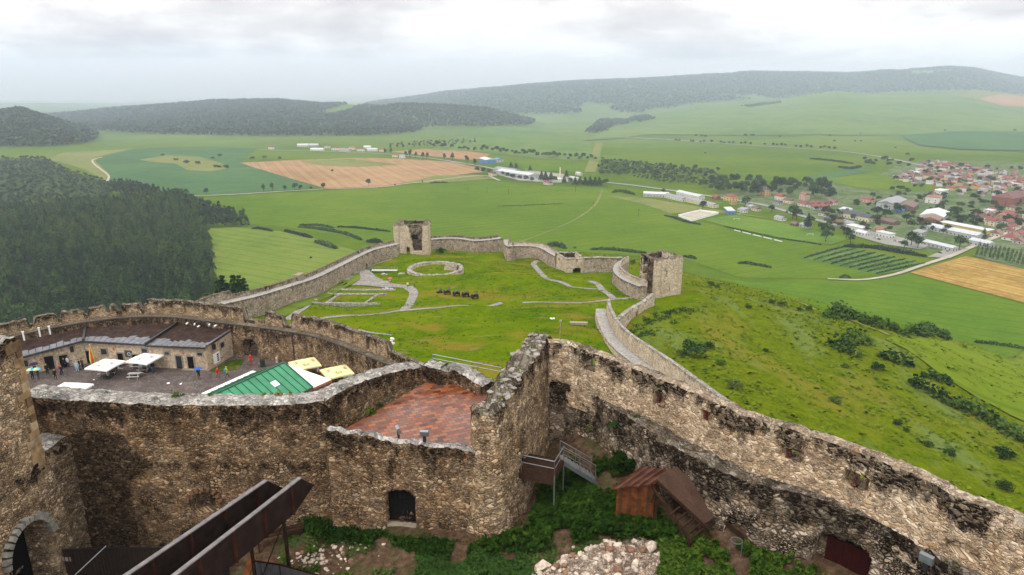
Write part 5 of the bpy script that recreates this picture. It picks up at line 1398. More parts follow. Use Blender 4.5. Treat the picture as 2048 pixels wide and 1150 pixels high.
fl_ = MB().hexa([(*c, gz - 2) for c in cs2], [(*c, ztop - 1.5) for c in cs2]); fo = obj("floor_slab", raw_mesh("floor_slab", [(*(cs2[i].lerp((cs2[0] + cs2[2]) / 2, .08)), ztop - 1.4) for i in range(4)], [(0, 1, 2, 3)], M["wall_far"]), t); fo.location = -t.location
WH = Wall(gpts([(1168, 517, 5.2), (1200, 516, 5.4), (1235, 517, 5.4), (1247, 516, 5.4)]), 1.6, .5, smooth=False)
o = WH.build("curtain_wall", [M["wall_far"], M["cap_grey"]], nz=12, rough=.12, jag=.08, seed=37, zb=lambda x: -78)
tag(o, "straight grey curtain wall right of the small gatehouse", "wall")
WC = Wall(gpts([(1243, 521, 5.0), (1231, 527, 4.8), (1225, 540, 4.2), (1232, 552, 3.8), (1250, 563, 3.6), (1277, 574, 3.6)]), 2.6, .45)
o = WC.build("curtain_wall", [M["wall_far"], M["walk_pale"]], nz=10, rough=.1, jag=.05, seed=38, zb=lambda x: -76)
tag(o, "curved grey wall with a walk leading to the tall open tower", "wall")
zc_ = lambda x: float(np.interp(x, WC.s, [q[3] for q in WC.q]))
obj("parapet", WC.mesh("parapet", [M["wall_cream"], M["cap_grey"]], nz=5, off0=1.9, off1=2.6, zb=lambda x: zc_(x) - .3, zt=lambda x: zc_(x) + 1.5, rough=.06, jag=.08, seed=39), o)
T0, T1, T2, T3 = gp(1315, 521, -46.2), gp(1367, 512, -46), gp(1325, 499, -45.8), gp(1282, 509, -46.4)
cs3 = [(p.x, p.y) for p in (T0, T1, T2, T3)]
L30 = (Vector(cs3[3]) - Vector(cs3[0])).length
def tear2(s_, z_):
 u = s_ / L30
 t = (-46 - z_) / 13
 edge = .12 + .10 * t + .05 * mnoise.noise((z_ * .9, 3, 3))
 return -1 if edge < u < .95 + .03 * mnoise.noise((z_ * 1.3, 1, 7)) and t < .88 else None
fw = (Vector(cs3[1]) - Vector(cs3[0])).length
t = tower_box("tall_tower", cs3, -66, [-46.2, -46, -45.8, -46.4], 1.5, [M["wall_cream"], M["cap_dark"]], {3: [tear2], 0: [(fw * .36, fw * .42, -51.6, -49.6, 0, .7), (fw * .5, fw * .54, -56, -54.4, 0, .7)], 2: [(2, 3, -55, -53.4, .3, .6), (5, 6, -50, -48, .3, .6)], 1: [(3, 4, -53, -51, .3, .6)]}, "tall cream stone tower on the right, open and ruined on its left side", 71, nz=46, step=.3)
fi = obj("inner_floor", raw_mesh("inner_floor", [(*(Vector(c).lerp(Vector(cs3[(i + 2) % 4]), .12)), -60.4) for i, c in enumerate(cs3)], [(0, 1, 2, 3)], M["soil"]), t); fi.location = -t.location
lk = []
for px, py, zt_, zb_ in ((1203, 662, -52.2, -64), (1238, 640, -52.6, -64), (1262, 620, -53.0, -64), (1290, 604, -52.6, -65), (1310, 588, -52.0, -66)):
 p = gp(px, py, zt_); lk.append((p.x, p.y, zb_, zt_))
WK = Wall(lk[1:], 1.3, .4)
hk = []
for px, py in ((1256, 636), (1274, 628)):
 q = WK.hit(px, py)
 if q: hk.append((q[0] - .5, q[0] + .5, q[1] - .7, q[1] + .7, .2, .6))
o = WK.build("link_wall", [M["wall_cream"], M["cap_grey"]], nz=24, rough=.12, jag=.10, seed=41, holes=hk)
tag(o, "cream link wall climbing from the pale outer wall to the tall tower", "wall")
wr = []
for px, py, zt_ in ((1214, 598, -49.6), (1216, 612, -49.4), (1230, 640, -48.6), (1254, 665, -47.0), (1290, 690, -45.2), (1330, 716, -43.2), (1380, 752, -40.8), (1450, 803, -37.5), (1560, 880, -33.5)):
 p = gp(px, py, zt_); wr.append((p.x, p.y, -64, zt_))
WR = Wall(wr, .9, .4)
o = WR.build("outer_wall", [M["wall_cream"], M["cap_grey"]], nz=30, rough=.08, jag=.07, seed=43)
tag(o, "pale cream outer wall with a stone walk inside it, descending beside the grass", "wall")
wz = lambda x: float(np.interp(x, WR.s, [q[3] for q in WR.q]))
ww = WR.mesh("walk", [M["wall_cream"], M["walk_pale"]], nz=14, off0=-2.7, off1=.05, zb=lambda x: -64, zt=lambda x: wz(x) - 2.6 - .5 * sstep(x / 30), rough=.08, jag=.04, seed=44, ncap=6)
obj("walk", ww, o)
rc_ = gt(870, 543); pr = []
ra, rb_ = 9.6, 9.6
for k in range(41):
 a = 2 * PI * k / 40 - .6
 pr.append((rc_.x + ra * math.cos(a), rc_.y + 1.5 - rb_ * math.sin(a)))
zr_ = float(max(plat_z(np.array([p[0] for p in pr]), np.array([p[1] for p in pr])))) 
Wg = Wall([(x, y, zr_ - 2.6, zr_ + .2) for x, y in pr], 2.0, .4)
fr_ = Wg.build("foundation_ring", [M["wall_cream"], M["cap_grey"]], nz=7, rough=.12, jag=.22, seed=45, off0=-1.6, off1=0.0, ends=False, ncap=5)
tag(fr_, "low circular stone foundation of a vanished round tower", "foundation")
q0 = gt(*crop5(1655, 395)); 
Wq = Wall([(q0.x + a, q0.y + b, zr_ - 1.5, zr_ + .9) for a, b in ((0, 1.4), (0, -1.5), (4.2, -1.5), (4.2, 1.4), (0, 1.4))], .7, .4, smooth=False)
obj("inner_chamber", Wq.mesh("inner_chamber", [M["wall_cream"], M["cap_grey"]], nz=5, rough=.08, jag=.12, seed=46), fr_)
fw_ = empty("foundation_walls", gt(*crop5(1040, 610))); tag(fw_, "low rectangular wall foundations on the lawn left of the cannons", "foundation")
for k, (a, b, c_, d_) in enumerate(((880, 545, 1320, 547), (850, 574, 1265, 577), (760, 636, 1215, 641), (930, 578, 840, 636), (1190, 578, 1100, 638), (890, 545, 850, 575))):
 p, q = gt(*crop5(a, b)), gt(*crop5(c_, d_))
 m = MB(); n = max(4, int((q - p).length / .5)); dd_ = (q - p).normalized(); nn = Vector((-dd_.y, dd_.x, 0)) * .38
 V = []; 
 Wx = Wall([(p.x, p.y, p.z - .6, p.z + .34), (q.x, q.y, q.z - .6, q.z + .34)], .7, .45)
 ob = obj("low_wall", Wx.mesh("low_wall", [M["cap_grey"], M["cap_grey"]], nz=3, rough=.08, jag=.12, seed=80 + k), fw_); ob.location = -fw_.location
hp = gt(*crop5(1268, 540)); hm = MB().rock((0, 0, .3), 1.3, 9, 0, .5).rock((1.2, .2, .1), .8, 10, 0, .5).rock((-1.2, 0, .1), .8, 11, 0, .5)
tag(hm.build("stone_heap", M["cap_grey"], loc=hp), "small stone heap on the upper foundation line of the lawn", "stone heap")
def rib5(name, P, w, label, c=crop5, lift=.10, mat="path"): return ribbon(name, [c(*p) for p in P], w, M[mat], lift, label, cat="path", step=1.2)
drape("stone_plaza", [crop5(*p) for p in ((930, 425), (990, 418), (1120, 402), (1165, 425), (1190, 455), (1290, 495), (1400, 510), (1440, 535), (1380, 530), (1300, 525), (1180, 518), (1010, 510), (905, 495), (915, 465))], M["path"], .13, cell=1.2, label="grey stone plaza beside the round foundation", cat="plaza")
rib5("stone_path", [(905, 492), (850, 545), (760, 615), (660, 690), (585, 745)], [2.2, 2.2, 2.0, 2.0, 2.2], "straight stone path running down from the plaza to the broken wall gap")
rib5("stone_path", [(1405, 520), (1445, 560), (1430, 610), (1385, 675)], [3.4, 2.8, 2.4, 2.4], "short stone path from the plaza to the long path across the lawn")
rib5("stone_path", [(790, 740), (1000, 715), (1300, 690), (1560, 665), (1800, 647), (2040, 628)], 1.7, "long pale stone path across the bailey lawn")
rib5("stone_path", [(490, 628), (640, 625), (800, 629), (1000, 618), (1090, 605), (1180, 600), (1265, 590)], 1.7, "pale stone path leading towards the tall tower", crop6)
rib5("stone_path", [(600, 345), (565, 365), (600, 410), (640, 455), (740, 485), (820, 522)], [2, 2, 2, 2, 2, 2], "curving stone path below the far wall stair", crop6)
rib5("stone_path", [(945, 480), (1010, 515), (1060, 560), (1105, 598)], 2.0, "stone path from the gatehouse arch down to the tower path", crop6)
rib5("worn_path", [(820, 522), (900, 530), (1000, 535)], 1.0, "narrow worn link path below the gatehouse", crop6)
rib5("worn_path", [(1130, 390), (1220, 355), (1300, 335)], 1.0, "narrow path from the plaza towards the ruined tower")
rib5("worn_path", [(800, 640 + 160), (980, 800), (1150, 830), (1300, 850)], .8, "faint worn line across the lower lawn")
def bench(p, rz, label):
 t = empty("log_bench", p, rz); tag(t, label, "bench", "dark benches around the plaza")
 s_ = MB().tube((-1.4, 0, .45), (1.4, 0, .45), .24, n=10); obj("seat", s_.mesh("seat", M["wood_dark"]), t)
 for x in (-1, 1): obj("leg", MB().box(x - .12, x + .12, -.22, .22, 0, .3).mesh("leg", M["wood_dark"]), t)
def dir5(a, b, c_, d_):
 p, q = gt(*crop5(a, b)), gt(*crop5(c_, d_)); return math.atan2(q.y - p.y, q.x - p.x)
rzb = dir5(860, 505, 990, 420)
for k, (x, y) in enumerate(((965, 430), (925, 455), (898, 478), (872, 498))):
 bench(gt(*crop5(x, y)), rzb, ["dark log bench nearest the plaza top, beside the left wall", "dark log bench second from the top beside the left wall", "dark log bench third from the top beside the left wall", "dark log bench lowest of those beside the left wall"][k])
for k, (x, y) in enumerate(((922, 503), (950, 508), (980, 512))):
 bench(gt(*crop5(x, y)), 1.0 + k * .2, ["dark bench at the left end of the plaza edge row", "dark bench in the middle of the plaza edge row", "dark bench at the right end of the plaza edge row"][k])
a, b = gt(*crop5(1165, 425)), gt(*crop5(1335, 415))
zb_ = max(a.z, b.z) + .35; t = empty("footbridge", (a.x, a.y, zb_)); tag(t, "pale wooden footbridge with thin rails beside the round foundation", "footbridge")
def lo_(n, mb, m): 
 o = obj(n, mb.mesh(n, m), t); o.location = -t.location
a = Vector((a.x, a.y, zb_)); b = Vector((b.x, b.y, zb_)); dv = (b - a).normalized(); nv_ = Vector((-dv.y, dv.x, 0))
lo_("deck", MB().bar(a, b, 1.6, .16), plain("bleached_deck", (.5, .49, .46), .8, .1))
for sgn in (-1, 1):
 m = MB()
 for k in range(9): p = a.lerp(b, k / 8) + nv_ * .75 * sgn; m.bar(p, p + Vector((0, 0, 1.1)), .05)
 for hh in (.55, 1.1): m.bar(a + nv_ * .75 * sgn + Vector((0, 0, hh)), b + nv_ * .75 * sgn + Vector((0, 0, hh)), .04)
 lo_("railing", m, M["wood_pale"])
m = MB()
for k in (0.02, .5, .98): p = a.lerp(b, k); m.bar(p - Vector((0, 0, 1.4)), p, .25)
lo_("support", m, M["wood_dark"])
Wst = gt(*crop5(1350, 440)); 
for k, (x, y) in enumerate(((1355, 435), (1240, 440))):
 p = gt(*crop5(x, y)); tag(MB().rock((0, 0, .2), .9, 60 + k, 0, .6).rock((.9, .3, .1), .7, 65 + k, 0, .6).build("masonry_lump", M["cap_grey"], loc=p), ["grey masonry lump left of the round foundation", "grey masonry lump under the footbridge"][k], "masonry lump")
def cannon():
 t = empty("cannon", (0, 0, 0)); tag(t, "x", "cannon", "old cannons on the bailey lawn")
 b = MB(); b.lathe([(.30, -.9), (.34, -.8), (.30, -.2), (.26, .3), (.20, 1.5), (.26, 1.6), (.26, 1.75)], 12); b.lathe([(.06, -1.15), (.12, -1.05), (.08, -.92)], 8)
 rot = Matrix.Rotation(R(-62), 3, "X"); b.v = [tuple(rot @ Vector(v) + Vector((0, 0, .85))) for v in b.v]
 obj("barrel", b.mesh("barrel", M["bronze"], smooth=False), t)
 c = MB()
 for s_ in (-1, 1): c.bar((s_ * .36, -1.9, .12), (s_ * .36, .6, .75), .14, .34)
 c.box(-.34, .34, -1.5, -1.3, .2, .4).box(-.34, .34, -.3, -.1, .4, .6); obj("carriage", c.mesh("carriage", M["wood_dark"]), t)
 for s_ in (-1, 1):
  w_ = MB(); n = 16
  for k in range(n):
   a0, a1 = 2 * PI * k / n, 2 * PI * (k + 1) / n
   w_.bar((s_ * .62, .55 * math.cos(a0), .6 + .55 * math.sin(a0)), (s_ * .62, .55 * math.cos(a1), .6 + .55 * math.sin(a1)), .12, .12, up=(1, 0, 0))
  for k in range(4):
   a0 = PI * k / 4; w_.bar((s_ * .62, .5 * math.cos(a0), .6 + .5 * math.sin(a0)), (s_ * .62, -.5 * math.cos(a0), .6 - .5 * math.sin(a0)), .08, .08, up=(1, 0, 0))
  w_.tube((s_ * .5, 0, .6), (s_ * .75, 0, .6), .12)
  obj("wheel", w_.mesh("wheel", M["steel_dark"]), t)
 return t
c0_ = cannon()
cl = ["old cannon, second from the left in the row, beside the mortar", "old cannon in the middle of the row on the lawn", "old cannon, second from the right in the row", "old cannon at the right end of the row"]
for k, (x, y) in enumerate(((1672, 572), (1735, 582), (1797, 588), (1860, 600))):
 t = c0_ if k == 0 else copy_tree(c0_)
 p = gt(*crop5(x, y)); t.location = p; t.rotation_euler = (0, 0, R(200)); t.scale = (1.25,) * 3; t["label"] = cl[k]
p = gt(*crop5(1620, 560)); t = empty("mortar", p, .6); tag(t, "short squat mortar left of the row of cannons", "mortar")
b = MB().lathe([(.35, 0), (.42, .2), (.36, .6), (.46, .8), (.46, .9), (.3, .9)], 12); rot = Matrix.Rotation(R(40), 3, "Y"); b.v = [tuple(rot @ Vector(v) + Vector((0, 0, .5))) for v in b.v]
obj("barrel", b.mesh("barrel", M["bronze"]), t); obj("bed", MB().box(-.8, .8, -.5, .5, 0, .4).mesh("bed", M["wood_dark"]), t)
p = gt(*crop6(870, 782)); t = empty("hay_wagon", p, -.1); tag(t, "low wooden trough standing on the lawn near the pale outer wall", "trough")
obj("trough", MB().box(-2, 2, -.5, .5, .35, .85).mesh("trough", M["wood_pale"]), t)
for x in (-1.4, 1.4): obj("leg", MB().box(x - .12, x + .12, -.4, .4, 0, .35).mesh("leg", M["wood_dark"]), t)
p = gt(*crop6(742, 870)); t = empty("thin_post", p); tag(t, "thin weathered post with a small head on the lawn behind the broken wall", "post")
obj("pole", MB().tube((0, 0, 0), (.1, 0, 3.6), .06).mesh("pole", M["wood_pale"]), t); obj("head", MB().box(-.2, .4, -.2, .2, 3.6, 4.1).mesh("head", M["wood_pale"]), t)
p = gt(*crop6(685, 738)); tag(MB().rock((0, 0, .15), .55, 77, 0, .5).rock((.6, .2, .1), .4, 78, 0, .5).build("pale_stone", M["white_paint"], loc=p), "pale stone lying on the lawn between the path and the trough", "stone")
rp = gt(*crop6(1180, 548)); m = MB()
for k in range(7): m.rock((random.uniform(-2.4, 2.4), random.uniform(-.8, .8), .1), random.uniform(.4, .9), 500 + k, 0, .5)
o = m.build("rock_outcrop", M["cap_grey"], loc=rp); tag(o, "grey rocks breaking the turf below the tall tower", "rocks", kind="stuff")
# ------------------------------------------------------------------ things in the inner yard
def lift(px, py, z): return gp(px, py, z)
zt_ = -22.6
R0, R1 = gp(600, 956, zt_), gp(330, 1166, zt_)
L0, L1 = gp(533, 961, zt_), gp(225, 1170, zt_)
ch = empty("steel_chute", (R0.x, R0.y, zt_ - 6)); tag(ch, "long rusty steel chute of two high side plates jutting into the yard", "chute")
def cl_(name, mb, mats, parent=None):
 o = obj(name, mb.mesh(name, mats), parent or ch)
 if parent is None: o.location = -ch.location
 return o
dv = (R1 - R0).normalized(); R1 = R0 + dv * 17; dl = (L1 - L0).normalized(); L1 = L0 + dl * 17
side = Vector((-dv.y, dv.x, 0)); 
for nm, (P0, P1) in (("side_plate", (L0, L1)), ("side_plate", (R0, R1))):
 h = 1.95; m = MB(); d_ = (P1 - P0).normalized(); n_ = Vector((-d_.y, d_.x, 0)) * .03
 tip = P0 - d_ * 1.15 - Vector((0, 0, 1.15)); bot0 = P0 + d_ * .75 - Vector((0, 0, h)); bot1 = P1 - Vector((0, 0, h))
 ring = [P0, tip, bot0, bot1, P1]
 m.add([p - n_ for p in ring] + [p + n_ for p in ring], [(0, 1, 2, 3, 4), (9, 8, 7, 6, 5)] + [(i, i + 5, (i + 1) % 5 + 5, (i + 1) % 5) for i in range(5)])
 pl_o = cl_(nm, m, M["rust"])
 f = MB().bar(P0 + Vector((0, 0, .03)), P1 + Vector((0, 0, .03)), .26, .07); cl_("top_flange", f, plain("worn_steel_flange", (.17, .155, .15), .6, .3, .1, var=.35), pl_o)
 pl_o.children[0].location = (0, 0, 0)
 for k in range(7):
  r_ = MB(); q = P0 + d_ * (.9 + k * 2.3); r_.bar(q - Vector((0, 0, .05)) + n_ * 3, q - Vector((0, 0, h)) + n_ * 3, .08, .16); r_.bar(q - Vector((0, 0, .05)) - n_ * 3, q - Vector((0, 0, h)) - n_ * 3, .08, .16)
  cl_("stiffener", r_, M["rust_in"], pl_o)
fm = MB(); a, b = L0 + dl * .6 - Vector((0, 0, 1.72)), L1 - Vector((0, 0, 1.72)); c, d = R0 + dv * .6 - Vector((0, 0, 1.72)), R1 - Vector((0, 0, 1.72))
u = Vector((0, 0, .08)); fm.hexa([a - u, c - u, d - u, b - u], [a, c, d, b]); cl_("floor_plate", fm, M["rust_in"])
sm = MB()
for k, t in enumerate((.10, .36, .7)):
 for P0, P1 in ((L0, L1), (R0, R1)):
  q = P0.lerp(P1, t); sm.bar((q.x, q.y, yz(q.x, q.y) - .3), (q.x, q.y, q.z - 1.8), .16)
 q, w_ = L0.lerp(L1, t), R0.lerp(R1, t); sm.bar(q - Vector((0, 0, 1.9)), w_ - Vector((0, 0, 1.9)), .2)
 q2 = Vector((q.x, q.y, yz(q.x, q.y))); sm.bar(q2, w_ - Vector((0, 0, 1.9)), .07)
cl_("support_frame", sm, M["rust"])
def corr_fence(name, pts, h, mat, label, edge=None):
 t = empty(name, pts[0]); tag(t, label, "fence")
 V = []; Fq = []
 L = 0
 for i in range(len(pts) - 1):
  a, b = Vector(pts[i]), Vector(pts[i + 1]); n = int((b - a).to_2d().length / .06); d = (b - a).to_2d().normalized(); nn = Vector((-d.y, d.x, 0))
  for k in range(n + 1):
   p = a.lerp(b, k / n) + nn * (.03 if (k // 2) % 2 else -.03); j = len(V); V += [tuple(p), tuple(p + Vector((0, 0, h)))]
   if k: Fq.append((j - 2, j, j + 1, j - 1))
 s_ = obj("sheet", raw_mesh("sheet", V, Fq, mat), t); s_.location = -t.location
 sm_ = s_.modifiers.new("thickness", "SOLIDIFY"); sm_.thickness = .02
 m = MB()
 for i in range(len(pts) - 1): m.bar(Vector(pts[i]) + Vector((0, 0, h + .03)), Vector(pts[i + 1]) + Vector((0, 0, h + .03)), .09, .06)
 e = obj("top_rail", m.mesh("top_rail", edge or M["steel_dark"]), t); e.location = -t.location
 for p in pts:
  m = MB().bar(Vector(p) - Vector((0, 0, .3)), Vector(p) + Vector((0, 0, h)), .1)
  e = obj("post", m.mesh("post", M["steel_dark"]), t); e.location = -t.location
 return t
def topline(lst, h):
 out = []
 for px, py in lst:
  p = gp(px, py, -28)
  for _ in range(20): p = gp(px, py, yz(p.x, p.y) + h)
  out.append(Vector((p.x, p.y, p.z - h)))
 return out
f1_ = corr_fence("corrugated_fence", topline([(98, 1101), (215, 1097), (330, 1096), (440, 1098)], 2.2), 2.2, M["sheet_brown"], "dark brown corrugated sheet fence at the foot of the left wall")
pl2 = topline([(88, 1104), (40, 1200)], 2.2)
nt = MB(); fpp = topline([(120, 1113)], 1.9)[0]
for k in range(3): nt.box(k * .27, k * .27 + .2, -.09, -.06, 1.7, 2.0)
o = obj("notice", nt.mesh("notice", plain("faded_paper", (.35, .27, .24), .8, var=.4)), f1_, Vector((fpp.x + .1, fpp.y, fpp.z - .1)) - f1_.location)
f2_ = corr_fence("corrugated_fence", topline([(505, 1122), (560, 1130), (640, 1152), (700, 1172)], 1.7), 1.7, M["sheet_grey"], "grey corrugated sheet fence with red edge near the chute", M["door_red"])
p0, p1 = topline([(470, 1150), (508, 1112)], 1.8)
t = empty("timber_board", p0); tag(t, "orange brown timber board leaning beside the chute", "board"); t["kind"] = "thing"
bo_ = obj("plank", MB().bar(p0 + Vector((0, 0, .2)), p1 + Vector((0, 0, 1.9)), .5, .06).mesh("plank", M["wood_red"]), t); bo_.location = -t.location
p0, p1 = gp(150, 1150, -27.5), gp(212, 1092, -27.0)
o = MB().tube(p0 - p0, p1 - p0, .03).build("steel_cable", M["steel"], loc=p0); tag(o, "thin steel stay rising in front of the brown fence", "stay")
p0 = gy(560, 1090); t = empty("scaffold_trestle", p0, .4); tag(t, "low dark timber trestle under the chute tip", "trestle")
obj("planks", MB().box(-1.6, 1.6, -.2, .1, .9, .98).box(-1.6, 1.6, .2, .5, .9, .98).mesh("planks", M["wood_dark"]), t)
for x in (-1.3, 1.3): obj("leg", MB().bar((x, -.3, 0), (x, 0, .9), .09).bar((x, .5, 0), (x, .2, .9), .09).mesh("leg", M["wood_dark"]), t)
def g28(px, py, z): return gp(px, py, z)
sz = yz(*gy(1300, 1010)[:2])
r0 = gp(1313, 966, -23.2); r1 = gp(1353, 940, -23.0)
e0 = gp(1224, 976, -23.95); e1 = gp(1282, 934, -23.55)
q0 = gp(1409, 1047, -25.0); q1 = gp(1441, 1026, -25.1)
sz = min(yz(e0.x + 1, e0.y), yz(r0.x, r0.y)) - .3
sh = empty("timber_shed", (r0.x, r0.y, sz)); tag(sh, "tumbledown brown timber shed with a plank roof and a sliding felt roof", "shed")
def sl_(name, mb, mats, parent=None):
 o = obj(name, mb.mesh(name, mats), parent or sh)
 if parent is None: o.location = -sh.location
 return o
pr_ = MB(); np_ = 9
for k in range(np_):
 t0, t1 = k / np_, (k + .93) / np_; a, b = e0.lerp(r0, t0), e0.lerp(r0, t1); c, d = e1.lerp(r1, t1), e1.lerp(r1, t0)
 o_ = (a - d).normalized() * random.uniform(0, .22); w_ = Vector((0, 0, .03 * (k % 2) + random.uniform(0, .02)))
 pr_.hexa([a + o_ - Vector((0, 0, .05)), b + o_ - Vector((0, 0, .05)), c - Vector((0, 0, .05)), d - Vector((0, 0, .05))], [a + o_ + w_, b + o_ + w_, c + w_, d + w_], k % 2)
sl_("plank_roof", pr_, [plain("rust_brown_plank", (.06, .021, .012), .85, .06, var=.5, scale=1.5), plain("grey_brown_plank", (.09, .043, .028), .85, .06, var=.5, scale=1.5)])
ft = MB(); u = Vector((0, 0, .12)); 
rr0, rr1 = r0 + Vector((0, 0, .3)), r1 + Vector((0, 0, .3)); ft.hexa([rr0 - u, q0 - u, q1 - u, rr1 - u], [rr0, q0, q1, rr1])
felt = NT("granular_roof_felt"); fc = felt.coord(); fn = felt.tex(9, fc, 4, .7); fn2 = felt.tex(.9, fc, 3)
felt.bump(fn, .03); FELT = felt.done(felt.mix(.5, felt.ramp(fn, [(.3, (.025, .014, .010)), (.7, (.105, .062, .044))]), felt.ramp(fn2, [(.3, (.045, .024, .017)), (.7, (.10, .058, .042))])), .9, .06)
sl_("felt_roof", ft, FELT)
bw = MB()
wl0 = Vector((e0.x + .35, e0.y + .25, 0)); wl1 = Vector((r0.x + .1, r0.y + .3, 0)); zt0, zt1 = e0.z - .1, r0.z - .15
nb = 13
for k in range(nb):
 t0, t1 = k / nb, (k + .94) / nb; a, b = wl0.lerp(wl1, t0), wl0.lerp(wl1, t1); z1_ = zt0 + (zt1 - zt0) * t0
 j = random.uniform(-.03, .03)
 d_ = (wl1 - wl0).normalized(); nn = Vector((-d_.y, d_.x, 0)) * .05
 a = a + nn * j * 10; b = b + nn * j * 10
 bw.hexa([Vector((*a[:2], sz - .2)), Vector((*b[:2], sz - .2)), Vector((*(b + nn)[:2], sz - .2)), Vector((*(a + nn)[:2], sz - .2))], [Vector((*a[:2], z1_)), Vector((*b[:2], z1_)), Vector((*(b + nn)[:2], z1_)), Vector((*(a + nn)[:2], z1_))], k % 3 == 1)
sl_("board_wall", bw, [M["wood_red"], plain("dull_brown_board", (.075, .028, .011), .7, .3, var=.5)])
lw = MB(); e1g = Vector((e1.x + .3, e1.y, 0)); 
for k in range(8):
 a, b = wl0.lerp(e1g, k / 8), wl0.lerp(e1g, (k + .94) / 8); lw.hexa([Vector((a.x, a.y, sz - .2)), Vector((b.x, b.y, sz - .2)), Vector((b.x + .05, b.y, sz - .2)), Vector((a.x + .05, a.y, sz - .2))], [Vector((a.x, a.y, zt0)), Vector((b.x, b.y, zt0)), Vector((b.x + .05, b.y, zt0)), Vector((a.x + .05, a.y, zt0))])
sl_("side_wall", lw, M["wood_red"])
fr = MB()
g0_ = Vector((q0.x, q0.y, yz(q0.x, q0.y))); g1_ = Vector((q1.x, q1.y, yz(q1.x, q1.y)))
fr.bar(r0 + Vector((0, 0, .12)), q0 + (q0 - r0).normalized() * .35 - Vector((0, 0, .12)), .14, .16)
fr.bar(r1 + Vector((0, 0, .1)), q1 + (q1 - r1).normalized() * .3 - Vector((0, 0, .12)), .14, .16)
low = r0 + (q0 - r0) * .96 + (r0 - r1).normalized() * 1.1 - Vector((0, 0, .55))
fr.bar(r0 + (r0 - r1).normalized() * .35 - Vector((0, 0, .15)), low, .13, .12)
fr.bar(q0 - Vector((.3, 0, .15)), (q0.x - .3, q0.y, g0_.z - .2), .2).bar(q1 - Vector((0, 0, .15)), (q1.x, q1.y, g1_.z - .2), .2)
fr.bar((q0.x - .9, q0.y - .3, g0_.z), (q0.x + .8, q0.y + .6, q0.z - .3), .14).bar((q0.x + .9, q0.y - .6, g0_.z - .1), (q0.x - .1, q0.y, q0.z - .4), .14)
fr.bar(low, (low.x, low.y, yz(low.x, low.y) - .2), .17).bar(low, q0 - Vector((0, 0, .35)), .12)
fr.bar((low.x - .8, low.y, yz(low.x, low.y)), (q0.x + .6, q0.y + .3, g0_.z + .1), .15)
for k in range(4):
 a = r0.lerp(q0, .5 + k * .14) - Vector((0, 0, .25)); fr.bar(a, a + (r0 - r1).normalized() * 1.0 - Vector((0, 0, .1)), .1)
fr.bar((r0.x + .1, r0.y + .2, sz - .2), (r0.x + .1, r0.y + .2, r0.z - .1), .2).bar((r1.x, r1.y - .2, sz - .2), r1 - Vector((0, .2, .1)), .2)
fr.bar((r0.x, r0.y + .15, r0.z - .3), (r0.x - .35, r0.y - .25, r0.z - 1.2), .14)
sl_("timber_frame", fr, M["wood_dark"])
iw = MB(); a, b = Vector((r1.x, r1.y + .1, 0)), Vector((q1.x, q1.y + .1, 0)); iw.hexa([(a.x, a.y, sz - .2), (b.x, b.y, g1_.z - .2), (b.x, b.y + .06, g1_.z - .2), (a.x, a.y + .06, sz - .2)], [(a.x, a.y, r1.z - .1), (b.x, b.y, q1.z - .3), (b.x, b.y + .06, q1.z - .3), (a.x, a.y + .06, r1.z - .1)])
sl_("back_wall", iw, M["wood_dark"])
pA, pB = gp(1438, 1034, -25.2), gy(1535, 1118)
o = MB().bar((0, 0, 0), pB - pA + Vector((0, 0, .1)), .16, .18).build("loose_beam", M["wood_dark"], loc=pA); tag(o, "long dark beam sliding from the shed roof down to the right", "beam"); o["kind"] = "thing"
p = gy(1470, 1112); t = empty("hoop_stand", p, -.4); tag(t, "pale metal hoop on two thin legs beside the loose beam", "hoop stand")
m = MB(); n = 20
for k in range(n):
 a0, a1 = 2 * PI * k / n, 2 * PI * (k + 1) / n; m.bar((.32 * math.cos(a0), .32 * math.sin(a0), 1.05), (.32 * math.cos(a1), .32 * math.sin(a1), 1.05), .045)
obj("hoop", m.mesh("hoop", M["steel"]), t)
for s_ in (-1, 1): obj("leg", MB().tube((s_ * .32, 0, 0), (s_ * .32, 0, 1.05), .025).mesh("leg", M["steel"]), t)
dz_ = -24.35
D0 = gp(1035, 905, dz_); Dn = gp(1092, 935, dz_); Df = gp(1128, 893, dz_)
sW, _z = W3.hit(1037, 905)
hd = W3.heading(sW); tv_ = Vector((math.cos(hd), math.sin(hd), 0)); nv2 = Vector((tv_.y, -tv_.x, 0))
A0 = W3.at(2.3, -.35, dz_)[0]; A0 = Vector((A0.x, A0.y, dz_))
t = empty("stair_landing", (A0.x, A0.y, dz_)); tag(t, "timber landing with galvanised railings and a stair fixed to the broken wall", "landing")
def ld(name, mb, mats):
 o = obj(name, mb.mesh(name, mats), t); o.location = -t.location
wd, ln = 2.3, 2.1
c0_, c1_, c2_, c3_ = A0 - nv2 * .5, A0 + nv2 * wd, A0 + nv2 * wd + tv_ * ln, A0 - nv2 * .5 + tv_ * ln
bd = MB(); 
for k in range(9):
 a, b = c0_.lerp(c3_, k / 9), c0_.lerp(c3_, (k + .9) / 9); c, d = c1_.lerp(c2_, (k + .9) / 9), c1_.lerp(c2_, k / 9)
 bd.hexa([a - Vector((0, 0, .06)), d - Vector((0, 0, .06)), c - Vector((0, 0, .06)), b - Vector((0, 0, .06))], [a, d, c, b])
ld("deck", bd, M["wood_dark"])
sk_ = MB()
for k in range(4): sk_.bar(c0_ - Vector((0, 0, .14 + k * .17)), c1_ - Vector((0, 0, .14 + k * .17)), .05, .14)
sk_.bar(c1_ - Vector((0, 0, .2)), c2_ - Vector((0, 0, .2)), .08, .22)
ld("side_boards", sk_, plain("wet_brown_boards", (.05, .026, .018), .8, .08, var=.4))
H1 = Vector((0, 0, 1.05))
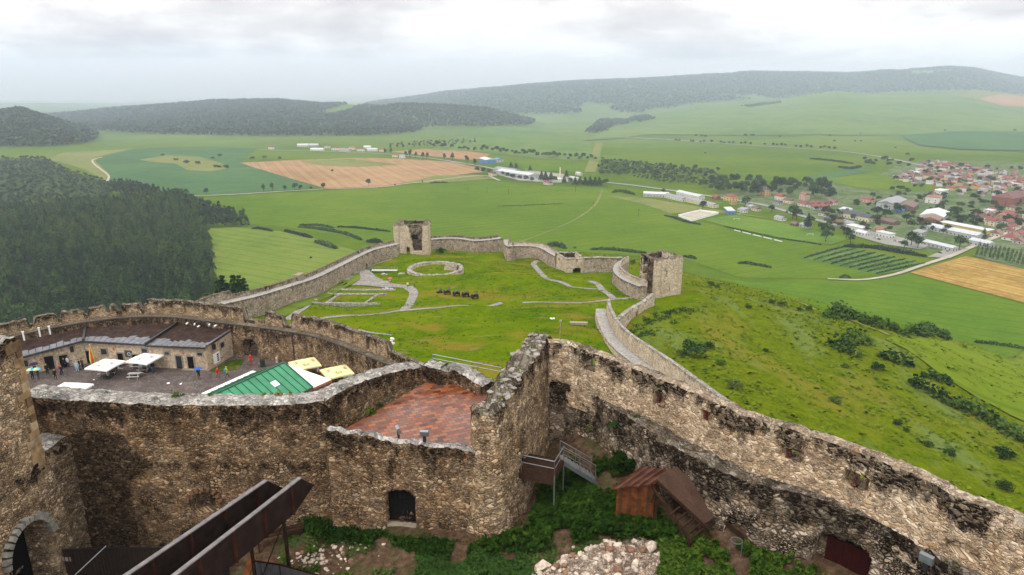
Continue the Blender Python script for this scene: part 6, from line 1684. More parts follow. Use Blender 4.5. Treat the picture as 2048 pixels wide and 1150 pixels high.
def rail(name, pts, mids=1):
 m = MB()
 for a, b in zip(pts[:-1], pts[1:]):
  n = max(1, int((b - a).length / 1.3))
  for k in range(n + 1): q = a.lerp(b, k / n); m.tube(q - Vector((0, 0, .3)), q + H1, .028, n=6)
  m.tube(a + H1, b + H1, .032, n=6); m.tube(a + H1 * .5, b + H1 * .5, .022, n=6)
 ld(name, m, M["steel"])
rail("railing", [c0_ + nv2 * .5, c1_, c2_])
s0_ = c2_ + tv_ * .0; s1_ = s0_ + tv_ * .9 + nv2 * 1.3; 
b0_ = c2_ - nv2 * 1.0; 
stp = MB(); dn = nv2 * .85 + tv_ * .55; dn.normalize()
sa_, sb_ = c2_ + tv_ * .1, c3_ + tv_ * .1
for k in range(9):
 o_ = dn * (.26 * k + .1) - Vector((0, 0, .2 * k + .2)); q = c2_ + o_; r_ = c2_ - Vector((dn.y, -dn.x, 0)) * .95 + o_ if False else c2_ + Vector((-dn.y, dn.x, 0)) * .95 + o_
 stp.bar(q, r_, .28, .04)
pa, pb = c2_ - Vector((0, 0, .25)), c2_ + dn * 2.5 - Vector((0, 0, 2.2)); sd_ = Vector((-dn.y, dn.x, 0)) * .95
stp.bar(pa, pb, .06, .26).bar(pa + sd_, pb + sd_, .06, .26)
ld("steps", stp, M["steel"])
rail("stair_railing", [c2_ + Vector((0, 0, -.1)), c2_ + dn * 2.3 - Vector((0, 0, 1.75))])
rail("stair_railing", [c2_ + sd_ + Vector((0, 0, -.1)), c2_ + sd_ + dn * 2.3 - Vector((0, 0, 1.75))])
lg = MB()
for q in (c1_, c2_): lg.tube((q.x, q.y, yz(q.x, q.y) - .2), q, .05, n=6)
ld("legs", lg, M["steel"])
g0_, g1_ = gp(866, 723, -21.0), gp(1003, 750, -21.6)
t = empty("guard_rail", g0_); tag(t, "thin galvanised guard rail on the back wall of the terrace", "railing"); t["kind"] = "thing"
pts_ = [g0_, g0_.lerp(g1_, .5), g1_]
for q in (0, .33, .66, 1):
 p = g0_.lerp(g1_, q); o = obj("post", MB().tube(p - Vector((0, 0, .5)), p + Vector((0, 0, .62)), .03, n=6).mesh("post", M["steel"]), t); o.location = -t.location
for hh in (.28, .62):
 o = obj("rail", MB().tube(g0_ + Vector((0, 0, hh)), g1_ + Vector((0, 0, hh)), .03, n=6).mesh("rail", M["steel"]), t); o.location = -t.location
def flood(p, rz, label, tilt=.3, s_=1.0):
 t = empty("floodlight", p, rz); tag(t, label, "floodlight"); t.scale = (s_,) * 3
 obj("bracket", MB().box(-.1, .1, -.06, .06, 0, .38).mesh("bracket", M["steel_dark"]), t)
 h_ = MB().box(-.27, .27, -.10, .10, -.2, .2); rot = Matrix.Rotation(tilt, 3, "X"); h_.v = [tuple(rot @ Vector(v) + Vector((0, 0, .58))) for v in h_.v]
 ho = obj("lamp_head", h_.mesh("lamp_head", M["steel"]), t)
 g = MB().box(-.21, .21, -.112, -.102, -.15, .15); g.v = [tuple(rot @ Vector(v) + Vector((0, 0, .58))) for v in g.v]
 obj("glass", g.mesh("glass", plain("lamp_glass", (.12, .16, .16), .1, .7)), ho)
for px, py, rz, lab in ((797, 880, -1.0, "grey floodlight turned sideways on the terrace front wall"), (849, 886, 0.05, "grey floodlight facing the camera on the terrace front wall")):
 h_ = W2.hit(px, py - 2, .35); p, nn = W2.at(h_[0], .38); flood((p.x, p.y, p.z + .12), W2.heading(h_[0]) + rz, lab)
fp = gp(1850, 1133, -21.7); flood((fp.x, fp.y, -21.9), -.9, "grey square floodlight on the dark ledge near the red gate", .15, 1.1)
h_ = W5.hit(783, 705, 3.4); p, nn = W5.at(h_[0], 3.4, h_[1]); 
t = empty("camera_cluster", (p.x, p.y, zw(h_[0]) + 1.2)); tag(t, "white lamp cluster at the end of the crenellated parapet", "lamp")
obj("mast", MB().tube((0, 0, -.4), (0, 0, 1.2), .06).mesh("mast", M["white_paint"]), t)
for k in range(3): obj("lamp_head", MB().bar((0, 0, .4 + k * .35), (.5 - .3 * (k % 2), -.3, .4 + k * .35), .3, .22).mesh("lamp_head", M["white_paint"]), t)
rp_c = gy(1195, 1122)
pm = MB(); 
nxy = 46; gv = []
for j in range(nxy):
 for i in range(nxy):
  a, b = (i / (nxy - 1) - .5) * 2, (j / (nxy - 1) - .5) * 2
  x, y = rp_c.x + a * 4.1, rp_c.y - .7 + b * 2.3
  q_ = a * a + (b - .5 * a + .12) ** 2 + .45 * mnoise.noise((x * .55, y * .8, 7)); w_ = max(0, 1 - q_); hgt = .7 * w_ ** .8 + (.3 * mnoise.noise((x * .8, y * 1.7, 2)) + .1 * mnoise.noise((x * 4, y * 4, 2))) * min(1, w_ * 3) - (.05 if w_ > 0 else .5)
  gv.append((x, y, yz(x, y) + hgt))
gf = [(j * nxy + i, j * nxy + i + 1, (j + 1) * nxy + i + 1, (j + 1) * nxy + i) for j in range(nxy - 1) for i in range(nxy - 1)]
me = raw_mesh("rubble_pile", gv, gf, M["gravel"], uvs=[(v[0], v[1]) for v in gv], smooth=True)
ro_ = obj("rubble_pile", me); tag(ro_, "pale heap of broken stone rubble on the yard floor", "rubble pile", kind="stuff")
rk = MB()
def pile_z(x, y):
 a, b = (x - rp_c.x) / 4.1, (y - rp_c.y + .7) / 2.3
 return yz(x, y) + .7 * max(0, 1 - (a * a + (b - .5 * a + .12) ** 2)) ** .8 - .1
for k in range(330):
 th = random.uniform(0, 2 * PI); rr_ = random.random() ** .5 * 1.02
 if rr_ < .75 and random.random() < .5: rr_ = random.uniform(.55, 1.25)
 x, y = rp_c.x + 4.1 * rr_ * math.cos(th), rp_c.y - .95 + 2.3 * (rr_ * math.sin(th) + .5 * rr_ * math.cos(th))
 rk.rock((x, y, pile_z(x, y) + .04), random.choice([.08, .11, .14, .2, .26]) * random.uniform(.8, 1.2), 700 + k, 0 if random.random() < .72 else 1, .7)
o = rk.build("loose_rubble", [M["rubble"], M["rubble_red"]]); tag(o, "scattered broken stones lying over the pale rubble heap", "stones", kind="stuff")
for k, (px, py, r_, mat, lab) in enumerate(((1302, 1092, .42, "rubble", "large pale boulder on the right shoulder of the rubble heap"), (1218, 1097, .36, "rubble_red", "large red brown boulder on top of the rubble heap"), (1085, 1136, .48, "rubble", "long tan boulder at the left foot of the rubble heap"), (1236, 1138, .34, "rubble_red", "brown boulder at the front of the rubble heap"), (1262, 1097, .3, "rubble_red", "small red brown boulder right of the top of the rubble heap"), (1095, 1066, .2, "rubble", "small pale stone lying in the nettles left of the heap"), (896, 1113, .28, "rubble_red", "single red stone in the green weeds below the doorway"))):
 p = gy(px, py); z = pile_z(p.x, p.y) + .1
 if k < 5:
  p = gp(px, py, z)
  for _ in range(6): p = gp(px, py, pile_z(p.x, p.y) + .15)
 o = MB().rock((0, 0, 0), r_, 900 + k, 0, .75).build("boulder", M[mat], loc=(p.x, p.y, pile_z(p.x, p.y) + r_ * .3)); tag(o, lab, "boulder")
p2c = gy(640, 1120); rk = MB()
for k in range(130):
 x, y = p2c.x + random.gauss(0, 1.3), p2c.y + random.gauss(0, .9); rk.rock((x, y, yz(x, y) + .03), random.uniform(.06, .2), 1200 + k, 0 if random.random() < .7 else 1, .6)
o = rk.build("stone_scatter", [M["rubble"], M["rubble_red"]]); tag(o, "scattered small rubble stones near the chute", "stones", kind="stuff")
# ------------------------------------------------------------------ plants
def rnd_dirs(n):
 v = rng.normal(size=(n, 3)); return v / np.linalg.norm(v, axis=1, keepdims=True)
def leaf_quads(P, size, up=0.0, aspect=.75):
 """one quad per point, random turn; up pulls the normals towards the sky"""
 n = len(P); a = rnd_dirs(n); b = rnd_dirs(n)
 if up: 
  nz = rnd_dirs(n); nz[:, 2] = np.abs(nz[:, 2]) + up; nz /= np.linalg.norm(nz, axis=1, keepdims=True)
  a = np.cross(nz, b); a /= np.linalg.norm(a, axis=1, keepdims=True); b = np.cross(nz, a)
 else:
  b = np.cross(a, b); b /= np.linalg.norm(b, axis=1, keepdims=True)
 s = (np.asarray(size) * rng.uniform(.6, 1.25, n))[:, None]
 a = a * s * .5; b = b * s * .5 * aspect
 return np.stack([P - a - b, P + a - b * .6, P + a * .8 + b, P - a * .7 + b * .8], 1).reshape(-1, 3)
def lobes_points(lobes, n, shell=.55):
 """points in the outer part of several ellipsoids"""
 w = np.array([l[3] * l[4] * l[5] for l in lobes]) ** .67; w /= w.sum()
 k = rng.choice(len(lobes), n, p=w); L = np.array(lobes)[k]
 d = rnd_dirs(n); d[:, 2] = np.where(d[:, 2] < -.4, -d[:, 2] * .5, d[:, 2])
 r = rng.uniform(shell ** 3, 1, n)[:, None] ** (1 / 3)
 return L[:, :3] + d * r * L[:, 3:6]
def trunk_mb(h, r, limbs=()):
 m = MB(); m.tube((0, 0, -.3), (0, 0, h * .55), r, r * .7, 7).tube((0, 0, h * .55), (r, 0, h), r * .7, r * .25, 6)
 for a, z, ln in limbs: m.tube((0, 0, z), (ln * math.cos(a), ln * math.sin(a), z + ln * .8), r * .45, r * .12, 5)
 return m
LEAF = dict(
 dark=leaf("dark_leaves", (.014, .034, .010), (.032, .068, .017), (.062, .108, .026)),
 mid=leaf("mid_green_leaves", (.022, .048, .010), (.045, .09, .016), (.075, .125, .025)),
 olive=leaf("olive_leaves", (.03, .05, .012), (.06, .095, .02), (.10, .13, .03)),
 pine=leaf("pine_needles", (.007, .025, .007), (.020, .052, .012), (.058, .098, .020)),
 far=leaf("far_forest_leaves", (.018, .042, .017), (.036, .072, .025), (.062, .105, .034)),
 tip=leaf("pine_sunlit_tips", (.014, .044, .009), (.036, .085, .017), (.085, .14, .028)),  # paler needles: sunlight on the crown tops put into the colour
 mixed=leaf("mixed_wood_leaves", (.024, .048, .020), (.052, .084, .034), (.095, .122, .055)),
 grass=leaf("rough_grass_blades", (.055, .095, .004), (.11, .15, .006), (.19, .195, .02)),
 nettle=leaf("nettle_leaves", (.006, .018, .002), (.020, .048, .005), (.070, .105, .014)),
 dry=leaf("dry_tufts", (.12, .10, .03), (.2, .16, .05), (.16, .18, .04)),
)
BARK = plain("tree_bark", (.07, .05, .035), .9, .1, var=.4)
_cache = {}
def crown_mesh(kind, v):
 key = (kind, v)
 if key in _cache: return _cache[key]
 r = random.Random(v * 17 + len(kind))
 if kind == "round":
  lb = [(0, 0, .62, .30, .30, .34)] + [(r.uniform(-.22, .22), r.uniform(-.22, .22), r.uniform(.42, .82), r.uniform(.13, .22), r.uniform(.13, .22), r.uniform(.12, .2)) for _ in range(9)]
  n, s = 520, .085
 elif kind == "tall":
  lb = [(0, 0, .58, .15, .15, .42)] + [(r.uniform(-.09, .09), r.uniform(-.09, .09), r.uniform(.3, .85), r.uniform(.07, .12), r.uniform(.07, .12), r.uniform(.1, .18)) for _ in range(7)]
  n, s = 420, .07
 elif kind == "bush":
  lb = [(0, 0, .42, .55, .55, .48)] + [(r.uniform(-.42, .42), r.uniform(-.42, .42), r.uniform(.2, .75), r.uniform(.2, .36), r.uniform(.2, .36), r.uniform(.16, .3)) for _ in range(8)]
  n, s = 620, .12
 elif kind == "thuja":
  lb = [(0, 0, .48, .13, .13, .5), (0, 0, .3, .16, .16, .3)]; n, s = 220, .06
 if kind == "pine":
  P = []; U = []
  tiers = 9
  for t in range(tiers):
   z = .22 + .74 * t / (tiers - 1); rad = .26 * max(0, 1 - ((z - .22) / .80) ** 1.15) + .012
   nb = max(5, int(13 * (1 - t / tiers) + 4)); off = r.random() * 6
   for k in range(nb):
    a = off + 2 * PI * k / nb + r.uniform(-.25, .25); rr = rad * r.uniform(.65, 1.15)
    for q in (.35, .62, .88, 1.0):
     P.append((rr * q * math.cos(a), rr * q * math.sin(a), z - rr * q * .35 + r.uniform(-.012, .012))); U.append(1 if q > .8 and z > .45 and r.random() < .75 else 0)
  V = leaf_quads(np.array(P), .095, .15)
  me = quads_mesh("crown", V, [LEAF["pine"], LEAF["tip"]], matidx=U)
 else:
  V = leaf_quads(lobes_points(lb, n), s * 1.0, .35)
  me = quads_mesh("crown", V, LEAF["dark"])
 _cache[key] = me; return me
def crown_col(kind, v, col):
 key = (kind, v, col)
 if key not in _cache:
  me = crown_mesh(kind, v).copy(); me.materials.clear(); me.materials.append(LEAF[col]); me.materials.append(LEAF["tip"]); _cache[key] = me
 return _cache[key]
_tr = {}
def trunk_mesh(kind):
 if kind not in _tr:
  m = trunk_mb(.9, .022) if kind in ("pine", "thuja") else trunk_mb(.75, .026, [(k * 1.7, .25 + .06 * k, .2) for k in range(5)])
  _tr[kind] = m.mesh("trunk", BARK)
 return _tr[kind]
def tree(name, kind, p, h, label, col="dark", group=None, w=1.0, parts=True, cat="tree", v=None):
 v = random.randint(0, 4) if v is None else v
 sc_ = (h * w, h * w, h); rz = random.uniform(0, 6.28)
 if not parts or kind == "bush":
  o = obj(name, crown_col(kind, v, col), None, p, rz, sc_); tag(o, label, cat, group); return o
 t = empty(name, p, rz); t.scale = sc_; tag(t, label, cat, group)
 obj("crown", crown_col(kind, v, col), t); obj("trunk", trunk_mesh(kind), t)
 return t
def hedge(label, pts, w, h, col="dark", dens=7.0, leafs=.75, name="hedge", world=False, cat="hedge"):
 w *= .72; h *= .78
 q = catmull([((gt(*p[:2]) if not world else Vector(p)).to_2d().to_3d()) for p in pts], 1.2)
 P = []
 for i, c in enumerate(q):
  k = i / max(1, len(q) - 1); f = (.55 + .45 * math.sin(PI * min(1, max(0, k)) ) ** .5) * (1 + .35 * mnoise.noise((c.x * .13, c.y * .13, 3)))
  n = int(dens * 4 * (w / 4)); 
  d = rnd_dirs(n); d[:, 2] = np.abs(d[:, 2]) * 1.0
  r = rng.uniform(.6, 1, n)[:, None]
  o = d * r * np.array([w / 2 * f, w / 2 * f, h * f * (1 + .3 * mnoise.noise((c.x * .4, c.y * .4, 8)))])
  P.append(np.array([c.x, c.y, 0]) + o)
 P = np.concatenate(P); P[:, 2] += H(P[:, 0], P[:, 1])
 o = obj(name, quads_mesh(name, leaf_quads(P, leafs, .35), LEAF[col])); tag(o, label, cat); return o
def in_poly(x, y, P): return poly_dist(x, y, np.array(P)) < 0
def scatter(poly, n, mind=0):
 P = [gt(*p) for p in poly]; xs = [p.x for p in P]; ys = [p.y for p in P]
 out = np.zeros((0, 2)); PP = [(p.x, p.y) for p in P]
 X = rng.uniform(min(xs), max(xs), n * 8); Y = rng.uniform(min(ys), max(ys), n * 8)
 k = in_poly(X, Y, PP); X, Y = X[k], Y[k]
 if not mind: return np.column_stack([X, Y])[:n]
 grid = {}; res = []
 for x, y in zip(X, Y):
  gx, gy_ = int(x // mind), int(y // mind)
  if all((x - a) ** 2 + (y - b) ** 2 > mind * mind for i in (-1, 0, 1) for j in (-1, 0, 1) for a, b in grid.get((gx + i, gy_ + j), ())):
   grid.setdefault((gx, gy_), []).append((x, y)); res.append((x, y))
   if len(res) >= n: break
 return np.array(res)
def tile_mesh(name, mesh_variants, XY, hs, ws, mat, sink=.2, tilt=0):
 """many trees as one mesh"""
 Z = H(XY[:, 0], XY[:, 1]) - sink
 tv = []
 for me in mesh_variants:
  a = np.empty(len(me.vertices) * 3, dtype=np.float32); me.vertices.foreach_get("co", a); tv.append(a.reshape(-1, 3))
 out = []; tn = []; mi = []; mv = []
 for me in mesh_variants:
  q = np.zeros(len(me.polygons), dtype=np.int32); me.polygons.foreach_get("material_index", q); mv.append(q if isinstance(mat, list) else q * 0)
 tint = rng.uniform(-.5, .5, len(XY))
 kind = rng.integers(0, len(tv), len(XY)); ang = rng.uniform(0, 2 * PI, len(XY))
 for v, base in enumerate(tv):
  s = np.nonzero(kind == v)[0]
  if not len(s): continue
  ca, sa_ = np.cos(ang[s])[:, None], np.sin(ang[s])[:, None]
  bx, by, bz = base[:, 0][None], base[:, 1][None], base[:, 2][None]
  W_ = (hs[s] * ws[s])[:, None]
  X = (bx * ca - by * sa_) * W_ + XY[s, 0][:, None]; Y = (bx * sa_ + by * ca) * W_ + XY[s, 1][:, None]
  tn.append(np.repeat(tint[s], len(base))); mi.append(np.tile(mv[v], len(s)))
  out.append(np.stack([X, Y, bz * hs[s][:, None] + Z[s][:, None]], -1).reshape(-1, 3))
 me = quads_mesh(name, np.concatenate(out), mat, matidx=np.concatenate(mi))
 at = me.attributes.new("tint", "FLOAT", "POINT"); at.data.foreach_set("value", np.concatenate(tn).astype(np.float32))
 return me
def lod_mesh(kind, v, n, s):
 r = random.Random(v)
 if kind == "conifer":
  P = []
  for k in range(n):
   z = rng.uniform(.15, 1); rad = .26 * (1.05 - z) * rng.uniform(.5, 1.05); a = rng.uniform(0, 6.28)
   P.append((rad * math.cos(a), rad * math.sin(a), z))
  P = np.array(P)
 else:
  P = lobes_points([(0, 0, .6, .36, .36, .36), (.15, .1, .7, .2, .2, .2), (-.15, -.1, .5, .25, .25, .2)], n, .7)
 return quads_mesh("lod", leaf_quads(P, s, .5), LEAF["far"])
forest_poly = [(-190, 640), (-190, 424), (0, 420), (80, 416), (200, 404), (330, 394), (395, 412), (410, 458), (424, 522), (432, 600), (400, 620), (250, 660), (0, 690)]
XY = scatter(forest_poly, 1750, 7.0)
order = np.argsort(XY[:, 1]); XY = XY[order]
u = XY[:, 0] / XY[:, 1]
vis = [i for i in range(len(XY)) if u[i] > -.80 and not (XY[i, 1] < 215)]
XY = XY[[i for i in range(len(XY)) if XY[i, 1] >= 215]]
u = XY[:, 0] / XY[:, 1]
zz = H(XY[:, 0], XY[:, 1])
pyx = np.array([proj((x, y, z + 13))[1] for (x, y), z in zip(XY, zz)])
seen = (u > -.765) & (pyx < 618 + np.clip((proj((0, 1, 0))[0]) * 0, 0, 0))
cand = np.nonzero(seen)[0][:300]
picked = set(cand.tolist())
gP = "pines at the near edge of the left forest"
for i in cand:
 x, y = XY[i]
 h = random.uniform(10.5, 18)
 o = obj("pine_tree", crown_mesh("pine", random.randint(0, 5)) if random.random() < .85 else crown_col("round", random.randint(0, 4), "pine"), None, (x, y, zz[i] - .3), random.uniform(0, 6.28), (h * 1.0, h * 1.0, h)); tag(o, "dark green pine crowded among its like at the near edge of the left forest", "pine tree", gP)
rest = XY[[i for i in range(len(XY)) if i not in picked]]
hs = rng.uniform(10, 18, len(rest))
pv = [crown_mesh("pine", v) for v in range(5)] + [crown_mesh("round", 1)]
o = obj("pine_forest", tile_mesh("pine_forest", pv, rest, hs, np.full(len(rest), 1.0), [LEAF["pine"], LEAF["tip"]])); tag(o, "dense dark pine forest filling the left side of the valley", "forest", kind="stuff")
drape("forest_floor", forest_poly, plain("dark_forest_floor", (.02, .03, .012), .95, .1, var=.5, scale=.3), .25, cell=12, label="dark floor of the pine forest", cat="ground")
rv = [lod_mesh("round", v, 42, .30) for v in range(4)]; cv = [lod_mesh("conifer", v, 30, .24) for v in range(4)]
def wood(name, poly, n, mind, h0, h1_, variants, label, col="far", w=1.0):
 XY = scatter(poly, n, mind); hs = rng.uniform(h0, h1_, len(XY))
 o = obj(name, tile_mesh(name, variants, XY, hs, np.full(len(XY), w), LEAF[col])); tag(o, label, "woodland", kind="stuff"); return o
wood("mixed_wood", [(-260, 436), (-260, 330), (0, 318), (90, 318), (140, 345), (170, 352), (212, 366), (224, 388), (205, 416), (80, 432)], 2300, 10.5, 5, 11, rv, "mixed wood between the pine forest and the far hill", "mixed")
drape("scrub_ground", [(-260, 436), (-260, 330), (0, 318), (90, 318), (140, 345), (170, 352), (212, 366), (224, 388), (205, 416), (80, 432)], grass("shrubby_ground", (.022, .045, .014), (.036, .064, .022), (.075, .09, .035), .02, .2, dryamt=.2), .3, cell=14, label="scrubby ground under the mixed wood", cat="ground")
wood("forest_tail", [(215, 372), (255, 368), (330, 388), (360, 392), (400, 408), (455, 424), (488, 436), (497, 452), (470, 456), (405, 456), (395, 412), (330, 392), (230, 390)], 620, 5.5, 8, 14, rv + cv, "tapering end of the left forest reaching into the meadow", "dark")
def hill_wood(name, idx, u0, u1, y0, y1, mind, h0, h1_, thr, label, variants, cond=None, n=60000):
 Y = rng.uniform(y0, y1, n); X = rng.uniform(u0, u1, n) * Y
 hp = np.array(hill_parts(X, Y)); k = (hp[idx] > thr) & (hp.argmax(0) == idx)
 if cond is not None: k &= cond(X, Y, hp)
 X, Y = X[k], Y[k]
 cell = {}; res = []
 for x, y in zip(X, Y):
  c = (int(x // mind), int(y // mind))
  if c not in cell: cell[c] = 1; res.append((x, y))
 XY = np.array(res); hs = rng.uniform(h0, h1_, len(XY))
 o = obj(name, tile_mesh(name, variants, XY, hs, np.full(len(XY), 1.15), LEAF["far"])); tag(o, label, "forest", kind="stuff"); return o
lv = [lod_mesh("conifer", 20 + v, 9, .42) for v in range(3)] + [lod_mesh("round", 30 + v, 10, .5) for v in range(4)]
lvc = [lod_mesh("conifer", 40 + v, 10, .40) for v in range(4)]
clear = [tuple(gt(*p)[:2]) for p in [(640, 226), (680, 214), (745, 211), (770, 214), (700, 224), (660, 232)]]
hill_wood("hill_forest", 0, -1.15, -.50, 1760, 2420, 10, 11, 17, 9, "dark wooded hill at the far left above the fields", lvc + lv[3:5])
hill_wood("hill_forest", 1, -1.1, -.03, 2060, 3640, 13, 12, 19, 8, "broad hazy wooded ridge across the left half of the valley", lv, lambda X, Y, hp: ~in_poly(X, Y, clear))
hill_wood("hill_forest", 2, -.35, .15, 2560, 3120, 13, 12, 18, 12, "darker wooded spur in the middle of the valley", lvc + lv[3:5])
hill_wood("hill_forest", 3, -.25, 1.1, 3300, 5560, 19, 16, 26, 20, "long hazy forested mountain along the right skyline", lv, lambda X, Y, hp: (hp[4] < hp[3] - 2) & (fbm(X / 420, Y / 420, 77) > -.42), n=90000)
def belt(label, poly, n, mind, h0, h1_, col="far", name="thicket", variants=None): return wood(name, poly, n, mind, h0, h1_, variants or rv, label, col)
belt("hazy tree belt along the top edge of the right hillside", [(1250, 243), (1290, 232), (1310, 240), (1280, 246)], 200, 9, 9, 15)
belt("line of shrubs crossing the right hillside", [(1480, 213), (1560, 203), (1562, 207), (1500, 216)], 160, 8, 6, 10)
belt("wooded gully at the foot of the grassy hillside", [(1170, 268), (1200, 240), (1262, 238), (1300, 238), (1230, 252), (1200, 268)], 420, 10, 10, 16)
belt("scrub along the stream right of the straight strip", [(1205, 320), (1300, 330), (1420, 342), (1440, 352), (1330, 350), (1200, 352)], 330, 8, 5, 10, "mid")
belt("scrub below the stream towards the park trees", [(1260, 355), (1340, 352), (1440, 362), (1440, 372), (1330, 368)], 160, 8, 5, 9, "mid")
belt("broken scrub on the far pastures by the wooded spur", [(780, 290), (850, 284), (950, 280), (955, 286), (860, 293), (780, 298)], 130, 16, 5, 10)
def row(name, kind, pts, h, label, col, group, w=1.0, jit=.15, parts=True):
 labs = label if isinstance(label, list) else None
 for i, q in enumerate(pts):
  p = gt(q[0], q[1]); hh = (q[2] if len(q) > 2 else h) * random.uniform(1 - jit, 1 + jit)
  tree(name, kind, (p.x, p.y, p.z - .2), hh, labs[i] if labs else label, col, group, w, parts)
row("field_tree", "round", [(362, 391, 13), (373, 391, 10), (413, 390, 14), (570, 382, 9), (590, 381, 12), (601, 381, 11), (622, 380, 7), (647, 379, 13), (737, 372, 15), (665, 345, 8), (790, 372, 5), (845, 366, 5)], 11,
 ["round tree at the left end of the lane by the forest", "smaller round tree second along the lane by the forest", "tall round tree standing alone in the lane before the maize field", "low round tree on the lane below the maize corner", "broad tree left in the pair below the stubble corner", "broad tree right in the pair below the stubble corner", "tiny round tree between the lane groups", "single tree on the lane where stubble and meadow meet", "tall lone tree on the lane below the middle of the stubble field", "tree on the green patch inside the stubble field", "small bush like tree right of the tall lone tree", "small tree where the green wedge meets the lane"], "dark", "trees along the field lane")
row("poplar_tree", "tall", [(528, 384, 16), (545, 382, 16)], 14, ["left of the two slim poplars on the lane below the maize field", "right of the two slim poplars on the lane below the maize field"], "dark", "two poplars on the lane", 1.3)
av = [(1352, 284), (1358, 284), (1382, 286), (1386, 286), (1400, 287), (1408, 287), (1423, 287), (1442, 288), (1448, 289), (1458, 289), (1466, 289), (1482, 290), (1490, 290), (1501, 291), (1529, 292), (1546, 293), (1554, 293), (1562, 294), (1570, 294), (1591, 296), (1601, 297), (1614, 297), (1622, 298), (1640, 299), (1648, 299), (1658, 300), (1668, 301)]
row("avenue_tree", "round", av, 11, "small round tree in the avenue along the far valley road", "dark", "avenue trees along the far road", 1.15, parts=False)
row("village_tree", "tall", [(770, 308), (782, 308), (812, 314), (820, 315), (832, 316), (846, 317), (854, 318), (889, 320), (905, 321), (934, 328), (950, 333)], 17, ["slim tree at the left end of the village row", "slim tree second from the left of the village row", "tall slim tree by the first gap of the village row", "tall slim tree right of the first village gap", "tall slim tree left in the middle village pair", "tall slim tree right in the middle village pair", "lower slim tree closing the middle village clump", "slim tree by the small stubble field", "broader slim tree by the small stubble field", "dark tall tree left of the blue hall", "dark tall tree at the corner of the blue hall"], "dark", "tall trees of the far village", 1.5)
gT = "trees of the far tree line"
for i in range(44):
 x = 862 + i * 7.6 + random.uniform(-3, 3); y = 294 + (x - 862) * .088 + random.uniform(-3, 3)
 p = gt(x, y); tree("line_tree", "round", (p.x, p.y, p.z), random.uniform(9, 17), "dark round tree in the long tree line behind the factory", "dark", gT, random.uniform(1., 1.4), parts=False)
gF = "trees around the factory sheds"
for i, (x, y, h, kd) in enumerate([(955, 346, 13, "round"), (966, 347, 12, "round"), (978, 349, 12, "round"), (1005, 352, 10, "round"), (1015, 357, 12, "round"), (1026, 360, 12, "round"), (1040, 362, 11, "round"), (1052, 363, 12, "round"), (1064, 365, 10, "round"), (1083, 360, 16, "pine"), (1091, 362, 17, "pine"), (1102, 361, 15, "pine"), (1110, 366, 13, "round"), (1128, 366, 13, "pine"), (1140, 368, 12, "round"), (1150, 370, 14, "pine"), (1160, 370, 15, "pine"), (1170, 371, 15, "pine"), (1180, 371, 16, "pine"), (1190, 371, 15, "pine"), (1198, 371, 15, "pine"), (1133, 355, 14, "pine"), (1022, 335, 12, "pine"), (1032, 337, 12, "pine"), (1060, 341, 11, "pine"), (1213, 368, 10, "round"), (1207, 372, 12, "round"), (1326, 388, 9, "round")]):
 p = gt(x, y); kd2 = "dark pointed conifer" if kd == "pine" else "round broadleaf tree"
 tree("yard_tree", kd, (p.x, p.y, p.z), h, f"{kd2} " + ("in front of the long grey factory roof" if x < 1075 and y > 343 else "behind the factory sheds" if y < 343 else "at the right end of the factory yard" if x < 1205 else "beside the valley road right of the factory"), "dark", gF, 1.2 if kd == "round" else 1.4, parts=False)
gR = "trees along the stream and road"
for i in range(46):
 x = 1200 + i * 5.5 + random.uniform(-4, 4); y = random.choice([330, 338, 345, 352]) + (x - 1200) * .06
 p = gt(x, y); tree("stream_tree", "round", (p.x, p.y, p.z), random.uniform(7, 14), "round tree rising from the scrub along the valley stream", random.choice(["dark", "mid"]), gR, 1.2, parts=False)
gK = "tall park trees left of the town"
for i in range(84):
 x = random.uniform(1400, 1665); y = 364 + random.uniform(0, 26) + (x - 1440) * .05
 p = gt(x, y); tree("park_tree", "round", (p.x, p.y, p.z), random.uniform(13, 21), "tall dark tree in the park belt between the river meadow and the town", "dark", gK, random.uniform(.9, 1.2), parts=False)
bl_ = [(1405, 420, 14, "round", "large round tree between yellow house and blue shed"), (1490, 415, 17, "round", "big dark tree right of the yellow house with red roof"), (1585, 438, 20, "round", "very large dark tree at the top edge of the sports pitch"), (1592, 442, 17, "round", "second large dark tree at the top edge of the pitch"), (1543, 425, 11, "round", "medium tree above the pitch left of the large dark trees"), (1616, 446, 13, "pine", "dark pointed tree right of the large pitch trees"), (1651, 484, 15, "round", "round lone tree at the right corner of the sports pitch"), (1692, 478, 14, "round", "tree left of the depot yard"), (1700, 486, 12, "round", "lower tree in front of the depot yard"), (1822, 492, 17, "round", "broad dark tree in front of the depot"), (1835, 497, 13, "round", "second dark tree in front of the depot"), (1808, 498, 10, "round", "low round tree at the lay-by hedge"), (1918, 499, 16, "round", "tall dark tree beside the town road"), (1754, 432, 14, "round", "dark tree before the grey town hall shed"), (1770, 438, 14, "round", "dark tree right before the grey town hall shed"), (1812, 446, 13, "round", "round tree on the main road beside the white factory hall"), (1838, 450, 11, "round", "smaller round tree beside the white factory hall"), (1966, 478, 12, "pine", "dark pointed tree near the long yellow building"), (1745, 398, 11, "round", "tree on the meadow edge left of the chimney"), (1796, 396, 12, "round", "tree right of the meadow edge before the chimney")]
for x, y, h, kd, lab in bl_:
 p = gt(x, y); tree("town_tree", kd, (p.x, p.y, p.z), h, lab, "dark", "single trees at the edge of the town", 1.15 if kd == "round" else 1.3)
gZ = "clipped cypress rows of the cemetery"
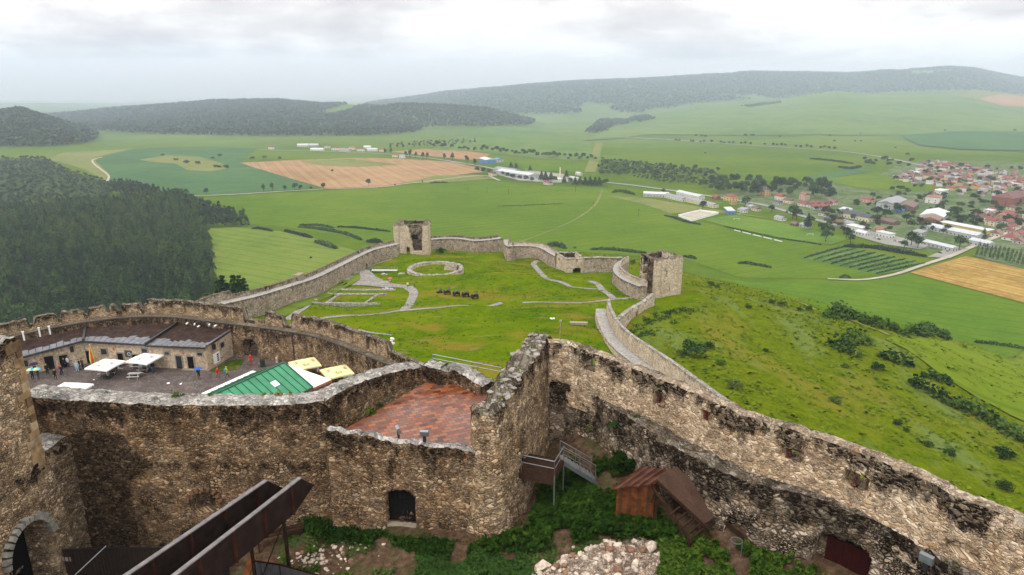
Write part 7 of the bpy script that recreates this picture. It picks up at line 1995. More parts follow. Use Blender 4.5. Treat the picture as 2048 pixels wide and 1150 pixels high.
for r_ in range(4):
 for k in range(13):
  x = 1958 + k * 8.3 - r_ * 2; y = 505 + k * 1.7 + r_ * 6 - 10
  if random.random() < .12: continue
  p = gt(x + random.uniform(-1.5, 1.5), y); tree("cypress_tree", "thuja", (p.x, p.y, p.z), random.uniform(6, 8.5), "slim dark cypress in the cemetery rows beside the grain field", "dark", gZ, 1.15, parts=False)
gC = "small trees scattered in the town gardens"
for i in range(260):
 x = random.uniform(1600, 2046); y = random.uniform(340, 470)
 if y < 330 + (2046 - x) * .10 or (x < 1780 and y < 395): continue
 if x < 1700 and y < 420: continue
 p = gt(x, y); tree("garden_tree", "round", (p.x, p.y, p.z), random.uniform(6, 13), "small dark garden tree between the houses of the town", random.choice(["dark", "mid", "dark"]), gC, 1.25, parts=False)
for i in range(26):
 x = random.uniform(1700, 1960); y = 316 + (x - 1700) * .08 + random.uniform(0, 14)
 p = gt(x, y); tree("garden_tree", "round", (p.x, p.y, p.z), random.uniform(8, 14), "dark tree in the belt along the upper edge of the town", "dark", "tree belt above the town", 1.3, parts=False)
for i, (x, y, h) in enumerate([(1392, 272, 12), (1490, 272, 13), (1505, 273, 14), (1560, 274, 8), (1660, 272, 9), (1720, 268, 8), (1668, 283, 9), (1890, 262, 9), (1410, 274, 12), (1402, 273, 12), (1710, 283, 8), (1722, 283, 8), (1790, 296, 7), (2030, 262, 12), (1215, 262, 14), (1207, 262, 14), (1410, 307, 6), (1815, 310, 11)]):
 p = gt(x, y); tree("hill_bush", "bush", (p.x, p.y, p.z), h * .6, "dark bushy clump standing alone on the far green pastures", "far", "lone bushes on the far pastures", 1.3)
for i, (x, y, h) in enumerate([(352, 322, 7), (372, 327, 9), (395, 329, 8), (432, 335, 7), (440, 336, 6), (452, 337, 8), (325, 312, 6), (440, 313, 8), (425, 318, 6), (505, 318, 7), (530, 317, 8), (560, 318, 6)]):
 p = gt(x, y); tree("field_bush", "bush", (p.x, p.y, p.z), h, "low dark bush on the dry knoll in the maize field" if x < 460 else "low dark bush along the far maize field edge", "dark", "bushes of the maize field", 1.2)
for lab, pts, w, h, col in [
 ("short dark hedge at the top of the mown meadow", [(505, 458), (525, 459), (543, 463)], 9, 4.5, "dark"),
 ("dark hedge running down the middle of the mown meadow edge", [(572, 463), (600, 470), (622, 476)], 10, 4.5, "dark"),
 ("long dark hedge left of the ruined tower", [(598, 455), (630, 458), (663, 463), (695, 470), (722, 480)], 9, 4.5, "dark"),
 ("upper dark hedge behind the long hedge left of the ruined tower", [(600, 451), (640, 452), (668, 457)], 7, 4, "dark"),
 ("broad bush clump on the meadow left of the curtain wall", [(632, 485), (650, 490), (672, 498)], 12, 6, "mid"),
 ("dark bushes just left of the ruined tower", [(735, 484), (750, 485), (764, 488)], 9, 6, "dark"),
 ("thin hedge behind the ruined tower on the left", [(675, 455), (705, 456), (735, 459), (780, 464)], 6, 3.5, "dark"),
 ("dark bushes above the far stepped wall", [(1092, 495), (1112, 492), (1130, 498)], 11, 7, "dark"),
 ("long dark hedge behind the small gatehouse", [(1182, 500), (1215, 500), (1250, 503), (1292, 508)], 8, 4.5, "dark"),
 ("low dark hedge right of the tall tower top", [(1368, 514), (1380, 516), (1392, 519)], 7, 4, "dark"),
 ("short dark hedge on the meadow right of the tall tower", [(1478, 528), (1500, 529), (1540, 536)], 7, 4, "dark"),
 ("tiny bush row by the orchard corner", [(1680, 556), (1690, 554), (1700, 556)], 6, 4, "dark"),
 ("dark hedge climbing the lower edge of the slope", [(1655, 636), (1690, 636), (1720, 644), (1760, 655), (1810, 672)], 9, 5, "mid"),
 ("dark bush at the upper end of the slope hedge", [(1668, 634), (1682, 632), (1692, 636)], 9, 6.5, "dark"),
 ("dark round hedge between the two lower fields", [(1842, 672), (1860, 668), (1892, 678)], 9, 5.5, "dark"),
 ("olive bush at the left end of the field hedge", [(1820, 668), (1830, 666)], 8, 5, "mid"),
 ("thin hedge bordering the yellow green field on top", [(1950, 686), (2000, 692), (2060, 700), (2120, 706)], 6, 4, "dark"),
 ("dark bush pair inside the lower slope", [(1690, 690), (1710, 684), (1735, 690)], 7, 5, "mid"),
 ("scrub clump on the lower slope below the hedge", [(1662, 690), (1680, 698), (1698, 706)], 7, 5, "dark"),
 ("dark scrub strip along the hedged field corner", [(1765, 716), (1790, 722), (1820, 733)], 7, 4, "dark"),
 ("dark bush band at the left edge of the hedged field", [(1828, 772), (1850, 782), (1885, 797)], 6, 4.5, "dark"),
 ("largest dark bush band on the lower right slope", [(1892, 806), (1930, 822), (1975, 842), (2010, 862), (2060, 892)], 8, 5.5, "dark"),
 ("small dark bush strip on the field edge above the band", [(1848, 752), (1870, 758), (1900, 770)], 5, 3.5, "dark"),
 ("dark shrub hedge around the white arena", [(1330, 432), (1345, 436), (1372, 445), (1400, 450)], 6, 4, "dark"),
 ("hedge along the lower edge of the sports pitch", [(1450, 454), (1500, 466), (1560, 478), (1640, 490)], 3.5, 2.5, "dark"),
 ("dark hedge in front of the depot and lay-by", [(1690, 495), (1740, 496), (1800, 506), (1850, 514)], 9, 6, "dark"),
 ("far dark hedge across the pastures", [(1620, 318), (1660, 322), (1705, 328)], 10, 6, "far"),
 ("second far dark hedge nearer the town", [(1678, 335), (1700, 338), (1722, 334)], 12, 7, "far"),
 ("low hedge line on the main meadow right of the middle", [(995, 413), (1040, 412), (1080, 410), (1125, 408)], 3, 1.8, "olive"),
 ("low dark hedge on the green wedge by the factory", [(860, 367), (880, 366), (895, 366)], 6, 4, "dark"),
 ("dark bush group on the roadside lawn by the farm sheds", [(1225, 386), (1240, 384), (1268, 390)], 9, 7, "dark"),
]:
 hedge(lab, pts, w, h, col, dens=5 if w < 8 else 6, leafs=.95 if gt(*pts[0]).y < 600 else 1.5)
for k in range(9):
 t = (k + .5) / 9
 a = (1600 + (1762 - 1600) * t, 515 + (550 - 515) * t); b = (1680 + (1860 - 1680) * t, 492 + (530 - 492) * t)
 hedge(["first orchard row, nearest the meadow edge", "second orchard row from the meadow", "third orchard row from the meadow", "fourth orchard row, left of the middle", "middle orchard row of young trees", "sixth orchard row, just past the middle", "third last orchard row towards the road", "second last orchard row towards the road", "last orchard row, nearest the pale road"][k], [a, ((a[0] + b[0]) / 2, (a[1] + b[1]) / 2), b], 4.2, 3.4, "mid" if k % 3 else "olive", dens=4, leafs=1.2, name="orchard_row", cat="orchard row")
for x, y, h, col, lab, w in [(1388, 712, 6.2, "dark", "largest dark bush below the tall tower on the slope", 1.15), (1418, 696, 3.6, "dark", "smaller dark bush beside the largest one below the tower", 1.0), (1362, 712, 3.2, "olive", "olive bush left of the largest dark bush", 1.1),
 (1422, 575, 5, "dark", "small dark tree like bush at the top right of the tower slope", .8), (1434, 576, 3.2, "mid", "small bush right of the little slope tree", .9), (1562, 612, 3.2, "dark", "dark bush on the upper slope track", 1.2), (1545, 606, 2.6, "mid", "low bush left of the slope track bush", 1.3), (1598, 622, 2.6, "mid", "low bush by the worn track", 1.2), (1617, 622, 4, "mid", "upright bush near the start of the slope hedge", .7),
 (1531, 705, 2.2, "dark", "small dark bush in the middle of the slope", .9), (1468, 778, 3.6, "olive", "olive bush on the slope above the wall", 1.1), (1672, 806, 2.6, "olive", "olive bush low on the slope right of the middle", 1.2), (1755, 740, 3.4, "dark", "dark bush near the hedged field corner", 1.2), (1720, 715, 2.8, "mid", "small bush between the lower scrub clumps", 1.), 
 (1897, 910, 2.8, "dark", "round dark bush on the lower right slope", 1.), (1858, 893, 2.4, "olive", "olive bush left of the round dark bush", 1.1), (1794, 848, 2.2, "olive", "small dull bush above the right wall", 1.1), (1812, 862, 1.6, "dark", "tiny dark bush above the right wall", 1.), (2008, 915, 4.4, "dark", "big dark bush at the right edge below the bush band", 1.1), (2012, 978, 3.2, "olive", "olive bush at the far right just above the wall", 1.1), (1440, 730, 2.4, "mid", "low bush right of the dark tower bushes", 1.1), (1890, 760, 2.8, "dark", "small dark bush at the edge of the hedged field", 1.), (622, 517, 5, "dark", "lone dark tree on the mown meadow near the curtain wall", .75), (1150, 497, 4, "dark", "small bush between the hedges behind the gatehouse", 1.2), (1265, 528, 4.5, "mid", "bush outside the curved grey wall", .9), (1498, 617, 2.4, "mid", "tiny bush on the upper slope", 1.1), (1690, 735, 2.4, "olive", "small olive bush below the scrub clumps", 1.2)]:
 p = gt(x, y); tree("slope_bush", "bush", (p.x, p.y, p.z - .2), h * .58, lab, col, None, w, cat="bush")
gq = "young pines behind the left curtain wall"
for i, (x, y, h) in enumerate([(438, 600, 10), (448, 596, 12), (458, 600, 9), (470, 596, 12), (482, 600, 13), (492, 598, 11), (446, 606, 9), (476, 606, 10)]):
 v = ray(x, y); Y = 262; p = Vector((v.x / v.y * Y, Y, h1(v.x / v.y * Y, Y))); hh = v.z / v.y * Y - p.z + h * .8
 tree("pine_tree", "pine", p, max(9, min(hh, 30)), ["young pine nearest the forest behind the curtain wall", "second young pine behind the curtain wall", "short young pine in the group behind the curtain wall", "pointed young pine in the middle behind the curtain wall", "tallest young pine behind the curtain wall", "young pine at the right end behind the curtain wall", "low young pine at the foot of the left group", "low young pine at the foot of the right group"][i], "pine", gq, 1.0, parts=False)
n = 26000
X = rng.uniform(24, 330, n * 2); Y = rng.uniform(60, 520, n * 2)
d = poly_dist(X, Y, PLAT); k = (d > 1) & (d < 310) & (np.abs(X / Y) < 1.0) & (rng.uniform(0, 1, n * 2) < .25 + .9 * (fbm(X / 16, Y / 16, 63) + .35)); X, Y, d = X[k][:n], Y[k][:n], d[k][:n]
Pn = np.column_stack([X, Y, H(X, Y)])
sz_ = rng.uniform(.35, 1.1, len(X))
rep = 5
P5 = np.repeat(Pn, rep, 0) + rng.normal(size=(len(Pn) * rep, 3)) * np.repeat(sz_, rep)[:, None] * np.array([.5, .5, .12]); P5[:, 2] += np.repeat(sz_, rep) * .25
o = obj("rough_grass", quads_mesh("rough_grass", leaf_quads(P5, np.repeat(sz_, rep) * .8, .9), LEAF["grass"])); tag(o, "rough grass and weeds growing over the right slope", "grass", kind="stuff")
n = 16000
X = rng.uniform(-75, 40, n); Y = rng.uniform(108, 285, n); d = poly_dist(X, Y, PLAT)
k = (d < -4) & (rng.uniform(0, 1, n) < .15 + 1.1 * (fbm(X / 9, Y / 9, 163) + .3)); X, Y = X[k], Y[k]
P3 = np.repeat(np.column_stack([X, Y, H(X, Y) + .04]), 3, 0) + rng.normal(size=(len(X) * 3, 3)) * np.array([.35, .35, .03])
o = obj("lawn_tufts", quads_mesh("lawn_tufts", leaf_quads(P3, rng.uniform(.2, .6, len(P3)), 2.5), leaf("lawn_tuft_blades", (.03, .07, .001), (.085, .135, .003), (.15, .165, .008)))); tag(o, "tufts and clover patches in the bailey lawn", "grass", kind="stuff")
def clump(lab, pts, r, n, col, size, name="weeds", cat="weeds", zf=None, hgt=.5):
 P = []
 for (x, y, z) in pts:
  d = rnd_dirs(n); d[:, 2] = np.abs(d[:, 2]); P.append(np.array([x, y, z]) + d * rng.uniform(.3, 1, n)[:, None] * np.array([r, r, hgt]))
 o = obj(name, quads_mesh(name, leaf_quads(np.concatenate(P), size, .5), LEAF[col])); tag(o, lab, cat, kind="stuff"); return o
pp = [gt(x, y) for x, y in ((1300, 640), (1320, 628), (1340, 622), (1360, 618), (1280, 655), (1330, 640), (1380, 625), (1270, 668), (1300, 668))]
clump("dark weeds at the foot of the tall tower", [(p.x + random.uniform(-2, 2), p.y + random.uniform(-2, 2), p.z - .2) for p in pp for _ in range(5)], 1.4, 30, "mid", .5, hgt=.8)
tw_ = [crop5(1415, 95), crop5(1430, 105)]; q = yp(tw_[0][0], tw_[0][1] - 2, 272)
o = tree("tower_shrub", "bush", (q.x, q.y, q.z - 2.0), 3.2, "green shrub growing on top of the ruined tower", "mid", None, .9, cat="bush")
q = yp(*crop5(1448, 180), 272.5); tree("tower_shrub", "bush", (q.x, q.y, q.z - 1.8), 3.4, "green shrub inside the torn front of the ruined tower", "dark", None, .8, cat="bush")
def nettles(lab, poly, n, hgt, size, col="nettle"):
 P = [gy(*p) for p in poly]; xs = [p.x for p in P]; ys = [p.y for p in P]; PP = [(p.x, p.y) for p in P]
 X = rng.uniform(min(xs), max(xs), n * 3); Y = rng.uniform(min(ys), max(ys), n * 3)
 d = poly_dist(X, Y, np.array(PP)); k = (d < rng.uniform(-.6, .35, n * 3)) & (fbm(X / 1.6, Y / 1.6, 91) > -.17); X, Y = X[k][:n], Y[k][:n]
 hh = hgt * (0.5 + .8 * (fbm(X / 1.1, Y / 1.1, 95) + .5)) * rng.uniform(.3, 1, len(X))
 Q = np.column_stack([X, Y, yard_z(X, Y) + hh])
 o = obj("nettle_bed", quads_mesh("nettle_bed", leaf_quads(Q, size, .8), LEAF[col])); tag(o, lab, "weeds", kind="stuff")
nettles("thick green nettles between broken wall and timber shed", [(1060, 1060), (1085, 985), (1100, 940), (1150, 935), (1215, 930), (1240, 1000), (1330, 1050), (1360, 1080), (1300, 1092), (1200, 1072), (1120, 1090), (1060, 1105), (980, 1110), (960, 1085), (1010, 1082)], 17000, .8, .26)
nettles("green nettles in front of the shed and lower wall", [(1320, 1092), (1390, 1080), (1480, 1100), (1560, 1125), (1640, 1150), (1640, 1175), (1320, 1175), (1330, 1120)], 9000, .7, .24)
nettles("green weeds along the foot of the terrace wall", [(600, 1040), (640, 1045), (700, 1062), (780, 1075), (860, 1085), (960, 1095), (1000, 1100), (900, 1125), (860, 1120), (800, 1105), (700, 1090), (620, 1070)], 7000, .5, .22)
nettles("grass and weeds at the bottom middle of the yard", [(790, 1130), (860, 1100), (950, 1100), (1040, 1110), (1060, 1150), (1040, 1180), (780, 1180)], 9000, .35, .20, "mid")
nettles("weeds at the left foot of the terrace wall", [(560, 1120), (600, 1100), (660, 1100), (700, 1130), (740, 1140), (700, 1170), (620, 1140)], 3000, .35, .2)
nettles("green growth against the dark lower wall behind the shed", [(1225, 935), (1255, 915), (1275, 940), (1240, 965)], 1500, 1.4, .26)
nettles("thin grass creeping over the yard earth", [(560, 1050), (700, 1080), (1000, 1110), (1060, 1060), (1350, 1100), (1600, 1150), (1600, 1185), (560, 1185)], 9000, .16, .16, "mid")
def tuft(W, s_, off, label, col="dry", r=.3, n=60, zz_=0, dz=0):
 p, _ = W.at(s_, off); d = rnd_dirs(n); d[:, 2] = np.abs(d[:, 2]); P = d * rng.uniform(.2, 1, n)[:, None] * np.array([r, r, r * .9])
 o = obj("wall_tuft", quads_mesh("wall_tuft", leaf_quads(P, r * .45, .2), LEAF[col]), None, (p.x, p.y, p.z + .08 + dz)); tag(o, label, "plant")
for px, col, r, lab in ((330, "olive", .34, "largest olive weed tuft on the long grey wall top"), (346, "olive", .22, "small olive tuft right of the largest on the wall top"), (375, "dry", .2, "little dry tuft left of the green roof on the wall top"), (512, "dry", .24, "dry brown tuft on the wall top below the green roof"), (527, "dry", .17, "tiny dry tuft beside the dry brown one"), (543, "dry", .28, "reddish dry tuft on the wall top below the skylight"), (570, "dry", .24, "dry tuft on the wall top near the white awning"), (188, "mid", .16, "tiny green tuft on the left part of the grey wall top"), (402, "mid", .2, "green tuft at the left corner of the green roof"), (160, "mid", .14, "tiny green speck of weed at the left end of the wall top")):
 h_ = W1.hit(px, 800); tuft(W1, h_[0], 1.3 if px < 380 else 1.5, lab, col, r)
for ss, off, col, r, lab in ((1.2, .5, "dry", .3, "dry moss tuft near the front of the broken wall top"), (2.6, 1.2, "olive", .3, "olive tuft in the middle of the broken wall top"), (4.4, .5, "dry", .25, "dry tuft on the middle step of the broken wall"), (6.5, 1.2, "mid", .3, "green tuft on the upper step of the broken wall"), (8.6, .8, "olive", .32, "olive tuft on the top end of the broken wall")):
 tuft(W3, ss, off, lab, col, r, dz=w3top(ss))
for px, py, r, lab in ((1205, 800, .35, "olive weeds on the mossy ledge of the right wall"), (1262, 830, .3, "green weeds on the ledge near the second window"), (1232, 850, .45, "green fern on the dark lower wall"), (1790, 1055, .4, "dry weeds on the ledge by the floodlight"), (1850, 1090, .5, "weed clump at the ledge bend near the right corner"), (1182, 855, .3, "small fern on the dark wall beside the landing")):
 h_ = W4L.hit(px, py); tuft(W4L, h_[0], .5 if py not in (850, 855) else -.15, lab, random.choice(["olive", "mid"]), r, dz=0 if py not in (850, 855) else h_[1] - W4L.at(h_[0])[0].z - .1)
for k, (x, y, r, lab) in enumerate(((742, 826, .45, "dark green weed at the left edge of the tiles"), (760, 812, .25, "small weed on the tiles further up the side wall"), (945, 775, .35, "green weed in the back right corner of the terrace"))):
 p = gp(x, y, -22.2); d = rnd_dirs(90); d[:, 2] = np.abs(d[:, 2]); P = d * rng.uniform(.2, 1, 90)[:, None] * r
 tag(obj("terrace_weed", quads_mesh("terrace_weed", leaf_quads(P, r * .4, .3), LEAF["nettle"]), None, p), lab, "plant")
for px, py, w_, lab in (((920), 492, 4, "green bush against the far curtain wall"), (948, 494, 3, "smaller green bush against the far curtain wall"), (985, 498, 5, "green bush on the bank before the stepped corner"), (880, 502, 4, "low bush right of the ruined tower foot")):
 p = gt(px, py + 3); tree("wall_bush", "bush", (p.x, p.y, p.z - .3), w_ * .7, lab, "mid", None, 1.3, cat="bush")
# ------------------------------------------------------------------ the town and the sheds of the valley
def pal(name, c, r=.8): return plain(name, c, r, .2, var=.14, scale=.25)
WALLC = {"white": pal("white_render", (.60, .585, .55)), "cream": pal("cream_render", (.62, .54, .38)), "yellow": pal("yellow_render", (.52, .38, .14)), "grey": pal("grey_render", (.40, .40, .39)), "ochre": pal("ochre_render", (.50, .32, .14)), "pink": pal("pink_render", (.55, .36, .31)), "brick": pal("brick_red", (.22, .085, .06)), "blue": pal("blue_sheet", (.08, .22, .42)), "brown": pal("brown_wood_wall", (.14, .09, .06))}
ROOFC = {"red": pal("red_tile_roof", (.20, .065, .05), .6), "dark red": pal("dark_red_roof", (.13, .05, .045), .6), "orange": pal("orange_tile_roof", (.23, .115, .08), .6), "brown": pal("brown_roof", (.14, .085, .065), .6), "grey": pal("grey_roof", (.24, .24, .25), .5), "dark": pal("dark_slate_roof", (.055, .06, .07), .5), "white": pal("white_sheet_roof", (.52, .52, .51), .6), "pale grey": pal("pale_grey_roof", (.44, .46, .47), .5), "blue": pal("blue_roof", (.07, .2, .42), .5), "rust": pal("rusty_roof", (.20, .12, .085), .6)}
WIN = plain("house_window", (.03, .035, .045), .2, .6); CHIM = pal("chimney_brick", (.28, .13, .09))
_hm = {}; WINM = MB().box(-.7, .7, -.05, .05, 0, 1.4).mesh("window", WIN)
def roof_mesh(kind, w, d, h, rh, ov=.5):
 m = MB(); x, y = w / 2 + ov, d / 2 + ov
 if kind == "gable":
  m.add([(-x, -y, h), (x, -y, h), (x, y, h), (-x, y, h), (-x, 0, h + rh), (x, 0, h + rh)], [(0, 1, 5, 4), (2, 3, 4, 5), (3, 0, 4), (1, 2, 5), (3, 2, 1, 0)])
 elif kind == "hip":
  k = max(.2, w / 2 - d / 2)
  m.add([(-x, -y, h), (x, -y, h), (x, y, h), (-x, y, h), (-k, 0, h + rh), (k, 0, h + rh)], [(0, 1, 5, 4), (2, 3, 4, 5), (3, 0, 4), (1, 2, 5), (3, 2, 1, 0)])
 else:
  m.hexa([(-x, -y, h), (x, -y, h), (x, y, h), (-x, y, h)], [(-x, -y, h + .4), (x, -y, h + .4), (x, y, h + .4 + rh), (-x, y, h + .4 + rh)])
 return m
def house_meshes(kind, w, d, h, rh, wc, rc, storeys):
 key = (kind, w, d, h, rh, wc, rc)
 if key not in _hm:
  wm = MB().box(-w / 2, w / 2, -d / 2, d / 2, -1.0, h)
  if kind == "gable":
   for s_ in (-1, 1): wm.add([(s_ * w / 2, -d / 2, h), (s_ * w / 2, d / 2, h), (s_ * w / 2, 0, h + rh * .93)], [(0, 1, 2) if s_ > 0 else (2, 1, 0)])
  wi = []; n = max(2, int(w / 4.5))
  for st in range(storeys):
   z = 1.0 + st * 2.8
   for k in range(n):
    x = (k + .5) / n * w - w / 2
    wi += [(x, -d / 2, z, 0), (x, d / 2, z, 0)]
   for k in range(2):
    y = (k - .5) * d * .45
    wi += [(-w / 2, y, z, PI / 2), (w / 2, y, z, PI / 2)]
  ch = MB().box(w * .18 - .35, w * .18 + .35, -.3, .3, h + rh * .6, h + rh + 1.0)
  _hm[key] = (wm.mesh("wall", WALLC[wc]), roof_mesh(kind, w, d, h, rh).mesh("roof", ROOFC[rc]), wi, ch.mesh("chimney", CHIM))
 return _hm[key]
def building(name, p, w, d, h, rz, kind, rh, wc, rc, label, cat="house", group=None, storeys=1, chim=True, wins=True):
 wm, rm, wi, ch = house_meshes(kind, w, d, h, rh, wc, rc, storeys)
 t = empty(name, p, rz); tag(t, label, cat, group)
 obj("wall", wm, t); r_ = obj("roof", rm, t)
 if wins:
  for x, y, z, a in wi: obj("window", WINM, t, (x, y, z), a)
 if chim and kind != "flat": obj("chimney", ch, r_)
 return t
def ang(a, b):
 p, q = gt(*a), gt(*b); return math.atan2(q.y - p.y, q.x - p.x)
A1 = ang((1450, 398), (1700, 458)); A2 = ang((1945, 494), (2060, 448)); A3 = ang((985, 345), (1090, 362))
BIG = [
 ("factory_shed", (1035, 352), 95, 26, 7, A3 + .02, "gable", 3, "grey", "pale grey", "long factory shed with pale grey roof among conifers", "factory"),
 ("factory_shed", (1015, 345), 60, 22, 6.5, A3 + .02, "gable", 3, "grey", "grey", "shorter factory shed with darker grey roof behind the long one", "factory"),
 ("factory_hut", (985, 351), 14, 9, 4.5, A3, "gable", 2, "cream", "dark red", "small cream house at the left end of the factory yard", "house"),
 ("factory_house", (1120, 362), 12, 8, 4, A3, "gable", 2, "white", "white", "white roofed hut near the slim factory chimney", "house"),
 ("factory_house", (1096, 369), 15, 9, 3.5, A3, "gable", 3, "white", "red", "bright red roofed house in front of the factory conifers", "house"),
 ("factory_house", (1148, 360), 16, 9, 5, A3, "flat", 0, "white", "white", "flat white building at the right end of the factory yard", "building"),
 ("workshop", (1158, 350), 12, 8, 4, A3, "gable", 2, "white", "pale grey", "pale workshop behind the factory chimney", "building"),
 ("blue_hall", (975, 326), 42, 24, 9, A3 - .25, "gable", 3, "blue", "white", "bright blue hall with white roof by the village road", "hall"),
 ("blue_hall", (997, 324), 20, 16, 7, A3 - .25, "gable", 2, "grey", "blue", "smaller grey hall beside the bright blue hall", "hall"),
 ("farm_shed", (1312, 393), 38, 12, 5, A1 + .95, "gable", 2.5, "grey", "white", "white roofed farm shed at the left end of the farm row", "shed"),
 ("farm_shed", (1345, 397), 62, 11, 4.5, A1 + .05, "gable", 2.2, "white", "grey", "long grey roofed farm shed next to the white one", "shed"),
 ("farm_shed", (1400, 408), 70, 11, 4.5, A1 + .05, "gable", 2.2, "cream", "grey", "long low farm shed with grey roof along the valley road", "shed"),
 ("farm_shed", (1380, 394), 56, 12, 5, A1 + .05, "gable", 2.4, "white", "pale grey", "cream walled farm shed behind the two grey roofed ones", "shed"),
 ("blue_shed", (1458, 425), 30, 9, 4.5, A1 - .45, "flat", .6, "blue", "pale grey", "blue walled shed beside the white arena", "shed"),
 ("villa", (1461, 402), 17, 12, 7, A1 + .15, "hip", 4, "yellow", "red", "bright yellow house with red hip roof near the pitch", "house"),
 ("villa", (1528, 391), 15, 13, 10, A1 + .2, "hip", 5, "ochre", "dark", "tall ochre villa with dark hip roof before the park trees", "house"),
 ("villa", (1432, 399), 11, 8, 4, A1, "gable", 3, "brick", "red", "small red house left of the bright yellow one", "house"),
 ("villa", (1560, 400), 13, 10, 6, A1, "gable", 4.5, "cream", "red", "cream house with red gable right of the ochre villa", "house"),
 ("villa", (1576, 406), 12, 9, 4, A1 + .3, "gable", 3, "cream", "brown", "low brown roofed house right of the cream gabled house", "house"),
 ("villa", (1608, 400), 10, 10, 8, A1, "gable", 4, "pink", "orange", "narrow pink house with orange roof at the head of the white row", "house"),
 ("kiosk", (1466, 408), 8, 6, 3.5, A1, "hip", 2, "yellow", "orange", "tiny yellow hut in front of the bright yellow house", "house"),
 ("town_hall_shed", (1782, 413), 62, 24, 8, A2 + .15, "gable", 4, "grey", "grey", "large grey roofed hall in the middle of the town edge", "hall"),
 ("long_house", (1713, 438), 46, 13, 5.5, A1 + .05, "gable", 4, "cream", "dark", "long cream house with dark roof beside the main road", "house"),
 ("depot_shed", (1775, 447), 26, 12, 4, A1, "gable", 2.5, "brown", "brown", "low brown shed across the main road from the grey hall", "shed"),
 ("workshop", (1815, 418), 42, 20, 6, A2 + .2, "gable", 3.5, "brown", "brown", "brown roofed workshop between grey hall and white factory", "workshop"),
 ("workshop", (1800, 424), 16, 9, 4, A2 + .2, "gable", 2, "blue", "blue", "small blue roofed store beside the brown workshop", "store"),
 ("white_factory", (1868, 437), 50, 26, 7, A2 + .2, "gable", 4, "white", "white", "large white roofed factory hall near the brick chimney", "factory"),
 ("white_factory", (1862, 447), 30, 20, 7, A2 + .2, "gable", 3.5, "brick", "rust", "rusty roofed annex in front of the white factory hall", "factory"),
 ("boiler_house", (1866, 405), 24, 18, 9, A2 + .2, "hip", 3, "white", "orange", "white boiler house under the tall brick chimney", "building"),
 ("boiler_house", (1880, 393), 26, 12, 10, A2, "flat", .6, "white", "white", "white flat block behind the brick chimney", "building"),
 ("school", (2020, 408), 62, 26, 12, A2 - .1, "hip", 7, "brick", "dark red", "big dark red brick building at the right of the town", "building"),
 ("terrace_block", (1905, 468), 64, 13, 5, A1 + .05, "gable", 3, "grey", "pale grey", "long grey walled building along the main road in front", "building"),
 ("terrace_block", (1930, 462), 58, 11, 6, A1 + .05, "flat", .8, "yellow", "white", "long yellow and white flat building behind the grey one", "building"),
 ("depot", (1770, 474), 18, 9, 5, A1, "flat", .4, "white", "pale grey", "white petrol station like depot on the pale yard", "depot"),
 ("depot", (1715, 461), 24, 12, 5, A1, "flat", .4, "white", "white", "white roofed store left of the depot yard", "store"),
 ("depot", (1698, 452), 16, 10, 4.5, A1, "gable", 2.5, "grey", "grey", "small grey roofed store above the depot yard", "store"),
 ("depot", (1680, 449), 14, 10, 4, A1 + .2, "gable", 2.5, "brown", "brown", "small brown store left of the grey roofed store", "store"),
 ("stable", (1880, 496), 34, 9, 4, A1, "gable", 2, "grey", "pale grey", "long low grey shed behind the lay-by", "shed"),
 ("chapel_house", (1735, 404), 16, 10, 4, A1, "gable", 3.5, "pink", "red", "red roofed house alone on the meadow edge", "house"),
 ("cemetery_chapel", (1962, 492), 22, 9, 5, A1, "gable", 2.5, "grey", "pale grey", "pale grey roofed hall by the cemetery gate", "chapel"),
]
for nm, px, w_, d_, h_, rz, kind, rh, wc, rc, lab, cat in BIG:
 p = gt(*px); building(nm, p, w_, d_, h_, rz, kind, rh, wc, rc, lab, cat, None, storeys=max(1, int(h_ / 3.2)), chim=cat == "house")
p = gt(1863, 404); t = empty("factory_chimney", p); tag(t, "tall slim red brick chimney rising above the town", "chimney")
obj("shaft", MB().lathe([(1.9, 0), (1.6, 12), (1.25, 27), (1.4, 27.4), (1.4, 28)], 12).mesh("shaft", CHIM), t)
p = gt(1120, 358); t = empty("factory_chimney", p); tag(t, "slim pale chimney among the factory conifers", "chimney")
obj("shaft", MB().lathe([(1.3, 0), (1.1, 20), (1.2, 21)], 12).mesh("shaft", WALLC["cream"]), t)
rp = [gt(1357, 433), gt(1400, 423), gt(1437, 428), gt(1383, 443)]
m = MB()
for a, b in zip(rp, rp[1:] + rp[:1]):
 m.bar(a + Vector((0, 0, 1.4)), b + Vector((0, 0, 1.4)), .4, 2.8)
o = m.build("arena_fence", M["white_paint"]); tag(o, "high white board fence around the sand arena", "fence")
fn_ = empty("pitch_fence", gt(1450, 458)); tag(fn_, "low white advertising fence along the pitch edge", "fence")
prev = None
for k in range(24):
 p = gt(1468 + k * 4.2, 461 + k * 1.02)
 if prev and k % 5 != 4: 
  o = obj("panel", MB().bar(prev + Vector((0, 0, .7)), p + Vector((0, 0, .7)), .15, 1.1).mesh("panel", M["white_paint"]), fn_); o.location = -fn_.location
 prev = p
for px, rz, lab in (((1473, 441), A1 + 1.3, "white goal frame at the far end of the sports pitch"), ((1620, 472), A1 + 1.3, "white goal frame at the near end of the sports pitch")):
 p = gt(*px); m = MB().tube((-3.6, 0, 0), (-3.6, 0, 2.5), .12).tube((3.6, 0, 0), (3.6, 0, 2.5), .12).tube((-3.6, 0, 2.5), (3.6, 0, 2.5), .12).tube((-3.6, 0, 2.5), (-3.6, 1.8, 0), .06).tube((3.6, 0, 2.5), (3.6, 1.8, 0), .06)
 o = m.build("goal_frame", M["white_paint"], loc=p, rz=rz); tag(o, lab, "goal")
combo_used = {}
def house_label(wc, rc, st, zone): 
 size = "two storey" if st == 2 else "single storey"
 return f"{size} {wc} house with {rc} roof {zone}"
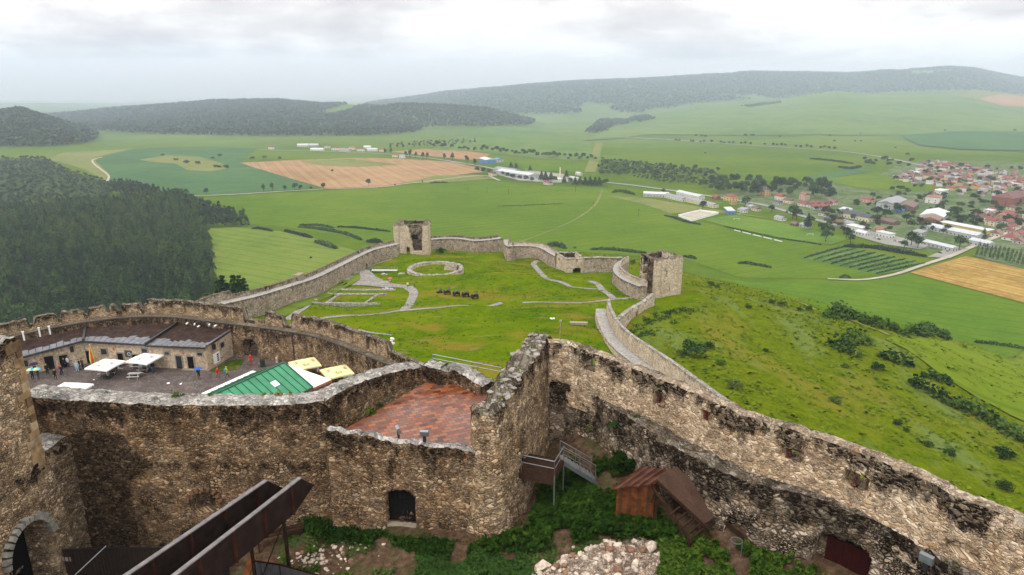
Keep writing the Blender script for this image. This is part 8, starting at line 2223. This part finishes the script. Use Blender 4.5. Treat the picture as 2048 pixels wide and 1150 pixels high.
def fill_zone(poly, mind, zone, group, angs, wcs, rcs, hs=(9, 13), maxn=200, storeys=(1, 2), wins=False):
 pts = scatter(poly, maxn, mind)
 cnt = 0
 for x, y in pts:
  st = random.choice(storeys); wc, rc = random.choice(wcs), random.choice(rcs)
  w_ = random.choice([9, 11, 13]); d_ = random.choice([8, 9.5]); kd = random.choice(["gable", "gable", "hip", "flat" if st == 2 else "gable"])
  if kd == "flat": rc = random.choice(["white", "pale grey", "grey"])
  h_ = 3.4 if st == 1 else 6.2
  rz = random.choice(angs) + random.uniform(-.06, .06) + random.choice([0, PI / 2])
  building("house", (x, y, h1(x, y)), w_, d_, h_, rz, kd, .6 if kd == "flat" else random.choice([3.0, 3.8]), wc, rc, house_label(wc, rc, st, zone), "house", group, st, wins=wins); cnt += 1
 return cnt
mixw = ["white", "white", "cream", "grey", "ochre", "pink", "yellow"]; mixr = ["red", "dark red", "orange", "brown", "grey", "red", "dark", "brown"]
fill_zone([(1782, 362), (1815, 350), (1850, 330), (1878, 324), (1930, 332), (1990, 345), (2070, 352), (2070, 378), (1980, 372), (1900, 376), (1850, 372)], 15, "in the dense upper part of the town", "houses of the upper town", [A2, A2 + .3], mixw, mixr, maxn=190)
fill_zone([(1890, 380), (1980, 374), (2070, 382), (2070, 398), (1990, 394), (1930, 392)], 19, "on the terrace below the upper town", "houses below the upper town", [A2], mixw, mixr, maxn=40)
fill_zone([(1935, 428), (2000, 420), (2070, 426), (2070, 470), (2010, 466), (1975, 452)], 14.5, "in the red roofed quarter at the right", "houses of the red roofed quarter", [A1, A1 + .2], ["white", "cream", "pink", "ochre"], ["red", "dark red", "orange", "brown", "red"], maxn=70, storeys=(1, 1, 2), wins=True)
fill_zone([(1985, 470), (2070, 472), (2070, 490), (2010, 486)], 14, "beside the road to the cemetery", "houses by the cemetery road", [A2], ["white", "cream", "grey"], ["red", "orange", "grey", "brown"], maxn=16, storeys=(1,), wins=True)
for k, (x, y, wc, rc) in enumerate([(1606, 412, "white", "red"), (1618, 414, "white", "dark red"), (1630, 412, "cream", "red"), (1642, 412, "white", "brown"), (1654, 411, "pink", "dark red"), (1664, 409, "white", "orange"), (1648, 418, "white", "red"), (1632, 419, "grey", "red")]):
 building("house", gt(x, y), 12, 9, 3.6, A1 + .1, "gable", 3.6, wc, rc, ["white house with red roof, leftmost of the roadside row", "white house with dark red roof second in the roadside row", "cream house with red roof in the middle of the roadside row", "white house with brown roof right of the middle of the row", "pink house with dark red roof near the row's right end", "white house with orange roof closing the roadside row", "white house with red roof in front of the roadside row", "grey walled red roofed house in front of the roadside row"][k], "house", "roadside row below the park")
for k, (x, y, wc, rc, w_) in enumerate([(543, 298, "white", "red", 14), (606, 293, "white", "white", 30), (628, 293, "grey", "pale grey", 26), (635, 302, "white", "white", 34), (672, 300, "white", "red", 22), (690, 303, "grey", "grey", 30), (705, 299, "cream", "orange", 16), (722, 302, "white", "red", 20), (745, 302, "white", "pale grey", 26), (765, 303, "cream", "red", 15), (790, 314, "cream", "red", 13), (805, 316, "white", "grey", 13), (655, 296, "cream", "brown", 14), (735, 297, "white", "white", 18)]):
 building("farm_building" if w_ > 18 else "house", gt(x, y), w_, 11, 5, random.uniform(-.3, .3), "gable", 3, wc, rc, f"{wc} {'farm building' if w_ > 18 else 'house'} with {rc} roof " + ["alone at the left end of the far village", "at the village pasture edge", "next to the first white farm building", "nearest the brown field in the far village", "in the far village centre left", "behind the brown field in the far village", "small in the far village centre", "in the far village centre right", "by the tall village trees", "tucked under the tall village trees", "beside the village road", "beside the village road bend", "at the back of the far village", "at the back right of the far village"][k], "building", "buildings of the far village")
for k, (x, y, wc, rc) in enumerate([(1648, 432, "white", "brown"), (1555, 408, "grey", "dark"), (1500, 416, "grey", "pale grey"), (1485, 424, "white", "grey"), (1512, 421, "cream", "brown"), (1560, 440, "white", "grey"), (1590, 452, "brown", "brown"), (1610, 455, "grey", "grey"), (1725, 470, "white", "white"), (1760, 462, "yellow", "orange"), (1838, 470, "grey", "grey"), (1690, 424, "white", "pale grey"), (1660, 442, "brown", "dark")]):
 building("house", gt(x, y), random.choice([9, 12, 14]), 8, 3.4, A1 + random.uniform(-.1, .1), random.choice(["gable", "flat"]), 2.2, wc, rc, ["white cottage with brown roof by the main road", "grey hut with dark roof left of the white row", "grey shed with pale roof right of the yellow house", "white hut with grey roof below the blue shed", "cream hut with brown roof above the pitch", "white hut under the large pitch trees", "brown hut behind the large pitch trees", "grey hut right of the large pitch trees", "white hut at the edge of the depot yard", "tiny yellow hut beside the main road", "grey hut between depot and long grey building", "white pale roofed house above the long cream house", "brown hut with dark roof left of the long cream house"][k], "house")
for px, py, lab in ((936, 382, "thin power pole on the meadow below the brown field"), (974, 386, "thin power pole on the meadow left of the factory"), (1017, 390, "thin power pole on the meadow below the factory"), (1277, 433, "thin power pole on the meadow left of the white arena"), (1186, 418, "thin power pole on the open meadow above the gatehouse"), (1151, 384, "thin power pole near the right end of the factory trees")):
 p = gt(px, py); m = MB().tube((0, 0, 0), (0, 0, 10), .22, .15).box(-1.2, 1.2, -.12, .12, 9.2, 9.45); tag(m.build("power_pole", M["wood_dark"], loc=p), lab, "pole", "power poles on the meadow")
carm = {}
def car(p, rz, col, label):
 if col not in carm:
  b = MB(); b.hexa([(-2.1, -.85, .3), (2.1, -.85, .3), (2.1, .85, .3), (-2.1, .85, .3)], [(-2.1, -.85, .85), (2.1, -.8, .8), (2.1, .8, .8), (-2.1, .85, .85)])
  c = MB(); c.hexa([(-1.7, -.8, .85), (1.1, -.8, .85), (1.1, .8, .85), (-1.7, .8, .85)], [(-1.2, -.65, 1.42), (.45, -.65, 1.42), (.45, .65, 1.42), (-1.2, .65, 1.42)])
  w_ = MB().tube((1.3, -.9, .32), (1.3, -.7, .32), .32, n=10)
  carm[col] = (b.mesh("body", plain(col + "_car_paint", {"white": (.7, .7, .7), "red": (.4, .03, .03), "silver": (.4, .41, .42), "dark": (.03, .03, .035)}[col], .3, .6)), c.mesh("cabin", WIN), w_.mesh("wheel", M["gloss_black"]))
 b, c, w_ = carm[col]; t = empty("parked_car", p, rz); tag(t, label, "car", "parked cars by the depot and road")
 obj("body", b, t); obj("cabin", c, t)
 for x in (0, -2.6):
  for y in (0, 1.6): obj("wheel", w_, t, (x, y, 0))
for px, py, col, lab in ((1750, 478, "white", "white car on the depot yard near the depot"), (1790, 484, "silver", "silver car on the depot yard"), (1800, 487, "red", "red car on the depot yard by the dark trees"), (1880, 508, "dark", "dark car on the lay-by"), (1895, 505, "silver", "silver car on the lay-by"), (1758, 481, "dark", "dark car on the depot yard left"), (1478, 430, "white", "white car below the blue shed"), (1340, 405, "red", "red car before the farm shed")):
 p = gt(px, py); car(p + Vector((0, 0, 1.0)), A1, col, lab)
# ------------------------------------------------------------------ people
def human_mesh(pose):
 """one continuous skinned figure, about 1.74 m tall, facing -Y"""
 hip = .92 if pose != "sit" else .50
 J = {}; E = []; RAD = {}
 def j(n, p, r): J[n] = Vector(p); RAD[n] = r
 j("pelvis", (0, 0, hip), .155); j("waist", (0, .0, hip + .17), .135); j("chest", (0, .0, hip + .40), .155); j("neckb", (0, 0, hip + .54), .085); j("neck", (0, -.01, hip + .60), .055); j("head0", (0, -.02, hip + .68), .085); j("head1", (0, -.02, hip + .80), .088)
 E += [("pelvis", "waist"), ("waist", "chest"), ("chest", "neckb"), ("neckb", "neck"), ("neck", "head0"), ("head0", "head1")]
 for s, S in ((-1, "l"), (1, "r")):
  sh = (s * .19, 0, hip + .50)
  if pose == "hold" and s == 1: el, wr, ha = (.27, -.16, hip + .30), (.16, -.30, hip + .48), (.15, -.32, hip + .55)
  elif pose == "sit": el, wr, ha = (s * .26, -.10, hip + .24), (s * .16, -.32, hip + .22), (s * .13, -.40, hip + .22)
  elif pose == "walk": el, wr, ha = (s * .25, s * .08, hip + .23), (s * .25, s * .16 - .1, hip + .0), (s * .25, s * .18 - .14, hip - .07)
  else: el, wr, ha = (s * .25, .03, hip + .23), (s * .25, -.06, hip - .01), (s * .25, -.08, hip - .08)
  j("sh" + S, sh, .075); j("el" + S, el, .052); j("wr" + S, wr, .036); j("ha" + S, ha, .042)
  E += [("chest", "sh" + S), ("sh" + S, "el" + S), ("el" + S, "wr" + S), ("wr" + S, "ha" + S)]
  if pose == "sit": kn, an, to = (s * .13, -.45, .50), (s * .13, -.46, .09), (s * .14, -.62, .04)
  elif pose == "walk": kn, an, to = (s * .10, -.16 * s - .06, .49), (s * .10, -.30 * s + .06, .10), (s * .11, -.30 * s - .10, .04)
  else: kn, an, to = (s * .11, -.02, .49), (s * .12, .02, .09), (s * .14, -.15, .04)
  j("hp" + S, (s * .10, 0 if pose != "sit" else -.03, hip - .06), .11); j("kn" + S, kn, .068); j("an" + S, an, .048); j("to" + S, to, .045)
  E += [("pelvis", "hp" + S), ("hp" + S, "kn" + S), ("kn" + S, "an" + S), ("an" + S, "to" + S)]
 names = list(J); ix = {n: i for i, n in enumerate(names)}
 me = bpy.data.meshes.new("person"); me.from_pydata([tuple(J[n]) for n in names], [(ix[a], ix[b]) for a, b in E], [])
 o = bpy.data.objects.new("person_base", me); COL.objects.link(o)
 md = o.modifiers.new("skin", "SKIN"); sv = me.skin_vertices[0].data if me.skin_vertices else None
 if sv is None:
  return None
 for i, n in enumerate(names):
  r = RAD[n]; sv[i].radius = (r * (1.15 if n in ("pelvis", "waist", "chest") else 1), r * (.8 if n in ("waist", "chest", "pelvis") else 1)); sv[i].use_root = n == "pelvis"
 o.modifiers.new("sub", "SUBSURF").levels = 1
 dg = bpy.context.evaluated_depsgraph_get(); dg.update()
 m2 = bpy.data.meshes.new_from_object(o.evaluated_get(dg))
 V = [v.co.copy() for v in m2.vertices]; F = [tuple(p.vertices) for p in m2.polygons]
 bpy.data.objects.remove(o); 
 mb = MB(); mb.add(V, F)
 for s, S in ((-1, "l"), (1, "r")):
  d = (J["ha" + S] - J["wr" + S]).normalized(); a = d.cross(Vector((0, 1, .3))).normalized()
  for k, ln in enumerate((.075, .085, .08, .062)):
   b0 = J["ha" + S] + a * (k - 1.5) * .019; mb.tube(b0, b0 + d * ln * .6, .0095, .009, 5).tube(b0 + d * ln * .6, b0 + d * ln + Vector((0, -.012, 0)), .009, .006, 5)
  mb.tube(J["wr" + S] + d * .03, J["wr" + S] + d * .07 + Vector((-s * .035, -.02, 0)), .012, .008, 5)
  mb.rock((s * .086, -.01, hip + .74), .022, 3 + s)
 mb.tube((0, -.09, hip + .755), (0, -.125, hip + .73), .012, .018, 6)
 C = []
 for f in mb.f:
  c = sum((Vector(mb.v[i]) for i in f), Vector()) / len(f)
  z = c.z - hip
  hand = min((c - J["ha" + S]).length for S in "lr") < .10
  if z > .575 or hand: C.append(0)
  elif c.z < .10: C.append(3)
  elif (pose != "sit" and z > -.08) or (pose == "sit" and (z > .0 and c.y > -.2 or z > .12)): C.append(1)
  else: C.append(2)
 hair = MB(); hair.lathe([(.098, -.02), (.105, .03), (.09, .075), (.05, .105), (.01, .115)], 10, c=(0, .012, hip + .79))
 return (mb.v, mb.f, C), hair
POSES = {p: human_mesh(p) for p in ("stand", "walk", "sit", "hold")}
_cl = {}
def cloth(c):
 if c not in _cl: _cl[c] = plain("cloth_%s" % c, {"black": (.012, .012, .014), "navy": (.015, .02, .05), "red": (.55, .025, .02), "white": (.7, .7, .7), "pale blue": (.3, .5, .58), "yellow": (.62, .5, .04), "blue": (.03, .12, .42), "grey": (.12, .12, .13), "jeans": (.05, .08, .15), "teal": (.05, .3, .33), "pink": (.62, .09, .2), "brown": (.1, .06, .04), "light blue": (.2, .45, .6)}[c], .85, .15)
 return _cl[c]
def person(p, rz, pose, jacket, trousers, label, hair="brown", hood=False, group=None, s=1.0):
 (v, f, c), hm = POSES[pose]
 me = raw_mesh("person", v, f, [M["skin"], cloth(jacket), cloth(trousers), cloth("black")], c, smooth=True)
 o = obj("person", me, None, p, rz, s); tag(o, label, "person", group)
 obj("hood" if hood else "hair", hm.mesh("hair", cloth(jacket) if hood else cloth(hair), smooth=True), o)
 return o
def umbrella(p, cols, label, h=2.0, r=.55):
 t = empty("umbrella", p); tag(t, label, "umbrella")
 n = 8; m = MB()
 for k in range(n):
  a0, a1 = 2 * PI * k / n, 2 * PI * (k + 1) / n; P = lambda a, q, z: (r * q * math.cos(a), r * q * math.sin(a), z)
  m.add([(0, 0, h + .26), P(a0, .55, h + .19), P(a1, .55, h + .19), P(a0, 1, h), P(a1, 1, h)], [(0, 1, 2), (1, 3, 4, 2)], k % len(cols))
  m.add([(0, 0, h + .24), P(a0, .55, h + .17), P(a1, .55, h + .17), P(a0, .99, h - .01), P(a1, .99, h - .01)], [(2, 1, 0), (2, 4, 3, 1)], k % len(cols))
 obj("canopy", m.mesh("canopy", [cloth(c) for c in cols]), t); obj("shaft", MB().tube((0, 0, h - .75), (0, 0, h + .3), .012, n=6).mesh("shaft", M["steel"]), t)
zc5 = lambda x, y: gc(*z4(x, y))
def foot(x, y): return zc5(x, y)
for x, y, rz, pose, ja, tr, lab, hood in (
 (262, 708, .4, "hold", "black", "black", "person holding the left patterned umbrella near the tower stump", False), (308, 705, -.3, "hold", "navy", "jeans", "person holding the right patterned umbrella near the tower stump", False), (285, 672, .1, "hold", "black", "grey", "person holding a dark umbrella behind the patterned ones", False),
 (376, 665, 1.0, "stand", "black", "black", "person in black standing at the left cafe door", False), (440, 708, .8, "walk", "black", "black", "person in black walking across the courtyard", False), (478, 668, -.6, "stand", "red", "jeans", "person in a red jacket near the second cafe door", False), (492, 676, .5, "stand", "navy", "black", "person in dark clothes beside the red jacket", False),
 (512, 618, 2.6, "stand", "black", "black", "person in black at the second cafe door", False), (540, 610, 2.9, "stand", "white", "jeans", "person in a white top at the cafe counter", False), (612, 645, .3, "stand", "pale blue", "pale blue", "person in a long pale blue raincoat on the courtyard", True), (632, 628, 2.4, "stand", "black", "jeans", "left of two dark dressed people by the third cafe door", False), (655, 622, 2.8, "stand", "brown", "black", "right of two dark dressed people by the third cafe door", False),
 (1570, 700, .2, "hold", "black", "black", "person in black under a blue umbrella near the cafe gable", False), (1720, 695, .7, "walk", "red", "grey", "person in a bright red hooded jacket crossing the courtyard", True), (1790, 692, 2.4, "walk", "yellow", "jeans", "person in a yellow jacket with teal backpack", True), (1978, 588, .3, "stand", "red", "red", "person in red standing in the archway", True), (1210, 650, 1.0, "stand", "navy", "jeans", "person in navy standing by the cafe parasol pole", False)):
 q = foot(x, y); o = person((q.x, q.y, CZ + .02), rz, pose, ja, tr, lab, hood=hood)
 if "backpack" in lab:
  bp = MB().box(-.17, .17, .12, .30, 1.08, 1.48); obj("backpack", bp.mesh("backpack", cloth("teal")), o)
for x, y, cols, lab in ((262, 708, ["teal", "yellow", "pale blue", "teal"], "teal and yellow patterned umbrella, left of the pair"), (308, 705, ["teal", "pale blue", "yellow", "light blue"], "teal and yellow patterned umbrella, right of the pair"), (285, 672, ["navy"], "dark navy umbrella behind the patterned pair"), (1570, 700, ["blue"], "blue umbrella near the gable end of the cafe")):
 q = foot(x, y); umbrella((q.x + .1, q.y - .2, CZ - (.25 if "dark" not in lab else .1)), cols, lab, 2.0, .62)
for x, y, rz, ja, tr, lab in ((895, 660, .8, "black", "black", "person in black seated at the table under the left white parasol"), (925, 655, -.8, "navy", "black", "person in navy seated beside the one in black under the left parasol"), (1112, 640, .5, "white", "grey", "person in white seated under the cafe parasol"), (870, 668, 2.5, "grey", "black", "person in grey seated with their back turned under the left parasol")):
 q = foot(x, y); person((q.x, q.y, CZ), rz, "sit", ja, tr, lab)
for x, y, rz, ja, tr, lab in ((880, 583, .8, "navy", "black", "person in navy seated under the yellow parasol behind the green roof"), (968, 612, 1.2, "white", "navy", "person in white seated between the yellow parasols"), (1155, 662, -.9, "black", "black", "person in black seated under the right yellow parasol"), (1100, 672, .9, "grey", "black", "person in grey seated below the right yellow parasol")):
 q = gc(*z5(x, y)); person((q.x, q.y, CZ), rz, "sit", ja, tr, lab)
for x, y, rz, pose, ja, tr, lab in ((1108, 396, .2, "stand", "red", "black", "person in red at the top of the stone plaza"), (1130, 392, -.4, "stand", "black", "black", "person in black at the top of the stone plaza"), (1153, 424, .4, "walk", "blue", "jeans", "person in blue at the left end of the footbridge"), (1286, 500, .8, "hold", "white", "grey", "person under a pink umbrella on the plaza"), (1405, 524, .3, "stand", "white", "black", "person in white at the lower plaza corner"), (1450, 528, 1.2, "walk", "brown", "black", "person in brown on the grass beside the plaza corner"), (1708, 300, .4, "stand", "pink", "brown", "person in pink in front of the far curtain wall")):
 q = gt(*crop5(x, y)); person((q.x, q.y, q.z + .05), rz, pose, ja, tr, lab, s=1.0)
 if "umbrella" in lab: umbrella((q.x + .1, q.y - .2, q.z - .1), ["pink"], "bright pink umbrella on the stone plaza", 2.0, .68)
def on_walk(W, zf, x, y, off=1.2):
 v = crop5(x, y); h_ = W.hit(v[0], v[1], off)
 p, nn = W.at(h_[0], off, zf(h_[0]) + .12); return p
for x, y, ja, lab in ((1068, 262, "black", "person in black on the wall walk near the ruined tower"), (1078, 264, "light blue", "person in light blue on the wall walk near the ruined tower"), (447, 550, "black", "left of two dark dressed people on the near wall walk"), (470, 545, "brown", "right of two dark dressed people on the near wall walk")):
 q = on_walk(WL, zl, x, y); person(q, random.uniform(0, 3), "walk", ja, "black", lab)
q = on_walk(WF, zf, 1968, 188, 1.0); person(q, .4, "sit", "black", "black", "person in black sitting on the far curtain wall")
